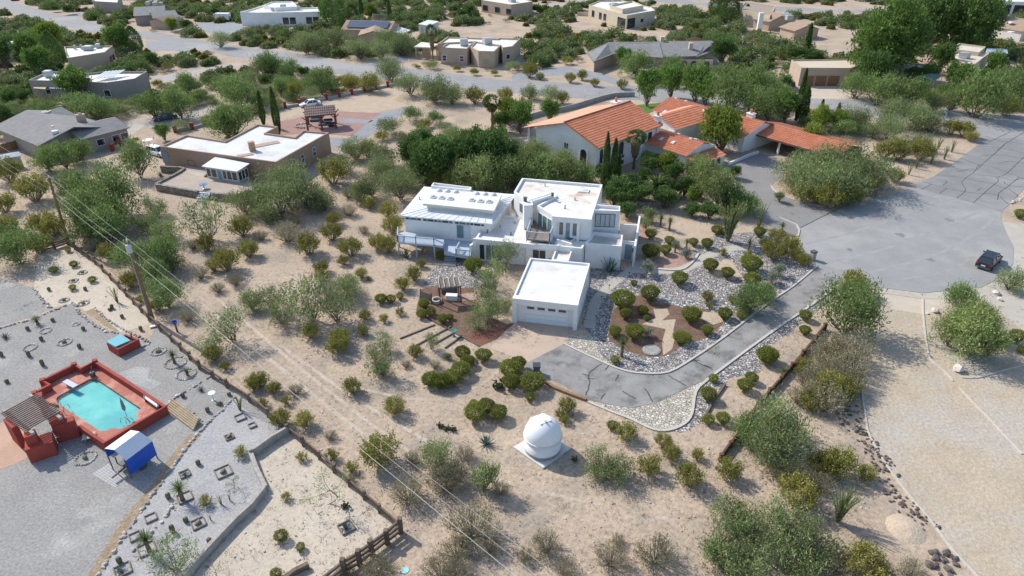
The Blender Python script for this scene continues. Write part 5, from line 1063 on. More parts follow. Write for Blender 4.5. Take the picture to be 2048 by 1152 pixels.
rail_fence([(1440,922),(1480,868),(1515,815),(1560,765),(1605,712),(1648,660)], 'dark brown low rail fence in the scrub left of the gravel drive', .6, 2, .24, mat('dark_brown_timber',(.10,.055,.035),(.13,.075,.05),scale=1.5,fine=.2), .3)
low_wall([(1088,765),(1110,778),(1140,790),(1173,802)], .3, .3, 'brown timber edging at the outer bend of the driveway', mat('new_timber',(.30,.19,.11),(.24,.15,.09),scale=2,fine=.15), 'timber_edging', 'timber edging')
low_wall([(1405,843),(1425,805),(1450,770)], .25, .2, 'dark timber edging beside the river rock bend', WOODD, 'timber_edging', 'timber edging')
for a, b, lb in (((800,678),(870,650),'thin dark timber edging on sand, furthest from the garage'),((832,692),(902,654),'second thin timber edging on sand below the gazebo yard'),((870,688),(905,668),'third thin timber edging on sand below the gazebo yard'),((890,697),(925,672),'thin dark timber edging on sand, nearest the garage'),((845,630),(958,693),'dark timber edging along the front of the gazebo yard'),((1132,772),(1160,800),'short timber by the wheelie bin') ):
    if lb.startswith('short'): continue
    low_wall([a, b], .14, .14, lb, WOODD, 'timber_edging', 'timber edging')
# ---------------- utility poles and wires ----------------
POLEW = mat('pole_timber', (.26,.155,.085), (.20,.12,.07), scale=3, fine=.15)
pb = G(306,641); pt = G(255,480,10.0)
up1 = empty('utility_pole', pb, 'tall brown utility pole with a grey transformer beside the rail fence', 'utility pole')
mb = MB(); mb.tube([pb, pt], [.22,.15], 10); mb.build('pole', POLEW, up1)
tp = pb.lerp(pt,.93)+Vector((.1,-.38,0)); mb = MB(); mb.lathe((tp.x,tp.y,tp.z-.6), [(.24,0),(.27,.05),(.27,.85),(.22,.95),(.05,1.0)], 12); tf = mb.build('transformer', mat('transformer_grey',(.50,.54,.57),rough=.5), up1)
for s in (-.12,.12): mb = MB(); mb.lathe((tp.x+s,tp.y,tp.z+.35), [(.06,0),(.08,.1),(.04,.2),(.03,.3)], 8); mb.build('bushing', FRAMED, tf)
c2 = pb.lerp(pt,.42)+Vector((-.2,-.05,0)); mb = MB(); mb.tube([pb+Vector((-.22,-.1,0)), pb.lerp(pt,.86)+Vector((-.16,-.1,0))], .05, 5); mb.build('conduit', METAL, up1)
mb = MB(); a = pt-Vector((0,0,.15)); mb.tube([a+Vector((0,-.15,0)), a+Vector((0,-.15,.35))], .06, 6); mb.build('insulator', FRAMEW, up1)
pb2 = G(138,489); h2 = HZ(138,489,355); pt2 = G(98,355,h2)
up2 = empty('utility_pole', pb2, 'brown utility pole without transformer at the far corner of the rail fence', 'utility pole'); mb = MB(); mb.tube([pb2, pt2], [.21,.14], 10); mb.build('pole', POLEW, up2)
mb = MB(); mb.tube([pt2-Vector((0,0,.1)), pt2+Vector((0,0,.3))], .05, 6); mb.build('insulator', FRAMEW, up2)
WIRE = mat('wire', (.50,.485,.45), rough=.5)
def wire(a, b, sag, label, r=.011):
    pts = [Vector(a).lerp(Vector(b), i/24)-Vector((0,0,sag*4*(i/24)*(1-i/24))) for i in range(25)]
    mb = MB(); mb.tube(pts, r, 5); return tag(mb.build('power_line', WIRE), label, 'power line')
ax_ = pt+Vector((0,0,.2)); wire(ax_, G(1190,1210,9.2), .25, 'topmost thin power line from the transformer pole towards the lower right')
wire(pb.lerp(pt,.9)+Vector((.1,0,0)), G(1150,1213,8.2), .2, 'middle power line from the transformer pole towards the lower right')
wire(pb.lerp(pt,.78)+Vector((-.1,-.1,0)), G(1150,1249,7.6), .15, 'thick lowest power line from the transformer pole towards the bottom edge', .018)
wire(pt2+Vector((0,0,.3)), ax_, .2, 'top power line between the two utility poles'); wire(pb2.lerp(pt2,.8), pb.lerp(pt,.9), .2, 'middle power line between the two utility poles'); wire(pb2.lerp(pt2,.72), pb.lerp(pt,.78), .2, 'lowest power line between the two utility poles', .014)
for k, (v, zz, n_) in enumerate(((290,h2+.3,'top'),(316,h2*.8,'middle'),(329,h2*.72,'lowest'))):
    e = G(-60,v-38,zz+.3); wire(e, (pt2+Vector((0,0,.3))) if k == 0 else pb2.lerp(pt2,(0,.8,.72)[k]), .2, n_+' power line entering from the left edge to the far utility pole')
# ---------------- observatory ----------------
ob = empty('observatory', G(1085,905), 'white domed observatory on a square concrete slab in the sandy lot', 'observatory')
sl = GP([(1026,893),(1086,936),(1142,896),(1086,862)], .15); mb = MB(); mb.prism(sl, 0, .15); mb.build('slab', mat('slab_concrete',(.63,.62,.59),(.57,.56,.53),scale=.8,fine=.05), ob)
oc_ = (sl[0]+sl[1]+sl[2]+sl[3])/4; oc_.z = 0; RD = 1.58
DOME = mat('dome_white', (.80,.80,.80), (.77,.77,.77), scale=.8, rough=.45)
mb = MB(); mb.lathe((oc_.x,oc_.y,.15), [(RD-.05,0),(RD-.05,.38)], 40); mb.build('plinth', mat('plinth_grey',(.33,.34,.33),(.28,.29,.28),scale=2,fine=.15), ob)
mb = MB(); mb.lathe((oc_.x,oc_.y,.5), [(RD,0),(RD+.01,.1),(RD,.12),(RD,1.15)], 40); mb.build('drum', DOME, ob, True)
mb = MB(); mb.lathe((oc_.x,oc_.y,1.6), [(RD+.0,0),(RD+.09,.03),(RD+.09,.16),(RD+.0,.2)], 40); mb.build('dome_ring', mat('ring_grey',(.62,.64,.66),rough=.5), ob)
mb = MB(); prof = [((RD+.02)*math.cos(t), (RD+.02)*math.sin(t)*1.04) for t in [math.pi/2*i/16 for i in range(17)]]; prof[-1] = (.001, prof[-1][1]); mb.lathe((oc_.x,oc_.y,1.78), prof, 48); dm = mb.build('dome', DOME, ob, True)
# shutter: a wide band over the crown with raised side ribs
mb = MB(); sa = R(118); sd2 = Vector((math.cos(sa),math.sin(sa),0)); sn = Vector((-sd2.y,sd2.x,0)); rr = RD+.07; vs = []; K = 20
for i in range(K+1):
    t = -.12+(math.pi*.62)*i/K
    for s in (-.5,.5):
        h = math.sqrt(max(rr*rr-s*s,0)); p = Vector((oc_.x,oc_.y,1.78))+sd2*h*math.cos(t)+Vector((0,0,h*math.sin(t)*1.04))+sn*s; vs.append(p)
mb.add(vs, [(2*i,2*i+1,2*i+3,2*i+2) for i in range(K)]); mb.tube(vs[0::2], .045, 6); mb.tube(vs[1::2], .045, 6); mb.tube([vs[-1],vs[-2]], .05, 6); mb.build('shutter', DOME, dm, False)
mb = MB(); p = (vs[-1]+vs[-2])/2; mb.box((p.x,p.y,p.z+.08), (.22,.16,.16), sa); mb.build('shutter_motor', METAL, dm)
# ---------------- vehicles ----------------
TYRE = mat('tyre', (.025,.025,.027), rough=.9); RIM = mat('wheel_rim', (.45,.46,.48), rough=.35, metal=.6); LAMPR = mat('tail_lamp', (.30,.02,.02), rough=.3); LAMPW = mat('head_lamp', (.75,.77,.8), rough=.2)
def paint(name, c): return mat(name, c, rough=.28, spec=.6)
def car(name, loc, yaw, label, cat, m, L=4.6, W=1.82, style='sedan', group=None):
    o = bpy.data.objects.new(name, None); COL.objects.link(o); WLOC[o.name] = Vector((0,0,0)); tag(o, label, cat, group)
    tall = style in ('suv',); hb = 1.02 if tall else .82; ht = {'suv':1.68,'sedan':1.44,'pickup':1.78}[style]; hb = .98 if style == 'pickup' else hb
    # lower body: sections along x (front = +x): (x, half width, bottom, top)
    F = L/2; S = [(-F,.80,.42,hb*.78),(-F+.12,.94,.30,hb*.98),(-F*.55,1,.24,hb),(0,1,.22,hb),(F*.45,1,.24,hb*.98),(F-.45,.96,.26,hb*.86),(F-.1,.85,.32,hb*.72),(F,.74,.42,hb*.58)]
    if style == 'pickup': S = [(-F,.96,.5,hb),(-F+.1,1,.4,hb),(-F*.4,1,.4,hb),(0,1,.38,hb),(F*.45,1,.4,hb*1.04),(F-.4,.97,.42,hb*1.0),(F-.08,.9,.45,hb*.9),(F,.84,.5,hb*.7)]
    mb = MB(); ring = []
    for x, k, b, t in S:
        w = W/2*k; ring.append([(x,-w*.93,b),(x,-w,b+(t-b)*.35),(x,-w*.98,b+(t-b)*.75),(x,-w*.86,t),(x,w*.86,t),(x,w*.98,b+(t-b)*.75),(x,w,b+(t-b)*.35),(x,w*.93,b)])
    vs = [p for r in ring for p in r]; n = 8; fs = []
    for i in range(len(S)-1): fs += [(i*n+j,i*n+(j+1)%n,(i+1)*n+(j+1)%n,(i+1)*n+j) for j in range(n)]
    fs += [tuple(range(n-1,-1,-1)), tuple(range((len(S)-1)*n, len(S)*n))]; mb.add(vs, fs); mb.build('body', m, o, False)
    # cabin: glass band under a painted roof
    if style == 'sedan': x0, x1, xr0, xr1 = -F+.55, F-1.25, -F+1.25, F*.12
    elif style == 'suv': x0, x1, xr0, xr1 = -F+.12, F-1.15, -F+.5, F*.22
    else: x0, x1, xr0, xr1 = -F*.28, F*.52, -F*.22, F*.24
    wb, wr = W/2*.88, W/2*.70; zb = hb-.02; zr = ht-.06
    c = lambda x, w, z: [(x,-w,z),(x,w,z)]
    lo_, hi_ = c(x0,wb,zb)+c(x1,wb,zb)[::-1], c(xr0,wr,zr)+c(xr1,wr,zr)[::-1]
    mb = MB(); mb.add(lo_+hi_, [(i,(i+1)%4,4+(i+1)%4,4+i) for i in range(4)]+[(4,5,6,7)]); mb.build('windows', GLASS, o)
    mb = MB(); e = .03; mb.add([(xr0-e,-wr-e,zr-.02),(xr1+e,-wr-e,zr-.02),(xr1+e,wr+e,zr-.02),(xr0-e,wr+e,zr-.02),(xr0+.1,-wr*.8,ht),(xr1-.1,-wr*.8,ht),(xr1-.1,wr*.8,ht),(xr0+.1,wr*.8,ht)], [(0,1,5,4),(1,2,6,5),(2,3,7,6),(3,0,4,7),(4,5,6,7),(3,2,1,0)]); mb.build('roof', m, o)
    mb = MB()
    for s in (-1,1):
        for a, b in (((x0,wb,zb),(xr0,wr,zr)),((x1,wb,zb),(xr1,wr,zr)),(((x0+x1)/2-.1,wb,zb),((xr0+xr1)/2-.05,wr,zr))): mb.beam((a[0],s*(a[1]+.01),a[2]),(b[0],s*(b[1]+.015),b[2]), .09, .05)
    pl = mb.build('pillars', m, o)
    for x in (-F*.60, F*.60):
        for s in (-1,1):
            mb = MB(); r = .38 if style != 'sedan' else .33; mb.tube([(x,s*(W/2-.2),r),(x,s*(W/2+.015),r)], r, 18); w = mb.build('wheel', TYRE, o); mb = MB(); mb.tube([(x,s*(W/2+.0),r),(x,s*(W/2+.03),r)], r*.62, 12); mb.build('rim', RIM, w)
    for s in (-1,1):
        mb = MB(); mb.box((F-.06,s*W*.34,hb*.66),(.16,W*.16,.13)); mb.build('headlight', LAMPW, o)
        mb = MB(); mb.box((-F+.04,s*W*.37,hb*.82),(.14,W*.16,.16)); mb.build('tail_light', LAMPR, o)
        mb = MB(); mb.box((x1-.25,s*(W/2+.06),hb+.06),(.12,.2,.14)); mb.build('mirror', m, o)
    mb = MB(); mb.box((-F+.02,0,.42),(.12,W*.86,.18)); mb.build('bumper', FRAMED, o)
    if style != 'pickup': mb = MB(); mb.box((-F-.005,0,hb*.66),(.03,.5,.13)); mb.build('number_plate', FRAMEW, o)
    if style == 'pickup': mb = MB(); mb.box((-F*.62,0,hb-.0),(F*.68,W*.8,.03)); mb.build('load_bed', FRAMED, o)
    if style == 'suv':
        for s in (-1,1): mb = MB(); mb.beam((xr0+.1,s*wr*.9,ht+.04),(xr1-.1,s*wr*.9,ht+.04), .05, .05); mb.build('roof_rail', FRAMED, o)
    o.location = loc; o.rotation_euler = (0,0,yaw); WLOC[o.name] = Vector(loc); return o
def heading(a, b): p, q = G(*a), G(*b); return math.atan2(q.y-p.y, q.x-p.x)
p = G(1975,528); car('parked_suv', p, heading((1958,546),(1995,508)), 'shiny black SUV parked on the turning court at the right', 'car', paint('black_paint',(.012,.013,.016)), 4.9, 1.95, 'suv')
car('parked_car', G(621,212), heading((640,211),(603,216)), 'white sedan parked beside the red pillar wall', 'car', paint('white_paint',(.78,.79,.80)), 4.7)
car('parked_car', G(330,239), heading((350,236),(310,243)), 'dark grey sedan parked on the dirt lane', 'car', paint('grey_paint',(.09,.105,.12)), 4.7)
car('parked_car', G(318,310), heading((306,306),(332,313)), 'white car half hidden behind the adobe house corner', 'car', paint('white_paint',(.78,.79,.80)), 4.7, 1.85, 'suv')
car('pickup_truck', G(258,109), heading((275,107),(240,111)), 'white pickup truck beside the white-roofed tan house', 'pickup', paint('white_paint',(.78,.79,.80)), 5.7, 1.95, 'pickup')
car('pickup_truck', G(1581,178), heading((1580,160),(1583,188)), 'red and silver pickup facing the court beside the three-door garage', 'pickup', paint('red_paint',(.34,.05,.05)), 5.4, 1.95, 'pickup')
car('parked_car', G(497,45), heading((505,42),(488,48)), 'dark SUV parked by the white trailer at the top left', 'car', paint('dark_blue_paint',(.03,.04,.06)), 4.8, 1.9, 'suv')
car('parked_car', G(598,42), heading((588,42),(608,42)), 'dark car parked in front of the large white house', 'car', paint('dark_blue_paint',(.03,.04,.06)), 4.7)
car('parked_car', G(624,40), heading((612,41),(636,38)), 'white car parked right of the dark car at the large white house', 'car', paint('white_paint',(.78,.79,.80)), 4.7)
car('parked_car', G(0,60), heading((-10,62),(10,58)), 'white car at the left edge below the road', 'car', paint('white_paint',(.78,.79,.80)), 4.7)
tr_ = empty('box_trailer', G(450,42), 'white enclosed box trailer at the top left', 'trailer'); c = G(448,42); d = Vector((math.cos(.1),math.sin(.1),0))
mb = MB(); mb.box((c.x,c.y,1.6),(4.8,2.2,2.1),-.1); mb.build('body', FRAMEW, tr_); mb = MB(); mb.beam((c.x+2.4,c.y-.2,.6),(c.x+4.2,c.y-.35,.5),.12); mb.build('tow_bar', FRAMED, tr_)
for s in (-.5,.5): mb = MB(); mb.tube([(c.x+s*.9,c.y-1.15,.4),(c.x+s*.9,c.y-.9,.4)],.4,12); mb.build('wheel', TYRE, tr_)
# ---------------- pavilion with tiled shelter ----------------
pv = empty('pavilion', G(640,250), 'timber pavilion with a pale brown tiled roof on the brick court', 'pavilion')
r0_, r1_ = G(608,214,4.3), G(669,209.5,4.3); e0_, e1_ = G(609,233.5,3.0), G(671,227.5,3.0); dd = (e0_-r0_); dd.z = 0
mb = MB(); tiles(mb, e0_, e1_, r1_, r0_, .4, .05, .6, .05); b0_, b1_ = r0_-dd-Vector((0,0,1.3)), r1_-dd-Vector((0,0,1.3)); tiles(mb, b0_, b1_, r1_, r0_, .4, .05, .6, .05); mb.build('roof', mat('pavilion_tile',(.33,.22,.19),(.29,.20,.17),scale=1,fine=.12), pv)
mb = MB(); slab(mb, *[p-Vector((0,0,.08)) for p in (e0_,e1_,r1_,r0_)], .1); slab(mb, *[p-Vector((0,0,.08)) for p in (b0_,b1_,r1_,r0_)], .1); mb.build('roof_boards', WOODR, pv)
for q, qq in ((e0_.lerp(e1_,.04),0),(e0_.lerp(e1_,.5),0),(e0_.lerp(e1_,.96),0),(b0_.lerp(b1_,.04),1),(b0_.lerp(b1_,.5),1),(b0_.lerp(b1_,.96),1)):
    p = q+dd*(-.12 if not qq else .12); mb = MB(); mb.beam((p.x,p.y,0),(p.x,p.y,3.0), .3); pz = mb.build('post', WOODR, pv)
    mb = MB(); ex_ = (e1_-e0_).normalized()
    for s in (-1,1): mb.beam((p.x,p.y,2.1), (p.x+ex_.x*s*.8,p.y+ex_.y*s*.8,2.85), .16); 
    mb.build('brace', WOODR, pz)
a, b = e0_-dd*.12, e1_-dd*.12; mb = MB(); mb.beam((a.x,a.y,2.95),(b.x,b.y,2.95), .22, .28); mb.build('beam', WOODR, pv)
for u, v, w, h, m, nm, lb in ((632,242,2.4,.9,'teal_grey','outdoor_sofa','blue-grey outdoor sofa under the pavilion roof'),(655,246,1.8,.8,'dark_furn','outdoor_sofa','dark outdoor sofa at the right of the pavilion'),(645,250,1.6,.6,'teal_grey','coffee_table','low table in front of the pavilion sofas'),(663,252,1.2,.7,'dark_furn','armchair','dark armchair outside the pavilion posts')):
    mt = mat(m, (.12,.17,.20) if m == 'teal_grey' else (.05,.06,.07)); c = G(u,v); f = empty(nm, c, lb, 'furniture'); mb = MB(); mb.box((c.x,c.y,h*.3),(w,1.0,h*.5),.2); mb.build('seat', mt, f); mb = MB(); mb.box((c.x+.1,c.y+.42,h*.65),(w,.2,h*.7),.2); mb.build('backrest', mt, f)
c = G(606,252); pb_ = empty('planting_ring', c, 'round stone planting bed left of the pavilion', 'planting bed'); mb = MB(); rg = random.Random(4)
for i in range(16): a = 2*math.pi*i/16; mb.rock((c.x+1.5*math.cos(a),c.y+1.5*math.sin(a),.12),.28,rg)
mb.build('stones', ROCKM, pb_)
# red pillars joined by a low wall
RP = mat('red_pillar', (.30,.055,.042), (.25,.05,.038), scale=1, fine=.08); LW = mat('low_wall_grey', (.42,.41,.39), (.37,.36,.35), scale=1, fine=.1)
pil = C4(512,0,[(-644,1058),(-508,1035),(-372,995),(0,910),(235,865),(350,845),(565,797),(668,777),(768,757),(868,735),(962,714),(1055,696),(1130,676)])
wlp = GP(pil)
for i, (a, b) in enumerate(((0,2),(3,5),(5,12))):
    mb = MB(); kerb(mb, wlp[a:b+1], .35, .55); tag(mb.build('low_wall', LW), ('low grey wall between red pillars near the adobe house','low grey wall between red pillars left of the white sedan','low grey wall between red pillars along the dirt track')[i], 'wall')
nmz = ['the adobe house drive, leftmost','the adobe house drive, second from left','the adobe house drive, third from left','the cypress pair, left of them','the cypress pair, right of them','the front of the white sedan','the rear of the white sedan','the dirt track, second past the sedan','the dirt track, third past the sedan','the dirt track, fourth past the sedan','the dirt track, third from the street','the dirt track, second from the street','the street end of the dirt track']
for p, nn in zip(wlp, nmz):
    o = empty('wall_pillar', p, 'red masonry pillar by '+nn, 'pillar', 'red pillars of the low wall'); mb = MB(); mb.box((p.x,p.y,.6),(.62,.62,1.2),.3); mb.build('shaft', RP, o); mb = MB(); mb.box((p.x,p.y,1.3),(.72,.72,.18),.3); mb.build('cap', RP, o)
for u, v, lb in ((226,302,'red masonry pillar beside the dirt patch left of the adobe house'),(240,292,'red masonry pillar nearest the plank-fenced shingle house')):
    p = G(u,v); o = empty('wall_pillar', p, lb, 'pillar', 'red pillars of the low wall'); mb = MB(); mb.box((p.x,p.y,.6),(.62,.62,1.2),.3); mb.build('shaft', RP, o); mb = MB(); mb.box((p.x,p.y,1.3),(.72,.72,.18),.3); mb.build('cap', RP, o)
for k, (a, b) in enumerate((((228,297),(238,293)),((250,285),(276,278)))):
    mb = MB(); kerb(mb, GP([a,b]), .6, .5); tag(mb.build('bench_wall', mat('yellow_bench',(.50,.38,.16))), ('short yellow bench wall between two red pillars','longer yellow bench wall right of the red pillar')[k], 'wall')
c = G(299,296); ds_ = empty('satellite_dish', c, 'large white satellite dish on a post left of the adobe house', 'satellite dish'); mb = MB(); mb.tube([c,c+Vector((0,0,1.2))],.07,6); mb.build('mast', METAL, ds_); mb = MB(); mb.lathe((c.x,c.y,1.2), [(.05,0),(.45,.06),(.75,.2),(.9,.36)], 18); mb.build('reflector', FRAMEW, ds_)
# ---------------- gazebo in the side yard ----------------
gz = empty('gazebo', G(900,610), 'small brown timber gazebo with a corrugated lean-to roof left of the garage', 'gazebo')
def Z(x, y): return (840+x/7.2, 530+y/7.2)
q = [G(*Z(280,335),2.3), G(*Z(582,302),2.3), G(*Z(548,182),2.6), G(*Z(262,205),2.6)]
mb = MB(); slab(mb, *q, .04); mb.build('roof_sheet', mat('corrugated_brown',(.16,.135,.11),(.22,.19,.16),scale=3,fine=.25), gz)
for i in range(5): t = i/4; a, b = q[0].lerp(q[1],t), q[3].lerp(q[2],t); mb = MB(); mb.beam(a+Vector((0,0,.07)), b+Vector((0,0,.07)), .1, .1); mb.build('rafter', mat('pale_rafter',(.50,.46,.40)), gz)
for p in q: mb = MB(); mb.beam((p.x,p.y,0),(p.x,p.y,p.z), .12); mb.build('post', WOODR, gz)
a, b = q[0]-Vector((0,0,.1)), q[1]-Vector((0,0,.1)); mb = MB(); mb.beam(a,b,.1,.16); mb.build('beam', WOODD, gz)
c = G(*Z(455,430),.6); ch = empty('storage_chest', (c.x,c.y,0), 'white storage chest under the gazebo roof', 'chest'); mb = MB(); mb.box((c.x,c.y,.3),(1.3,.65,.55),-.1); mb.build('box', FRAMEW, ch); mb = MB(); mb.box((c.x,c.y,.6),(1.36,.7,.06),-.1); mb.build('lid', FRAMEW, ch)
c = G(*Z(420,360),.8); mb = MB(); mb.box((c.x,c.y+.3,.8),(1.9,.12,1.5),-.1); sc = mb.build('dark_screen', FRAMED, gz)
c = G(*Z(235,490),.4); fp_ = empty('fire_pit', (c.x,c.y,0), 'round pale stone fire pit at the left of the gazebo', 'fire pit'); mb = MB(); mb.lathe((c.x,c.y,0), [(.6,0),(.6,.4),(.42,.4),(.42,.1),(.001,.1)], 18); mb.build('ring', mat('pale_stone',(.50,.47,.42)), fp_); mb = MB(); mb.lathe((c.x,c.y,.1), [(.4,0),(.4,.02),(.001,.03)], 14); mb.build('ash', FRAMED, fp_)
sf = empty('screen_fence', G(*Z(90,500)), 'short brown screen fence left of the gazebo', 'fence'); a, b = G(*Z(15,500)), G(*Z(170,560)); mb = MB(); mb.beam((a.x,a.y,.8),(b.x,b.y,.8),.05,1.0); mb.build('panel', mat('screen_brown',(.26,.20,.17)), sf)
for p in (a,b): mb = MB(); mb.beam((p.x,p.y,0),(p.x,p.y,1.5),.12); mb.build('post', WOODD, sf)
c = G(*Z(490,1030)); bb = empty('bird_bath', c, 'green bird bath on a dark pedestal by the timber edging', 'bird bath'); mb = MB(); mb.lathe(c, [(.2,0),(.08,.1),(.07,.6),(.1,.65)], 10); mb.build('pedestal', FRAMED, bb); mb = MB(); mb.lathe((c.x,c.y,.65), [(.08,0),(.36,.1),(.38,.16),(.3,.14),(.001,.08)], 16); mb.build('bowl', mat('bath_green',(.05,.20,.17)), bb)
# ---------------- street furniture and small things ----------------
c = G(1885,252); ss = empty('street_sign', c, 'tall street name sign with green blades at the road junction', 'street sign'); mb = MB(); mb.tube([c,c+Vector((0,0,3.0))],.07,6); mb.build('post', METAL, ss)
for a, z in ((.3,2.95),(1.87,2.7)): mb = MB(); mb.box((c.x+.25*math.cos(a),c.y+.25*math.sin(a),z),(1.0,.05,.24),a); mb.build('sign_blade', mat('sign_green',(.02,.22,.17),rough=.4), ss)
c = G(1751,393); mbx = empty('mailbox', c, 'black mailbox on a post beside the boulder at the court', 'mailbox'); mb = MB(); mb.beam(c,c+Vector((0,0,1.2)),.12); mb.build('post', FRAMED, mbx); mb = MB(); mb.box((c.x+.1,c.y,1.3),(.65,.3,.28),.3); mb.build('box', FRAMED, mbx)
c = G(1624,520); mbx = empty('mailbox_pillar', c, 'grey masonry mailbox pillar with dark cap at the drive mouth', 'mailbox'); mb = MB(); mb.box((c.x,c.y,.55),(.55,.55,1.1),.4); mb.build('pillar', mat('pillar_grey',(.38,.37,.36),fine=.1), mbx); mb = MB(); mb.box((c.x,c.y,1.22),(.62,.62,.26),.4); mb.build('box', FRAMED, mbx)
def boulder(u, v, w, label, m=None, hgt=.75):
    c = G(u, v); mb = MB(); rg = random.Random(int(u)); r = w/ppm(v)/2; mb.rock((c.x,c.y,r*hgt*.6), r, rg, hgt); o = mb.build('boulder', m or BOULD); tag(o, label, 'boulder'); return o
BOULD = mat('tan_boulder', (.52,.40,.28), (.42,.33,.24), scale=.9, fine=.15, bump=.08, bscale=4); WROCK = mat('white_boulder', (.62,.58,.52), (.52,.48,.43), scale=1.2, fine=.12, bump=.06, bscale=5)
boulder(1765,376,30,'large tan boulder behind the mailbox at the court'); boulder(1608,400,8,'small grey rock at the drive kerb below the big bush', mat('grey_rock',(.24,.24,.25)))
boulder(1869,624,16,'pale boulder at the corner of the gravel drive top', WROCK); boulder(1855,628,7,'small white stone left of the pale boulder', WROCK); boulder(1992,588,15,'white boulder near the bush at the right pavement', WROCK); boulder(1998,600,12,'low pale rock below the white boulder at right', WROCK)
boulder(1915,741,24,'pale pitted boulder at the gravel kerb under the green tree', WROCK); boulder(1400,290+150,10,'grey rock on the sandy bed', mat('grey_rock',(.24,.24,.25)))
mb = MB(); rg = random.Random(5); c = G(1812,1058); mb.lathe((c.x,c.y,-.02), [(1.5,0),(1.1,.15),(.7,.28),(.25,.36),(.001,.37)], 14); sm = mb.build('sand_mound', mat('orange_sand',(.54,.43,.32),(.48,.385,.29),scale=1,fine=.12,bump=.08,bscale=4), None, True); tag(sm, 'low mound of orange sand beside the gravel kerb', 'sand mound')
c = G(1073,747); bi = empty('wheelie_bin', c, 'black wheelie bin standing at the edge of the driveway', 'bin'); mb = MB(); b_ = .27; t_ = .34; mb.add([(c.x-b_,c.y-b_,.05),(c.x+b_,c.y-b_,.05),(c.x+b_,c.y+b_,.05),(c.x-b_,c.y+b_,.05),(c.x-t_,c.y-t_,1.0),(c.x+t_,c.y-t_,1.0),(c.x+t_,c.y+t_,1.0),(c.x-t_,c.y+t_,1.0)], [(0,1,5,4),(1,2,6,5),(2,3,7,6),(3,0,4,7),(4,5,6,7)]); mb.build('body', FRAMED, bi)
mb = MB(); mb.box((c.x,c.y,1.05),(.76,.8,.1)); mb.build('lid', mat('bin_lid',(.06,.065,.07),rough=.4), bi); mb = MB(); mb.tube([(c.x-.3,c.y+.32,.14),(c.x+.3,c.y+.32,.14)],.13,10); mb.build('wheel', TYRE, bi)
c = G(1040,636); hr = empty('garden_hose', c, 'dark coiled garden hose at the left pier of the garage', 'hose'); mb = MB(); mb.tube([(c.x+.4*math.cos(t),c.y+.4*math.sin(t),.06+.035*t/3) for t in [i*.5 for i in range(38)]], .05, 5); mb.build('coil', FRAMED, hr)
c = G(1144,650); pt_ = empty('garden_pot', c, 'white pot standing at the right pier of the garage', 'pot'); mb = MB(); mb.lathe(c, [(.2,0),(.3,.3),(.32,.5),(.26,.5),(.2,.3),(.001,.25)], 14); mb.build('pot', FRAMEW, pt_)
for i, (u, v, w) in enumerate(((1203,601,'beside the upper garden walk'),(1192,640,'beside the lower garden walk'),(1258,553,'by the entry of the white house'),(1218,578,'at the bend of the garden walk'))):
    c = G(u, v); lo_ = empty('path_light', c, 'slim black path light '+w, 'path light', 'path lights'); mb = MB(); mb.tube([c,c+Vector((0,0,.55))],.03,5); mb.build('stem', FRAMED, lo_); mb = MB(); mb.lathe((c.x,c.y,.5), [(.05,0),(.16,.04),(.02,.14)], 8); mb.build('cap', FRAMED, lo_)
c = G(1303,701); cvr = MB(); cvr.lathe(c, [(.95,0),(.95,.1),(.8,.14),(.001,.15)], 20); tag(cvr.build('well_cover', mat('rock_cover',(.34,.34,.31),(.26,.26,.24),scale=2,fine=.2)), 'round grey cover at the edge of the mulch bed', 'cover')
c = G(810,1141); pl_ = MB(); pl_.lathe(c, [(.26,0),(.28,.04),(.2,.03),(.001,.02)], 16); tag(pl_.build('plastic_lid', mat('aqua',(.35,.66,.70))), 'round pale aqua lid lying on the sand at the bottom', 'lid')
c = G(355,664); bl_ = empty('blue_bucket', c, 'blue bucket on a post of the rail fence', 'bucket'); mb = MB(); mb.tube([c,c+Vector((0,0,1.1))],.1,6); mb.build('post', WOODD, bl_); mb = MB(); mb.lathe((c.x,c.y,1.1), [(.2,0),(.28,.3),(.25,.3),(.18,.05)], 14); mb.build('bucket', mat('bucket_blue',(.03,.10,.45),rough=.4), bl_)
c = G(309,654); mb = MB(); mb.box((c.x,c.y,.15),(.9,.35,.1),.5); tag(mb.build('plank', FRAMEW), 'short white plank on the gravel near the transformer pole', 'plank')
c = G(181,880); mb = MB(); mb.box((c.x,c.y,.5),(1.0,.8,.06),.4); tg = empty('side_table', c, 'pale folding table between the pool wall and the pergola', 'table'); mb.build('tabletop', mat('table_cream',(.50,.47,.38)), tg)
for s in (-.35,.35): mb = MB(); mb.beam((c.x+s,c.y-.2,0),(c.x+s,c.y+.2,.5),.05); mb.build('leg', METAL, tg)
tx_ = G(1790,292); 
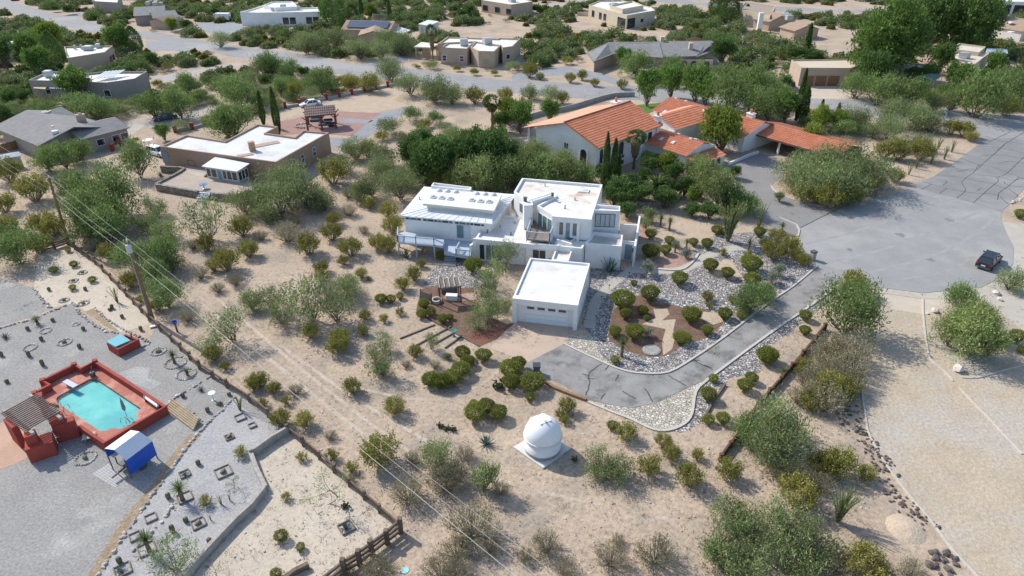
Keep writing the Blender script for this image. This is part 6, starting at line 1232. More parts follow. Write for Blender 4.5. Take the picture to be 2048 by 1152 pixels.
# barrel cacti, stone rings and timber planters of the gravel yard
CACT = mat('barrel_cactus', (.16,.17,.10), (.22,.19,.13), scale=5, fine=.25)
def barrel(u, v, r, h, label, lean=.0):
    c = G(u, v); mb = MB(); n = 16; prof = [(r*.75,0),(r,.3*h),(r*.98,.7*h),(r*.6,.95*h),(.01,h)]; mb.lathe(c, prof, n)
    for i in range(n): 
        a = 2*math.pi*i/n
        mb.tube([(c.x+math.cos(a)*q[0]*1.04,c.y+math.sin(a)*q[0]*1.04,q[1]) for q in prof[:4]], .02, 3)
    o = mb.build('barrel_cactus', CACT); tag(o, label, 'cactus', 'barrel cacti in the gravel yard'); return o
for k, (x, y, h, lb) in enumerate([(225,337,.5,'barrel cactus above the left stone ring'),(425,267,.45,'barrel cactus right of the grass tuft'),(670,337,.5,'barrel cactus left of the spa enclosure'),(335,420,.55,'barrel cactus between three stone rings'),(640,482,.6,'pale barrel cactus in front of the spa enclosure'),(235,548,.7,'tall barrel cactus below the left stone ring'),(345,622,.8,'tallest barrel cactus, near the pool wall corner'),(15,545,.6,'barrel cactus at the left edge of the yard'),(60,760,.45,'whitish barrel cactus left of the pool wall'),(1130,340,.6,'barrel cactus right of the raised bed edging'),(900,165,.6,'larger barrel cactus by the hollow planting bed'),(880,180,.35,'small barrel cactus by the hollow planting bed'),(980,240,.5,'barrel cactus on sand above the spa edging'),(395,22,.5,'barrel cactus on the pale sand near the stone edging'),(685,18,.5,'barrel cactus in the middle of the pale sand'),(1465,872,.5,'barrel cactus above the log steps'),(1665,992,.6,'barrel cactus below the bird feeder'),(1765,750,.4,'small barrel cactus near the rail fence'),(1835,860,.4,'barrel cactus near the rail fence bend'),(1760,935,.4,'low barrel cactus left of the tall ocotillo planter')]): barrel(*Y(x,y), .17, h, lb)
for x, y, h, lb in ((1590,262,.55,'pale round cactus beside the small agave planter'),(1350,530,.6,'leaning pale cactus left of the trunked yucca'),(1490,718,.5,'grey cactus left of the lower square planter'),(1680,885,.5,'white stone-like cactus near the retaining wall'),(960,1045,.6,'grey cactus above the bottom agave planter'),(1385,800,.8,'thin pale cactus between the planters')): barrel(x/4, 864+y/4, .17, h, lb)
bt_ = empty('bird_feeder', G(425,798), 'pale pedestal bird feeder on the gravel above the log steps', 'bird feeder'); c = G(427,800); mb = MB(); mb.lathe(c, [(.2,0),(.07,.08),(.06,.75)], 10); mb.build('pedestal', FRAMEW, bt_); mb = MB(); mb.lathe((c.x,c.y,.75), [(.05,0),(.32,.08),(.34,.14),(.001,.08)], 14); mb.build('bowl', FRAMEW, bt_)
def ring(u, v, r, label, core=True):
    c = G(u, v); o = empty('stone_ring', c, label, 'stone ring', 'stone rings in the gravel yard'); rg = random.Random(int(u*3)); mb = MB(); n = int(2*math.pi*r/.22)
    for i in range(n): a = 2*math.pi*i/n; mb.rock((c.x+r*math.cos(a),c.y+r*math.sin(a),.05),.13*rg.uniform(.8,1.25),rg)
    mb.build('stones', ROCKM, o)
    if core: mb = MB(); mb.rock((c.x,c.y,.12),.28,rg,.8); mb.build('cactus', CACT, o)
for x, y, r, core, lb in ((365,345,.55,0,'oval stone ring right of a barrel cactus at the yard top'),(243,480,.6,0,'stone ring at the left of the yard'),(517,436,.65,1,'stone ring with a round brown cactus left of the spa'),(1268,510,.7,1,'stone ring between the spa and the trunked yucca'),(1405,600,1.0,0,'large stone ring round the trunked yucca'),(1490,692,.9,0,'stone ring round the low yucca near the fence'),(512,100,.5,1,'stone ring on the pale sand below a round shrub'),(668,125,.55,1,'stone ring right on the pale sand'),(608,292,.35,0,'tiny stone ring left of the raised bed')): ring(*Y(x,y), r, lb, core)
ring(134,938+36-112, .9, 'stone ring with a big barrel cactus near the pergola') if False else ring(171,917, .8, 'stone ring with a big barrel cactus between pergola and tent')
for x, y, lb in ((430,1008,'stone ring round the left shrub of the top sand bed'),(595,960,'stone ring round the upper right shrub of the top sand bed'),(738,1083,'stone ring round the lower right shrub of the top sand bed'),(660,1030,'stone ring with a small cactus in the top sand bed'),(585,1097,'stone ring with a grey cactus in the top sand bed')): ring(x/4, 288+y/4, .5, lb, y in (1030,1097))
WOODG2 = mat('planter_timber', (.24,.20,.17), (.19,.155,.13), scale=2, fine=.2)
def planter(u, v, s, rz, label, core=False):
    c = G(u, v); o = empty('timber_planter', c, label, 'planter', 'square timber planters'); ca, sa = math.cos(rz), math.sin(rz); k = [(-s/2,-s/2),(s/2,-s/2),(s/2,s/2),(-s/2,s/2)]; P = [Vector((c.x+x*ca-y*sa,c.y+x*sa+y*ca,.1)) for x,y in k]; 
    for i in range(4): mb = MB(); mb.beam(P[i],P[(i+1)%4],.085,.12); mb.build('timber', WOODG2, o)
    mb = MB(); mb.poly([(p.x,p.y,.06) for p in P]); mb.build('soil', PGRAV, o)
    if core: mb = MB(); mb.rock((c.x,c.y,.15),.3,random.Random(3),.8); mb.build('cactus', CACT, o)
for u, v, s, lb, core in ((459,875,.8,'square timber planter with a dark cactus below the rail fence corner',1),(447,945,1.4,'largest square timber planter filled with brown stones',1),(302,1037,.9,'small square timber planter beside the dirt channel',0),(397,1048,1.1,'square timber planter with a brown cactus above the retaining wall',1),(271,1074,.9,'square timber planter left of the lower trunked yucca',0),(370,996,1.2,'square timber planter round the upper trunked yucca',0),(294,1099,1.3,'square timber planter round the lower trunked yucca',0),(246,1141,1.2,'square timber planter round the bottom agave',0),(370,949,.9,'square timber planter round the small agave',0),(481,836,1.0,'square timber planter round the thin ocotillo',0),(693,1056,1.2,'square timber planter round the agave on the sand',0),(505,852,.7,'small dark timber planter right of the thin ocotillo',0)): planter(u, v, s*.85, .65, lb, core)
# ---------------- plants ----------------
def leafmat(name, c1, c2, island=.38, objr=.22, scale=.45, transl=.30): return mat(name, c1, c2, rough=.7, scale=scale, island=island, objr=objr, spec=.15, transl=transl)
L_MQ = leafmat('mesquite_leaf', (.205,.262,.105), (.275,.32,.145))
L_MG = leafmat('green_mesquite_leaf', (.165,.245,.075), (.22,.29,.105))
L_CR = leafmat('creosote_leaf', (.225,.225,.045), (.29,.275,.075))
L_GS = leafmat('dry_leaf', (.275,.25,.145), (.34,.31,.20))
L_RD = leafmat('hedge_leaf', (.175,.21,.035), (.235,.25,.055), .3)
L_BT = leafmat('broad_leaf', (.12,.225,.045), (.19,.29,.075))
L_BY = leafmat('yellow_green_leaf', (.19,.25,.04), (.25,.31,.065))
L_DK = leafmat('dark_leaf', (.085,.155,.04), (.13,.205,.06))
L_WL = leafmat('willow_leaf', (.215,.275,.095), (.285,.335,.13))
L_PL = leafmat('palm_leaf', (.10,.165,.045), (.14,.19,.065), .25, .1)
L_DT = leafmat('dead_frond', (.33,.24,.13), (.40,.30,.18), .25, .1)
L_AG = leafmat('agave_leaf', (.12,.18,.155), (.16,.22,.19), .15, .1)
L_YU = leafmat('yucca_leaf', (.15,.20,.075), (.21,.245,.11), .25, .1)
L_SG = leafmat('sage_leaf', (.27,.31,.22), (.33,.36,.27), .25, .1)
L_PP = leafmat('cactus_pad', (.10,.14,.06), (.14,.17,.085), .2, .1)
BARK = mat('bark', (.14,.105,.08), (.20,.165,.13), scale=3, fine=.2, rough=.95)
TWIG = mat('grey_twig', (.27,.235,.19), (.33,.29,.24), scale=3, fine=.2, rough=.95)
PBARK = mat('palm_bark', (.21,.155,.105), (.15,.11,.08), scale=3, fine=.3, rough=.95)
rs = np.random.RandomState(11)
def unit(a): return a/np.maximum(np.linalg.norm(a, axis=1, keepdims=True), 1e-6)
def leaf_mesh(name, c, d, ln, wd, m):
    """one diamond-shaped leaf per row: centre, direction, length, width"""
    n = len(c); d = unit(d); r = unit(np.cross(d, unit(rs.normal(size=(n,3))))); ln = np.asarray(ln).reshape(-1,1)*np.ones((n,1)); wd = np.asarray(wd).reshape(-1,1)*np.ones((n,1))
    v = np.empty((n,4,3)); v[:,0] = c-d*ln/2; v[:,1] = c+r*wd/2-d*ln*.05; v[:,2] = c+d*ln/2; v[:,3] = c-r*wd/2-d*ln*.05
    v[:,:,2] = np.maximum(v[:,:,2], .02)
    me = bpy.data.meshes.new(name); me.vertices.add(n*4); me.loops.add(n*4); me.polygons.add(n)
    me.vertices.foreach_set('co', v.reshape(-1).astype(np.float32)); me.loops.foreach_set('vertex_index', np.arange(n*4, dtype=np.int32))
    me.polygons.foreach_set('loop_start', np.arange(0, n*4, 4, dtype=np.int32)); me.update(calc_edges=True); me.materials.append(m); return me
def tube_mesh(name, tubes, m, n=4):
    mb = MB()
    for pts, r in tubes: mb.tube(pts, r, n, False)
    me = bpy.data.meshes.new(name); me.from_pydata([tuple(p) for p in mb.v], [], mb.f); me.materials.append(m); me.update(); return me
PROTO = {}     # kind -> list of (foliage mesh, stem mesh, width, height)
def proto(kind, fol, stem, w, h): PROTO.setdefault(kind, []).append((fol, stem, w, h))
def limb(a, b, r0, r1, bow=.12, k=4):
    a, b = Vector(a), Vector(b); off = Vector(rs.normal(size=3))*(b-a).length*bow; pts = [a.lerp(b, i/k)+off*math.sin(math.pi*i/k) for i in range(k+1)]
    return (pts, [r0+(r1-r0)*i/k for i in range(k+1)])
def crown(kind, m, bark, W, H, lobes, per, leaf, wd, base=.25, spread=.55, sig=.14, stems=4, droop=0.0, gap=.0, flat=.8, tr=.09, up=.3):
    """a crown of unequal lobes, each a cluster of leaf sprigs; limbs run from the ground into the lobes"""
    R_ = W/2; C = []; tubes = []; cs = []; ds = []
    for i in range(lobes):
        a = 2*math.pi*(i+rs.uniform(-.35,.35))/lobes*(2.4 if lobes > 6 else 1); q = math.sqrt(rs.uniform(.03,1))*spread*R_
        z = H*(base+(1-base)*rs.uniform(.30,.80)*(1-.42*(q/R_)**1.5)); C.append((q*math.cos(a), q*math.sin(a), z, R_*rs.uniform(.30,.52)))
    C.append((rs.uniform(-.1,.1)*R_, rs.uniform(-.1,.1)*R_, H*.66, R_*.46))
    for x, y, z, r in C:
        nt = int(per*(r/(R_*.42))**2); k = max(6, nt//22)
        dirs = unit(rs.normal(size=(k,3))+np.array([[0,0,.35]])); rad = r*rs.uniform(.45,1.05,size=(k,1)); cl = np.array([[x,y,z]])+dirs*rad*np.array([[1,1,flat]])
        cl = cl[cl[:,2] > H*.03]
        if gap: cl = cl[rs.uniform(size=len(cl)) > gap]
        for c in cl:
            m_ = rs.randint(14,28); p = c+rs.normal(size=(m_,3))*sig*R_*.5*np.array([[1,1,.8]]); cs.append(p)
            o = unit((c-np.array([x,y,z*.7])).reshape(1,3)); ds.append(unit(rs.normal(size=(m_,3))*.8+o+np.array([[0,0,up-droop]])))
        for t in range(2):
            e = Vector((x,y,z))+Vector(rs.normal(size=3))*r*.45; tubes.append(limb((x*.25,y*.25,z*.35), e, tr*.5, tr*.12))
    for i in range(stems):
        x, y, z, r = C[rs.randint(len(C))]; tubes.append(limb((rs.normal()*.05*W*.3, rs.normal()*.05*W*.3, -.05), (x*.8,y*.8,z*.8), tr, tr*.35, .08, 5))
    for x, y, z, r in C: tubes.append(limb((x*.12,y*.12,H*.06), (x*.85,y*.85,z*.9), tr*.7, tr*.22))
    c = np.vstack(cs); d = np.vstack(ds); n = len(c)
    s = max(1.0, np.abs(c[:,:2]).max()/R_*.92); 
    proto(kind, leaf_mesh(kind+'_foliage', c, d, leaf*rs.uniform(.7,1.3,size=n), wd*rs.uniform(.7,1.3,size=n), m), tube_mesh(kind+'_stems', tubes, bark), W, max(float(np.percentile(c[:,2],99)), .2))
for _ in range(3): crown('mqL', L_MQ, BARK, 7.0, 3.6, 14, 440, .30, .08, .06, .68, .23, 5, .0, .22, .75, .07)
for _ in range(3): crown('mqM', L_MQ, BARK, 4.6, 2.6, 10, 330, .24, .07, .04, .68, .25, 5, .0, .20, .75, .05)
for _ in range(2): crown('mqS', L_MQ, BARK, 2.8, 1.8, 7, 300, .19, .06, .05, .58, .24, 5, .0, .05, .85, .05)
for _ in range(3): crown('mgM', L_MG, BARK, 5.0, 3.2, 11, 400, .25, .08, .05, .66, .23, 5, .0, .16, .8, .055)
for _ in range(2): crown('spM', L_MQ, BARK, 4.5, 2.8, 10, 230, .22, .07, .16, .68, .20, 6, .0, .18, .8, .035)
for _ in range(2): crown('wl', L_WL, BARK, 5.5, 4.2, 12, 520, .30, .075, .06, .62, .21, 4, .4, .08, .9, .06)
for _ in range(3): crown('bt', L_BT, BARK, 5.5, 5.2, 13, 620, .26, .16, .20, .56, .18, 3, .1, .04, 1.0, .09)
for _ in range(2): crown('btL', L_BT, BARK, 15.0, 10.5, 26, 620, .5, .26, .10, .66, .15, 3, .1, .04, 1.0, .22)
for _ in range(2): crown('dkL', L_DK, BARK, 13.0, 9.5, 22, 620, .5, .26, .06, .64, .15, 3, .1, .02, 1.0, .2)
for _ in range(2): crown('by', L_BY, BARK, 5.0, 4.2, 13, 600, .26, .14, .12, .58, .18, 3, .1, .06, .95, .08)
for _ in range(3): crown('dk', L_DK, BARK, 5.0, 4.8, 11, 560, .26, .14, .12, .56, .18, 3, .1, .02, 1.0, .12)
for _ in range(2): crown('sg', L_SG, TWIG, 1.6, 1.2, 6, 170, .14, .06, .05, .5, .26, 5, .0, .05, .9, .02)
def wispy(kind, m, bark, W, H, n_st, leaf, wd, per, lean=.62, stemr=.014):
    """vase of many thin stems, small leaves gathered towards their ends"""
    cs = []; ds = []; tubes = []; R_ = W/2
    for i in range(n_st):
        a = rs.uniform(0, 2*math.pi); q = math.sqrt(rs.uniform(.02,1)); tip = np.array([math.cos(a)*q*R_, math.sin(a)*q*R_, H*(1-.38*q*q)*rs.uniform(.72,1.05)]); b = np.array([math.cos(a)*q*R_*.16, math.sin(a)*q*R_*.16, 0])
        mid = (b+tip)/2+np.array([math.cos(a),math.sin(a),0])*R_*.10; 
        if i % 3 == 0: tubes.append(([Vector(b), Vector(mid), Vector(tip)], [stemr*1.5, stemr, stemr*.5]))
        t = rs.uniform(.38,1.05,size=(per,1))**.75; p = (1-t)**2*b+2*t*(1-t)*mid+t*t*tip; p += rs.normal(size=(per,3))*R_*.085; cs.append(p); ds.append(unit(rs.normal(size=(per,3))+unit((tip-b).reshape(1,3))*1.1))
    c = np.vstack(cs); d = np.vstack(ds); n = len(c)
    proto(kind, leaf_mesh(kind+'_foliage', c, d, leaf*rs.uniform(.7,1.3,size=n), wd*rs.uniform(.7,1.3,size=n), m), tube_mesh(kind+'_stems', tubes, bark, 3), W, H)
for _ in range(4): wispy('cr', L_CR, TWIG, 2.0, 1.5, 90, .13, .055, 26)
for _ in range(2): wispy('crS', L_CR, TWIG, 1.3, 1.0, 60, .10, .045, 20)
for _ in range(4): wispy('gs', L_GS, TWIG, 2.8, 1.7, 130, .16, .034, 17, stemr=.022)
def ball(kind, m, W, H, n, leaf, wd, z0=.0, ragged=.06):
    d = unit(rs.normal(size=(n,3))+np.array([[0,0,.25]])); lump = 1+.07*np.sin(d[:,:1]*5+1)*np.cos(d[:,1:2]*6)+rs.normal(size=(n,1))*ragged; rr = np.where(rs.uniform(size=(n,1)) < .75, 1.0, rs.uniform(.6,1,size=(n,1)))
    sh = np.where(d[:,2:3] < 0, .86, 1.0); c = d*rr*lump*np.array([[W/2,W/2,H*.5]])*np.concatenate([sh,sh,np.ones_like(sh)],1)*.97+np.array([[0,0,z0+H*.5]])
    tubes = [limb((rs.normal()*.04,rs.normal()*.04,0), (rs.normal()*W*.2,rs.normal()*W*.2,z0+H*.4), .04, .02) for _ in range(5)]
    proto(kind, leaf_mesh(kind+'_foliage', c, unit(d+rs.normal(size=(n,3))*.7), leaf*rs.uniform(.7,1.3,size=n), wd*rs.uniform(.7,1.3,size=n), m), tube_mesh(kind+'_stems', tubes, TWIG), W, z0+H)
for _ in range(3): ball('rd', L_RD, 1.7, 1.25, 3600, .12, .06, .18)
for _ in range(2): ball('rdS', L_RD, 1.0, .8, 1500, .09, .05, .05, .09)
def column(kind, m, W, H, n):
    t = rs.uniform(0,1,size=(n,1)); a = rs.uniform(0,2*math.pi,size=(n,1)); r = W/2*np.minimum(1, .35+2.2*t)*(1-t**2.2)**.6*rs.uniform(.72,1.06,size=(n,1))*(1+.10*np.sin(a*4+t*9)); c = np.concatenate([np.cos(a)*r, np.sin(a)*r, .15+t*(H-.15)],1)
    proto(kind, leaf_mesh(kind+'_foliage', c, np.concatenate([np.cos(a)*.4,np.sin(a)*.4,np.ones_like(a)],1)+rs.normal(size=(n,3))*.25, .34*rs.uniform(.7,1.3,size=n), .11*rs.uniform(.7,1.3,size=n), m), tube_mesh(kind+'_trunk', [([Vector((0,0,-.05)),Vector((0,0,H*.8))],[.14,.04])], BARK, 6), W, H)
for _ in range(2): column('cy', L_DK, 1.3, 7.5, 3200)
column('co', L_DK, 4.0, 8.0, 5200)
def rosette(kind, m, n, ln, wd, trunk=0.0, tr=.12, el=(.1,1.35), skirt=0, dead=None, curve=.0, seg=3, fold=True):
    """stiff or arching blades round a centre, on a trunk of the given height"""
    mb = MB(); rg = np.random.RandomState(len(kind)*13+n); fm = None
    for i in range(n):
        a = i*2.39996+rg.uniform(-.2,.2); e = el[0]+(el[1]-el[0])*((i+.5)/n)**.9; L = ln*rg.uniform(.8,1.1)
        d = Vector((math.cos(a),math.sin(a),0)); side = Vector((-math.sin(a),math.cos(a),0)); p = Vector((0,0,trunk)); ang = e; prev = None; w0 = wd*.75
        for s in range(seg+1):
            w = (w0 if s == 0 else wd*(1-(s/seg)**1.6)*.98+.004)/2; cur = (p-side*w, p+Vector((0,0,-.0))-Vector((0,0,wd*.16 if fold else 0)), p+side*w)
            if prev: mb.add([*prev, *cur], [(0,1,4,3),(1,2,5,4)])
            prev = cur; p = p+(d*math.cos(ang)+Vector((0,0,math.sin(ang))))*L/seg; ang -= curve/seg
    me = bpy.data.meshes.new(kind+'_leaves'); me.from_pydata([tuple(q) for q in mb.v], [], mb.f); me.materials.append(m); me.update()
    st = tube_mesh(kind+'_trunk', [([Vector((0,0,-.05)), Vector((.02,0,trunk*.5)), Vector((0,0,trunk))],[tr*1.25,tr,tr])] if trunk > .05 else [([Vector((0,0,-.02)), Vector((0,0,.08))],[tr,tr])], PBARK, 8)
    PROTO.setdefault(kind, []).append((me, st, ln*2, trunk+ln))
    return me
rosette('ag', L_AG, 30, .95, .17, 0, .12, (.15,1.4), curve=-.15)
rosette('yu', L_YU, 90, .75, .055, 1.1, .13, (-.5,1.5), curve=.15)
rosette('yuS', L_YU, 60, .5, .05, .25, .1, (-.1,1.5), curve=.2)
rosette('dp', L_PL, 64, 3.3, .62, 1.5, .38, (-.15,1.45), curve=1.25, seg=6)
def fanpalm(H, skirt):
    cs = []; ds = []; rg = rs
    for i in range(46):
        a = rg.uniform(0,2*math.pi); e = rg.uniform(-.5,1.4); d = np.array([math.cos(a)*math.cos(e),math.sin(a)*math.cos(e),math.sin(e)]); o = np.array([0,0,H])+d*1.35; n = 26
        sp = rg.normal(size=(n,3)); sp -= (sp@d).reshape(-1,1)*d*.9; dd = unit(d.reshape(1,3)*.75+unit(sp)*rg.uniform(.2,.9,size=(n,1))+np.array([[0,0,-.22]])); cs.append(o+dd*.42); ds.append(dd)
    fol = leaf_mesh('fp_fronds', np.vstack(cs), np.vstack(ds), .95, .10, L_PL); tubes = [([Vector((0,0,-.05)),Vector((0,0,H*.5)),Vector((0,0,H))],[.3,.24,.22])]
    st = tube_mesh('fp_trunk', tubes, PBARK, 8); n = 1500; t = rs.uniform(0,1,size=(n,1)); a = rs.uniform(0,2*math.pi,size=(n,1)); r = (.35+.75*t**.6)*rs.uniform(.6,1,size=(n,1)); z = H-.3-skirt*(1-t)
    sk = leaf_mesh('fp_skirt', np.concatenate([np.cos(a)*r,np.sin(a)*r,z],1), np.concatenate([np.cos(a)*.25,np.sin(a)*.25,-np.ones_like(a)],1)+rs.normal(size=(n,3))*.2, .8, .09, L_DT)
    PROTO.setdefault('fp', []).append((fol, st, 4.4, H+1.6, sk))
fanpalm(8.0, 4.6); fanpalm(6.0, 1.0)
def wands(kind, m, n, H, lean, W):
    tubes = []; cs = []; ds = []
    for i in range(n):
        a = rs.uniform(0,2*math.pi); q = rs.uniform(.1,1)*lean; h = H*rs.uniform(.75,1.05); pts = [Vector((math.cos(a)*.08,math.sin(a)*.08,0)), Vector((math.cos(a)*q*h*.35,math.sin(a)*q*h*.35,h*.5)), Vector((math.cos(a)*q*h*.9,math.sin(a)*q*h*.9,h))]
        tubes.append((pts,[.035,.028,.012])); t = rs.uniform(.08,1,size=(90,1)); P0,P1,P2 = [np.array(p) for p in pts]
        c = np.where(t < .5, P0+(P1-P0)*t*2, P1+(P2-P1)*(t-.5)*2)+rs.normal(size=(90,3))*.035; cs.append(c); ds.append(rs.normal(size=(90,3))+np.array([[0,0,.6]]))
    proto(kind, leaf_mesh(kind+'_foliage', np.vstack(cs), np.vstack(ds), .09, .05, m), tube_mesh(kind+'_stems', tubes, mat('ocotillo_stem',(.16,.17,.10)), 4), W, H)
wands('oc', leafmat('ocotillo_leaf', (.25,.31,.09), (.31,.36,.13)), 46, 3.0, .5, 2.4); wands('ocS', MATS['ocotillo_leaf'], 9, 2.2, .5, 1.6)
def pads(kind, n):
    mb = MB(); rg = np.random.RandomState(n)
    for i in range(n):
        a = rg.uniform(0,6.28); q = rg.uniform(0,.55); z = rg.choice([.18,.18,.45,.7]); c = Vector((math.cos(a)*q,math.sin(a)*q,z)); t = rg.uniform(0,3.14); u = Vector((math.cos(t),math.sin(t),0)); w = (Vector((0,0,1))+Vector(rg.normal(size=3))*.35).normalized(); nn = u.cross(w).normalized(); k = 8
        for s in (-.03,.03): mb.add([c+u*math.cos(2*math.pi*j/k)*.15+w*math.sin(2*math.pi*j/k)*.2+nn*s for j in range(k)], [tuple(range(k)) if s > 0 else tuple(range(k-1,-1,-1))])
        o = len(mb.v)-2*k; mb.f += [(o+j, o+(j+1)%k, o+k+(j+1)%k, o+k+j) for j in range(k)]
    me = bpy.data.meshes.new('pp_pads'); me.from_pydata([tuple(p) for p in mb.v], [], mb.f); me.materials.append(L_PP); me.update(); PROTO.setdefault(kind, []).append((me, None, 1.3, 1.0))
pads('pp', 26); pads('pp', 34)
def sapling(kind):
    tubes = []; cs = []
    top = Vector((.3,.1,1.6)); tubes.append(limb((0,0,0), top, .05, .03))
    for i in range(6):
        e = top+Vector(rs.normal(size=3))*.7+Vector((0,0,.5)); tubes.append(limb(top, e, .025, .01)); cs.append(np.array(e)+rs.normal(size=(80,3))*.22)
    c = np.vstack(cs); proto(kind, leaf_mesh(kind+'_foliage', c, rs.normal(size=c.shape), .14, .05, L_MG), tube_mesh(kind+'_trunk', tubes, BARK), 2.2, 2.6)
sapling('sap'); sapling('sap')
def drytree():
    tubes = []
    for i in range(26): a = rs.uniform(0,6.28); q = rs.uniform(.1,.5); tubes.append(limb((0,0,rs.uniform(0,.5)), (math.cos(a)*q,math.sin(a)*q,rs.uniform(1.0,1.9)), .02, .006))
    PROTO['dry'] = [(tube_mesh('dry_stems', tubes, mat('dead_pink_twig',(.42,.32,.25))), None, 1.0, 1.9)]
drytree()

KIND = {  # object name, look words, category, group, default height/width
 'mq': ('mesquite_bush','grey-green mesquite','bush','mesquite bushes',.62), 'mg': ('mesquite_bush','bright green mesquite','bush','green mesquite bushes',.68), 'sp': ('mesquite_bush','sparse open mesquite','bush','sparse mesquite bushes',.66),
 'wl': ('willow_tree','pale feathery tree','tree','pale feathery trees',.8), 'bt': ('broadleaf_tree','leafy green tree','tree','leafy green trees',.95), 'by': ('broadleaf_tree','yellow-green tree','tree','yellow-green trees',.85), 'dk': ('evergreen_tree','dark evergreen tree','tree','dark evergreen trees',.95),
 'sg': ('sage_bush','silvery sage bush','bush','silvery sage bushes',.75), 'cr': ('creosote_bush','olive creosote bush','bush','creosote bushes',.78), 'gs': ('dry_bush','dry brown-grey bush','bush','dry brown-grey bushes',.62), 'rd': ('clipped_shrub','rounded clipped shrub','shrub','clipped round shrubs',.80),
 'cy': ('cypress_tree','narrow columnar cypress','tree','columnar cypresses',6), 'co': ('conifer_tree','tall dark conifer','tree','dark conifers',2.0), 'ag': ('agave','blue-grey agave rosette','agave','agaves',.55), 'yu': ('yucca','spiky yucca on a trunk','yucca','yuccas',1.25), 'yuS': ('yucca','low spiky yucca','yucca','low yuccas',.8),
 'dp': ('date_palm','arching date palm','palm','palms',.75), 'fp': ('fan_palm','fan palm','palm','palms',2.2), 'oc': ('ocotillo','green many-wanded ocotillo','ocotillo','ocotillos',1.25), 'ocS': ('ocotillo','thin young ocotillo','ocotillo','young ocotillos',1.4),
 'pp': ('prickly_pear','dark prickly pear','cactus','prickly pears',.75), 'sap': ('sapling','thin leaning sapling','sapling','saplings',1.1), 'dry': ('dead_shrub','dead pinkish shrub','shrub','dead shrubs',1.9)}
LMARK = [('the observatory dome',1085,900),('the white garage',1090,640),('the studio deck',850,500),('the gazebo',900,610),('the driveway bend',1250,780),('the mulch bed',1320,640),('the drive mouth',1620,540),('the turning court',1830,460),('the mailbox boulder',1765,372),
 ('the transformer pole',306,641),('the far utility pole',138,489),('the bottom fence corner',803,1064),('the pool',205,815),('the canopy tent',265,935),('the log steps',368,835),('the adobe house sunroom',460,365),('the adobe house east wall',620,330),('the stone terrace wall',370,400),('the grey shingle house',100,290),('the left edge shed',20,335),
 ('the white tower',1130,400),('the hacienda gable wall',1110,330),('the hacienda front wing',1370,330),('the hacienda carport',1590,290),('the hacienda drive',1500,360),('the entry court',1260,500),('the curved stone wall',1300,415),('the wheelie bin',1075,745),('the cobble point',1300,850),('the brown rail fence',1560,770),('the gravel drive kerb',1730,760),('the gravel drive top',1780,610),('the right gravel garden',1930,700),('the lava rocks',1745,930),('the sand mound',1810,1055),
 ('the stone-roofed pavilion',640,255),('the red pillar wall',750,190),('the panelled flat house',180,180),('the white pickup',263,108),('the palm house',930,118),('the ranch house',1310,140),('the three-door garage',1640,170),('the cream house',1930,140),('the solar house',725,75),('the metal shed',860,62),('the large white house',570,48),('the top-left grey house',310,35),('the porch house',1240,45),('the tan hip-roofed house',1580,55),('the street sign',1887,255),('the far right house',2020,70),('the top edge house',1010,28),('the block wall',1180,215),('the grey parked sedan',330,238),('the white parked sedan',622,215)]
LM = [(n, G(u,v)) for n, u, v in LMARK]
PLANTS = []    # (root object, kind, look, ground point, width)
def size_class(kind, W):
    if kind == 'mq': return 'mqL' if W > 5.6 else ('mqM' if W > 3.4 else 'mqS')
    if kind == 'mg': return 'mgM'
    if kind in ('bt','dk') and W > 9: return kind+'L'
    if kind == 'sp': return 'spM'
    if kind == 'cr': return 'cr' if W > 1.4 else 'crS'
    if kind == 'rd': return 'rd' if W > 1.2 else 'rdS'
    return kind
def plant(kind, u, v, w, ratio=None, base=False, parts=True, z=0.0, hgt=None, lab=None, var=None):
    """photo point of the plant's middle (or of its foot), its width there in photo pixels"""
    nm, look, cat, grp, rt = KIND[kind]; rt = ratio or rt; W = w*({'rd':.94,'cr':1.06,'gs':1.12}.get(kind,1.15) if cat != 'tree' and hgt is None else 1.0)/ppm(v); H = hgt or W*rt
    p = G(u, v, z) if base else G(u, v, z+H*.48); 
    if not base: W *= ppm(v)/ppm(v+.0)*(CAM_H-H*.48)/CAM_H
    pk = size_class(kind, W); lst = PROTO[pk]; pr = lst[(var if var is not None else rnd.randrange(len(lst))) % len(lst)]
    s = W/pr[2]; sz = H/pr[3]; rot = rnd.uniform(0, 6.283)
    o = bpy.data.objects.new(nm, None) if parts else bpy.data.objects.new(nm, pr[0])
    COL.objects.link(o); o.location = (p.x, p.y, z); o.rotation_euler = (0,0,rot); o.scale = (s*rnd.uniform(.92,1.08), s*rnd.uniform(.92,1.08), sz)
    if parts:
        o.empty_display_size = .3
        tree = cat == 'tree' or cat == 'palm'
        f = bpy.data.objects.new('crown' if tree else 'foliage', pr[0]); COL.objects.link(f); f.parent = o
        if pr[1]: st_ = bpy.data.objects.new('trunk' if tree else 'stems', pr[1]); COL.objects.link(st_); st_.parent = o
        if len(pr) > 4: k = bpy.data.objects.new('dead_frond_skirt', pr[4]); COL.objects.link(k); k.parent = o
    o['category'] = cat; o['group'] = grp
    PLANTS.append((o, kind, lab or look, Vector((p.x,p.y,0)), W, H)); return o
ORD = ['nearest','second nearest','third nearest','fourth nearest','fifth nearest','sixth nearest','seventh nearest','eighth nearest','ninth nearest','tenth nearest','eleventh nearest','twelfth nearest','13th nearest','14th nearest','15th nearest','16th nearest','17th nearest','18th nearest','19th nearest','20th nearest','21st nearest','22nd nearest','23rd nearest','24th nearest','25th nearest']
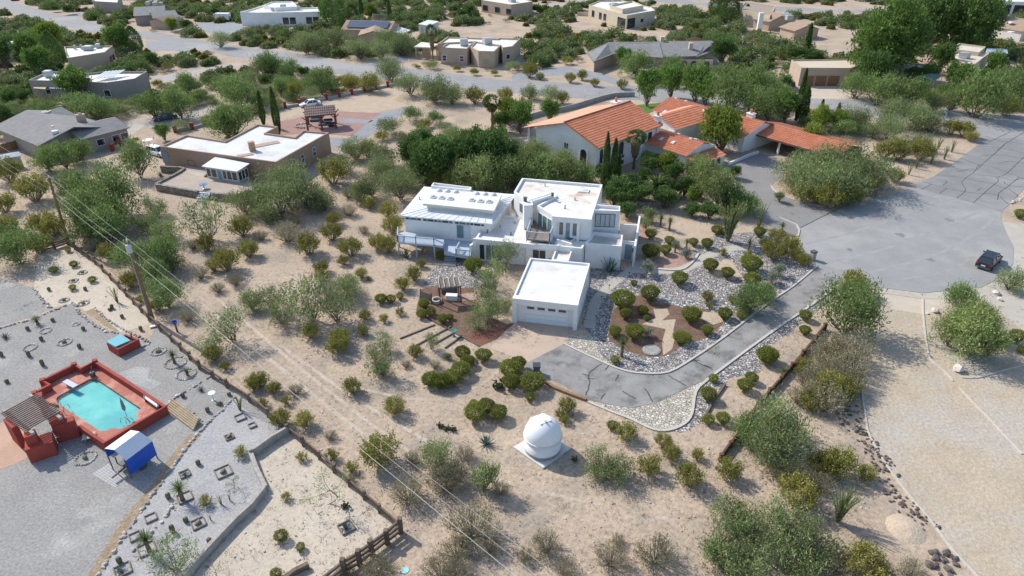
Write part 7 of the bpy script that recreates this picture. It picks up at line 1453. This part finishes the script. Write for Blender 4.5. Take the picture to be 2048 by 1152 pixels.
def label_plants():
    bins = {}
    for o, k, look, p, W, H in PLANTS:
        n, q = min(LM, key=lambda t: (t[1]-p).length); d = p-q
        up_, pp_ = (p.x/(p.y+1e-6)), (q.x/(q.y+1e-6)); rel = ('right of' if d.x > 0 else 'left of') if abs(d.x) > abs(d.y)*.8 else ('beyond' if d.y > 0 else 'in front of')
        sz = '' if k in ('cy','ag','yu','yuS','dp','fp','oc','ocS','pp','sap','dry','co') else ('tiny ' if W < 1 else 'small ' if W < 1.8 else 'medium ' if W < 3.4 else 'broad ' if W < 5.5 else 'very broad ')
        bins.setdefault((sz+look, rel, n), []).append((d.length, o))
    for (lk, rel, n), L in bins.items():
        L.sort(key=lambda t: t[0])
        for i, (d, o) in enumerate(L): o['label'] = (f'{lk} {rel} {n}' if len(L) == 1 else f'{lk} {rel} {n}, {ORD[i] if i < 25 else "farthest"} to it')
# ---------------- where the plants of the photograph stand ----------------
def many(kind, s, **k):
    for t in s.split(';'):
        a = [float(x) for x in t.split(',')]
        plant(kind, a[0], a[1], a[2], a[3] if len(a) > 3 else None, **k)
# open lot, left and centre
many('mg', '150,372,78;205,388,118;190,426,112;222,430,80;172,452,84;214,452,96;272,320,70,.9;90,318,60;125,312,70;160,302,60;28,495,88;270,512,78;320,505,84;305,545,64;330,590,74;500,602,52;340,525,58;12,470,50')
many('mq', '570,372,108;612,388,84;556,402,104;520,395,80;530,430,50;645,402,60;712,298,60;690,330,50;487,405,66;300,440,66;335,455,66;305,415,58;697,568,58;762,345,72;742,372,66;800,372,84;818,352,64;765,312,66;720,385,56;840,345,50')
many('sp', '410,440,96,.75;460,652,84,.8;620,600,118,.7;690,580,64;672,618,88;767,683,56;763,728,64,.8;1010,512,62,.9;988,552,66,.9;975,582,62,.8;980,612,66,.8;1015,612,38;975,625,66;955,642,52;862,683,36,1;745,705,40;560,628,62;540,600,74;425,690,58')
many('cr', '62,375,68;12,340,58;5,405,50;12,450,50;82,443,55;105,452,50;78,486,50;482,452,50;412,487,40;450,520,58;425,530,30;495,497,44;217,503,44;260,560,40;662,342,64;735,298,40;615,488,55;667,437,32;662,463,45;700,494,48;685,520,25;738,405,30;777,420,42;783,450,45;755,483,40;775,490,42;642,533,32;643,552,30;723,546,27;737,556,11;805,568,34;827,547,37;842,527,22;882,362,42')
many('gs', '540,430,26;573,463,60;697,385,30;385,488,30;185,487,40;727,460,22;697,420,34;375,630,40;660,580,46;590,440,30;470,560,34;435,575,30;400,545,34;520,470,30')
many('cr', '425,706,40;450,731,24;505,765,36;312,611,28;280,597,20;620,662,40;675,690,48;680,675,45;730,630,28;725,660,27;767,636,21;800,622,20;830,703,34;704,773,42;790,811,46;517,760,40;548,776,32;572,800,23;560,836,45;607,840,42;525,805,24;603,913,24;663,909,28;702,934,29;572,993,22;760,902,84;410,1001,28;481,903,28')
many('gs', '812,728,20;870,728,25;590,779,32;825,915,36;895,937,80;930,907,40;817,982,76;892,960,80;1000,977,42;945,1048,100;912,1098,60;980,1092,52;880,1140,80;915,1138,60;757,1138,76;690,1140,40;700,960,22;660,870,26')
many('mq', '880,905,82,.8;968,955,70,.9'); many('mg', '897,713,18;765,738,40')
many('rd', '862,760,40,.7;882,763,42,.7;904,756,42,.7;922,739,40,.7;935,722,30;925,706,33;967,711,33;1020,738,46,.7;1035,728,36;1064,765,52,.62;1022,764,38;950,826,50,.72;972,814,40;997,826,37;947,807,18;562,1072,30;601,1094,21;552,1148,26')
many('rd', '848,608,23;843,628,23;862,624,21;885,638,23;900,634,15;762,598,25;782,598,21;800,592,18;881,511,23;947,531,38;107,540,17;147,528,16;184,559,16;136,500,13;145,575,15')
# garden of the white house
many('rd', '1246,600,49;1300,587,40;1251,628,27;1286,621,24;1293,636,14;1383,630,40;1414,660,25;1450,628,31;1483,630,21;1230,663,28;1269,664,38;1364,676,38,.55;1230,720,20;1417,789,35;1490,771,34;1503,756,28;1427,757,21;1535,712,43;1060,794,23;1225,851,23;1417,839,26;1446,837,29;1301,503,38;1331,500,25;1387,484,20;1414,487,26;1339,481,21;1301,468,24;1421,531,34;1455,546,28;1359,557,35;1434,460,24;1446,462,17;1519,464,26;1502,528,43;1504,560,36;1268,566,15;1611,631,28;1610,661,24;1540,713,30;2040,428,24;2034,672,32;2044,700,20')
many('cr', '1134,810,40;1122,826,25;1130,839,24;1252,863,46;1416,592,26;1419,610,17;1466,598,22;1446,504,20;1532,486,26;1497,508,20;1555,470,36;1580,490,46;1550,500,48;1608,520,30;1595,508,30;1708,566,62;1610,727,34;1600,742,24;1299,930,52;1327,881,38;1342,906,40;1396,909,30;1380,951,62;1460,938,56;1680,926,72;1736,946,40;1595,985,82;1730,1126,92')
many('mg', '1507,598,76,.7;1530,585,46;1488,612,36'); many('sg', '1297,664,26;1295,536,34;1372,506,26;1352,488,18;1560,540,34;1545,556,30')
many('yu', '1322,440,22;1340,447,22;1351,494,17;1374,487,17;1499,489,20;1245,692,30,1.5;1181,508,24;1565,455,18'); many('ag', '1221,528,40,.8;811,504,28,.8;320,347,18;972,880,40;690,1052,30;369,947,22;240,1139,26;9,671,22;401,777,20')
many('oc', '1462,445,56;1685,1015,58'); many('ocS', '477,806,24;1821,338,16;1836,325,16;1866,315,18;1893,305,18;1907,292,16;1880,285,16;1522,430,34')
many('pp', '880,850,14,.6;892,854,16,.6;906,857,14,.6;997,768,26;690,1009,18;1150,917,14'); many('dry', '845,495,13'); many('sap', '465,967,26;655,985,52;1430,700,20')
many('yu', '359,982,38;292,1084,42;345,713,24'); many('yuS', '373,743,22;72,640,24;1567,740,26'); many('sp', '342,1115,108,.65')
many('ocS', '230,590,22;440,1000,16;420,1035,10;458,995,12')
# around the hacienda and behind the white tower
many('wl', '960,354,96;1048,338,90;1125,342,92;920,356,76;1072,308,66;1055,332,72;1095,345,82;1132,335,62;1416,352,84;1440,384,96;1170,345,50;925,348,60;1395,330,50')
many('mg', '1012,352,90;1085,348,84;1165,352,64;940,335,70;1035,308,60;870,350,60'); many('bt', '1000,325,70,.8;905,312,60,.8'); many('dk', '880,326,96;930,320,96;980,322,100;850,330,80;1012,318,70;825,310,72;845,292,62;975,305,92;912,318,84,.7;905,345,66;1100,285,52,.9;1248,378,72,.7;1275,392,62,.7;1330,398,60,.7;1225,372,50,.7;1300,330,60,.7;1350,345,56,.7;945,290,60;885,300,60,.8;1290,355,44,.8;1370,375,46,.8;1230,395,60,.6;1280,385,56,.6;1340,378,60,.6;1390,350,50,.7;1205,350,40;1470,345,36,.7;1150,310,40')
many('dk', '1420,424,54,.6;1385,420,44,.6;1460,418,40,.6;1255,420,50,.6'); many('mq', '1300,432,40;1292,448,30'); many('by', '1335,330,58,.8;1448,265,106,.75;1625,275,62,.8;1643,237,56;1678,242,46;1015,225,58;1390,392,40,1;1260,365,40,.7'); many('bt', '1297,178,58,1.15;1345,166,62;1395,170,72;1040,235,66;1100,225,46;1573,215,62;1247,118,40;1000,245,40;1415,185,60')
many('mg', '1465,186,96;1500,172,90;1515,206,72;1275,128,60;1345,134,52;1480,405,66;1455,392,60;1502,408,40;1540,215,70;1545,180,60')
many('mq', '1600,337,88,.6;1650,330,102,.6;1700,335,112,.6;1742,345,82,.6;1640,362,108,.6;1692,368,102,.6;1596,362,62,.6;1711,236,62;1786,226,72;1836,233,72;1781,259,66;1861,246,50;1836,283,50;1800,287,46;1560,395,30;1750,260,50')
many('cr', '1610,386,50;1660,393,60;1700,390,52;1793,350,36;1905,254,38;1930,258,38;1943,272,26;1800,300,50;1845,300,50;1770,300,40;1630,380,40;1735,372,40')
plant('dp', 1312, 392, 74, base=True, hgt=4.6); plant('fp', 1267, 338, 46, base=True, hgt=6.6, var=0, lab='fan palm with a thick dead-leaf skirt'); plant('fp', 985, 268, 46, base=True, hgt=7.4, var=1, lab='slender fan palm with bare trunk'); plant('fp', 866, 124, 26, base=True, hgt=9.5, var=0, lab='tall fan palm with a long dead-leaf skirt'); plant('fp', 1828, 60, 30, base=True, hgt=8.5, var=0)
plant('cy', 1208, 385, 15, base=True, hgt=HZ(1208,385,264)); plant('cy', 1224, 385, 17, base=True, hgt=HZ(1224,385,277)); plant('cy', 1234, 384, 12, base=True, hgt=HZ(1234,384,308))
for u, v, t, w in ((528,250,181,13),(558,270,174,15),(1592,242,137,15),(1602,246,170,20),(1609,119,46,14),(1642,222,198,8),(1672,240,205,9),(724,36,-8,9),(780,44,-5,9),(1492,36,8,14)): plant('cy', u, v, w, base=True, hgt=HZ(u,v,t))
for u, v, t, w in ((668,52,-30,52),(1432,40,-35,40),(1457,48,-10,42),(115,140,62,46),(273,108,52,34),(705,42,8,26),(685,66,35,28),(1820,172,133,44)): plant('co', u, v, w, base=True, hgt=HZ(u,v,t))
# right side
many('mg', '1698,622,116,.75;1700,590,60;1490,860,60'); many('mq', '1552,840,112,.75;1505,860,72;1560,882,120,.62;1540,905,80,.6;1470,1030,100;1450,1076,112;1512,1060,120;1500,1122,122;1575,1050,106;1620,1092,112;1580,1122,118;1190,926,72;1236,936,74;1440,1110,80;2026,560,66')
many('wl', '1946,668,130,.78;1905,665,86,.75;1985,688,90,.7;1950,640,90,.8'); many('mg', '1926,600,62,.9;1955,640,80,.7')
many('gs', '1670,690,72;1706,702,90;1648,706,60;1692,732,82;1640,742,60;1695,760,72;1620,762,60;1650,792,90;1600,792,50;1092,1087,62;1050,1111,40;1224,1115,66;1313,1106,82;1135,1140,56;1640,966,62;1610,950,50;1680,1126,70;1825,1142,60;1760,1140,60;1560,945,50;1235,1080,30'); many('cr', '1660,772,72;1700,770,50;1625,800,50;1690,790,40;1645,930,60')
# the neighbours' yards and the scrub along the upper road
many('by', '95,76,58;742,25,32;341,50,28;1440,-5,40;282,24,30'); many('bt', '55,98,60;75,125,54;232,80,52;148,172,74,.8;326,266,34;1916,160,60;1993,128,46;1778,84,150,.8;1855,150,46;1960,160,40'); many('dk', '5,108,62;10,240,56;1748,142,80,.8;1886,120,50,1.1;1873,42,112,.8;1948,50,112,.8;1910,18,84,.8;1850,14,72,.8;1980,30,60;417,356,18,.8;456,362,18,.8;1630,118,46,.7;1590,112,50,.7;1447,104,62,.8')
many('mg', '465,240,82;305,212,66;355,206,76;195,219,66;160,212,60;375,170,56;475,186,76;452,244,78;1716,172,62;1761,181,72;1828,188,76;1961,190,106;2025,172,72;540,130,60;580,140,50;640,165,60;560,175,46'); many('mq', '528,132,60;612,86,56;672,80,58;712,94,50;770,82,56;807,90,50;870,180,70;820,170,56;1100,190,46;1060,185,40;905,190,50;440,80,40;1906,202,56;1870,205,50;780,140,60;760,100,50;800,88,60;720,100,50'); many('cr', '2016,213,46;950,190,40;1010,188,34;1060,140,34;1125,195,30;650,150,40;700,165,40;740,165,44;590,180,40;1290,150,22;1140,155,24;1165,150,24;1190,165,20;1245,168,24;1080,152,18')
# ---------------- far scrub: fill what is left open, clear of roads, yards and houses ----------------
ROADS = [[tuple(p) for p in upper_street], lo2] + [C4(*a) for a in ((512,0,[(820,525),(900,500),(1090,445),(1240,435),(1210,490),(980,535)]),(1024,0,[(0,590),(420,525),(620,555),(790,610),(1000,690),(860,690),(700,640),(0,660)]),(0,0,[(500,130),(700,100),(560,160)]),(0,0,[(1560,185),(1960,190),(1950,270),(1750,300),(1600,240)]),(0,0,[(1160,330),(1330,330),(1560,400),(1500,430),(1180,430)]),(0,0,[(960,990),(1240,940),(1640,860),(1840,860),(1800,910),(1600,970),(1100,1030)]),(0,0,[(1200,620),(1500,570),(1900,500),(1960,525),(1500,630),(1280,680)]),
  (512,0,[(60,960),(350,850),(560,800),(1130,660),(1300,740),(1400,850),(1240,900),(1000,1050),(760,1180),(500,1200),(100,1180)]),(1536,0,[(100,640),(640,660),(920,830),(640,830),(330,800)]),(1024,0,[(150,55),(640,-10),(640,10),(400,55)]))]
ROADS += [[(1280,-12),(1400,-1),(1660,12),(1800,14),(1800,28),(1500,24),(1280,6)], [(1020,240),(1120,205),(1270,190),(1330,205),(1500,240),(1720,290),(1720,330),(1560,420),(1200,430),(1030,330)], [(300,290),(470,240),(680,250),(680,300),(560,350),(430,430),(300,420)], [(200,255),(260,235),(330,245),(340,300),(240,300)], [(830,215),(1000,170),(1260,190),(1150,215),(1050,240),(900,250)]]
CLEAR = [[(920,60),(1010,45),(1060,60),(1010,90),(930,85)],[(1120,50),(1180,45),(1240,70),(1330,60),(1320,75),(1180,70)],[(1620,60),(1720,60),(1710,110),(1630,110)],[(880,50),(930,55),(920,70),(880,65)]]
RW = [[(p.x,p.y) for p in GP(r)] for r in ROADS+CLEAR]
HULL = []
for o in list(COL.objects):
    if o.type == 'EMPTY' and o.get('category') in ('house','shed','canopy','carport','solar rack','lean-to'):
        P = []
        for c in o.children:
            if c.type == 'MESH' and ('wall' in c.name or 'roof' in c.name or 'wing' in c.name or 'canopy' in c.name or 'fabric' in c.name): P += [(v.co.x+WLOC[c.name].x, v.co.y+WLOC[c.name].y) for v in c.data.vertices]
        if not P: continue
        P = sorted(set((round(a,2),round(b,2)) for a,b in P)); h = []
        for pas in (P, P[::-1]):
            q = []
            for p in pas:
                while len(q) > 1 and (q[-1][0]-q[-2][0])*(p[1]-q[-2][1])-(q[-1][1]-q[-2][1])*(p[0]-q[-2][0]) <= 0: q.pop()
                q.append(p)
            h += q[:-1]
        HULL.append(h)
TAKEN = [(p.x, p.y, W/2) for _, _, _, p, W, _ in PLANTS]
GRID = {}
def gput(x, y, r): GRID.setdefault((int(x//8), int(y//8)), []).append((x, y, r))
for t in TAKEN: gput(*t)
def blocked(x, y, r, h):
    dep = CAM_H/math.hypot(x, y); oc = h/dep; d = math.hypot(x, y); ox, oy = x*(1+oc*.75/d), y*(1+oc*.75/d)
    pts = [(x,y)]+[(x+r*.8*math.cos(a), y+r*.8*math.sin(a)) for a in (0,1.57,3.14,4.71)]
    for k_, poly in enumerate(RW):
        if any(inside(a,b,poly) for a,b in pts+[(x+(ox-x)*.6,y+(oy-y)*.6)]+([(ox,oy)] if k_ == 0 else [])): return True
    for poly in HULL:
        if any(inside(a,b,poly) for a,b in pts+[(ox,oy)]+[(x+1.6*r*math.cos(a), y+1.6*r*math.sin(a)) for a in (.8,2.3,3.9,5.5)]): return True
    i, j = int(x//8), int(y//8)
    for a in (-1,0,1):
        for b in (-1,0,1):
            for X, Y_, R_ in GRID.get((i+a,j+b), ()):
                if (X-x)**2+(Y_-y)**2 < ((R_+r)*.50)**2: return True
    return False
FAR = []
rf = random.Random(21)
tries = 0
while tries < 60000 and len(FAR) < 3600:
    tries += 1
    u = rf.uniform(-150, 2200); v = -62+rf.random()**1.1*360
    if v > 292: continue
    p = G(u, v)
    if 1720 < u and v > 232: continue
    if 300 < u < 1020 and v > 225 and rf.random() < .75: continue
    if u < 330 and v > 230 and rf.random() < .3: continue
    kind = rf.choices(['mq','mg','cr','gs','dk'], [.36,.24,.24,.13,.03])[0]
    W = {'mq':rf.uniform(3.2,6.8),'mg':rf.uniform(3.2,6.6),'cr':rf.uniform(1.6,3.2),'gs':rf.uniform(1.6,3.4),'dk':rf.uniform(3,5)}[kind]; H = W*KIND[kind][4]*rf.uniform(.66,.92)
    if v < 130: k_ = rf.uniform(1.0,1.35); W *= k_; H *= k_*.85
    if blocked(p.x, p.y, W/2, H): continue
    gput(p.x, p.y, W/2); FAR.append((kind, u, v, W, H, p))
FAR.sort(key=lambda t: t[5].length)
cnt = {}
for o in PLANTS: cnt[KIND[o[1]][0]] = cnt.get(KIND[o[1]][0], 0)+1
rest = []
for t in FAR:
    kind, u, v, W, H, p = t; nm = KIND[kind][0]
    if cnt.get(nm, 0) >= 290 or not (-20 < u < 2068) or v < -6: rest.append(t); continue
    cnt[nm] = cnt.get(nm, 0)+1; plant(kind, u, v, W*ppm(v), None, True, False, 0, H)
label_plants()
# the scrub too far off to count, as one mass
lowres = {}
def lowmesh(m, W, H, n):
    R_ = W/2; d = unit(rs.normal(size=(n,3))); d[:,2] = np.abs(d[:,2]); lump = 1+.25*np.sin(d[:,:1]*4)*np.cos(d[:,1:2]*5); c = d*rs.uniform(.6,1,size=(n,1))*lump*np.array([[R_,R_,H]]); return c, d
by_m = {}
for kind, u, v, W, H, p in rest:
    m = {'mq':L_MQ,'mg':L_MG,'cr':L_CR,'gs':L_GS,'dk':L_DK}[kind]; n = int(300+110*W); c, d = lowmesh(m, W, H, n); by_m.setdefault(m.name, [m, [], []]); by_m[m.name][1].append(c+np.array([[p.x,p.y,0]])); by_m[m.name][2].append(d+rs.normal(size=(n,3))*.6)
V = []; 
me = None
allc = []; alld = []; mats = []; idx = []
for k, (m, c, d) in by_m.items(): c = np.vstack(c); allc.append(c); alld.append(np.vstack(d)); idx += [len(mats)]*len(c); mats.append(m)
if allc:
    c = np.vstack(allc); me = leaf_mesh('far_scrub', c, np.vstack(alld), .55, .3, mats[0])
    for m in mats[1:]: me.materials.append(m)
    me.polygons.foreach_set('material_index', np.array(idx, dtype=np.int32))
    o = bpy.data.objects.new('far_scrub', me); COL.objects.link(o); tag(o, 'distant green desert scrub along the top of the view', 'scrub', None, 'stuff')
print('plants', len(PLANTS), 'far', len(FAR), 'rest', len(rest), cnt)

# dry grass tufts, twigs and pebbles strewn over the open sand
LIT = [[(p.x,p.y) for p in GP(r)] for r in ([(a,b) for a,b in drive], lo2, C4(1024,576,[(770,380),(840,150),(1060,60),(1380,160),(1700,240),(1560,400),(1100,555)]), [(-400,770),(0,640),(150,600),(300,640),(577,866),(500,906),(531,985),(375,1160),(330,1400),(-700,1400)], C4(1536,576,[(890,0),(1240,90),(1450,90),(2060,340),(2400,500),(2700,2500),(900,2500),(760,960),(840,400)]), [(1027,515),(1180,515),(1160,660),(1027,650)], [(795,360),(1290,340),(1290,540),(795,520)])]
rl = random.Random(9); c = []; d = []; ln = []; wd = []; st_ = MB()
for i in range(9000):
    u, v = rl.uniform(-20,2070), 300+rl.random()**.8*880; p = G(u, v)
    if any(inside(p.x,p.y,q) for q in LIT) or any(inside(p.x,p.y,q) for q in RW): continue
    if rl.random() < .78:
        k = rl.randint(3,8); s = rl.uniform(.08,.26)
        for j in range(k): a = rl.uniform(0,6.28); c.append((p.x+rl.gauss(0,s), p.y+rl.gauss(0,s), rl.uniform(.02,.12))); d.append((math.cos(a),math.sin(a),rl.uniform(0,1.4))); ln.append(rl.uniform(.08,.30)); wd.append(rl.uniform(.02,.05))
    elif rl.random() < .6: st_.rock((p.x,p.y,.02), rl.uniform(.04,.12), rl)
for o, k, lk, p, W, H in PLANTS:
    if p.y > 130 or k in ('ag','yuS','pp','cy','fp','ocS'): continue
    for j in range(int(26*W+10)):
        a = rl.uniform(0,6.28); q = W*.56*math.sqrt(rl.random()); c.append((p.x+q*math.cos(a)+rl.gauss(0,.12), p.y+q*math.sin(a)+rl.gauss(0,.12), rl.uniform(.012,.05))); d.append((math.cos(a*3),math.sin(a*3),rl.uniform(0,.4))); ln.append(rl.uniform(.08,.26)); wd.append(rl.uniform(.03,.09))
me = leaf_mesh('dry_litter', np.array(c), np.array(d), np.array(ln), np.array(wd), leafmat('litter', (.20,.165,.11), (.30,.25,.17), .45))
o = bpy.data.objects.new('dry_grass', me); COL.objects.link(o); tag(o, 'dry grass tufts and twigs strewn over the sand', 'dry grass', None, 'stuff')
tag(st_.build('pebbles', ROCKM), 'scattered pebbles on the sand', 'pebbles', None, 'stuff')
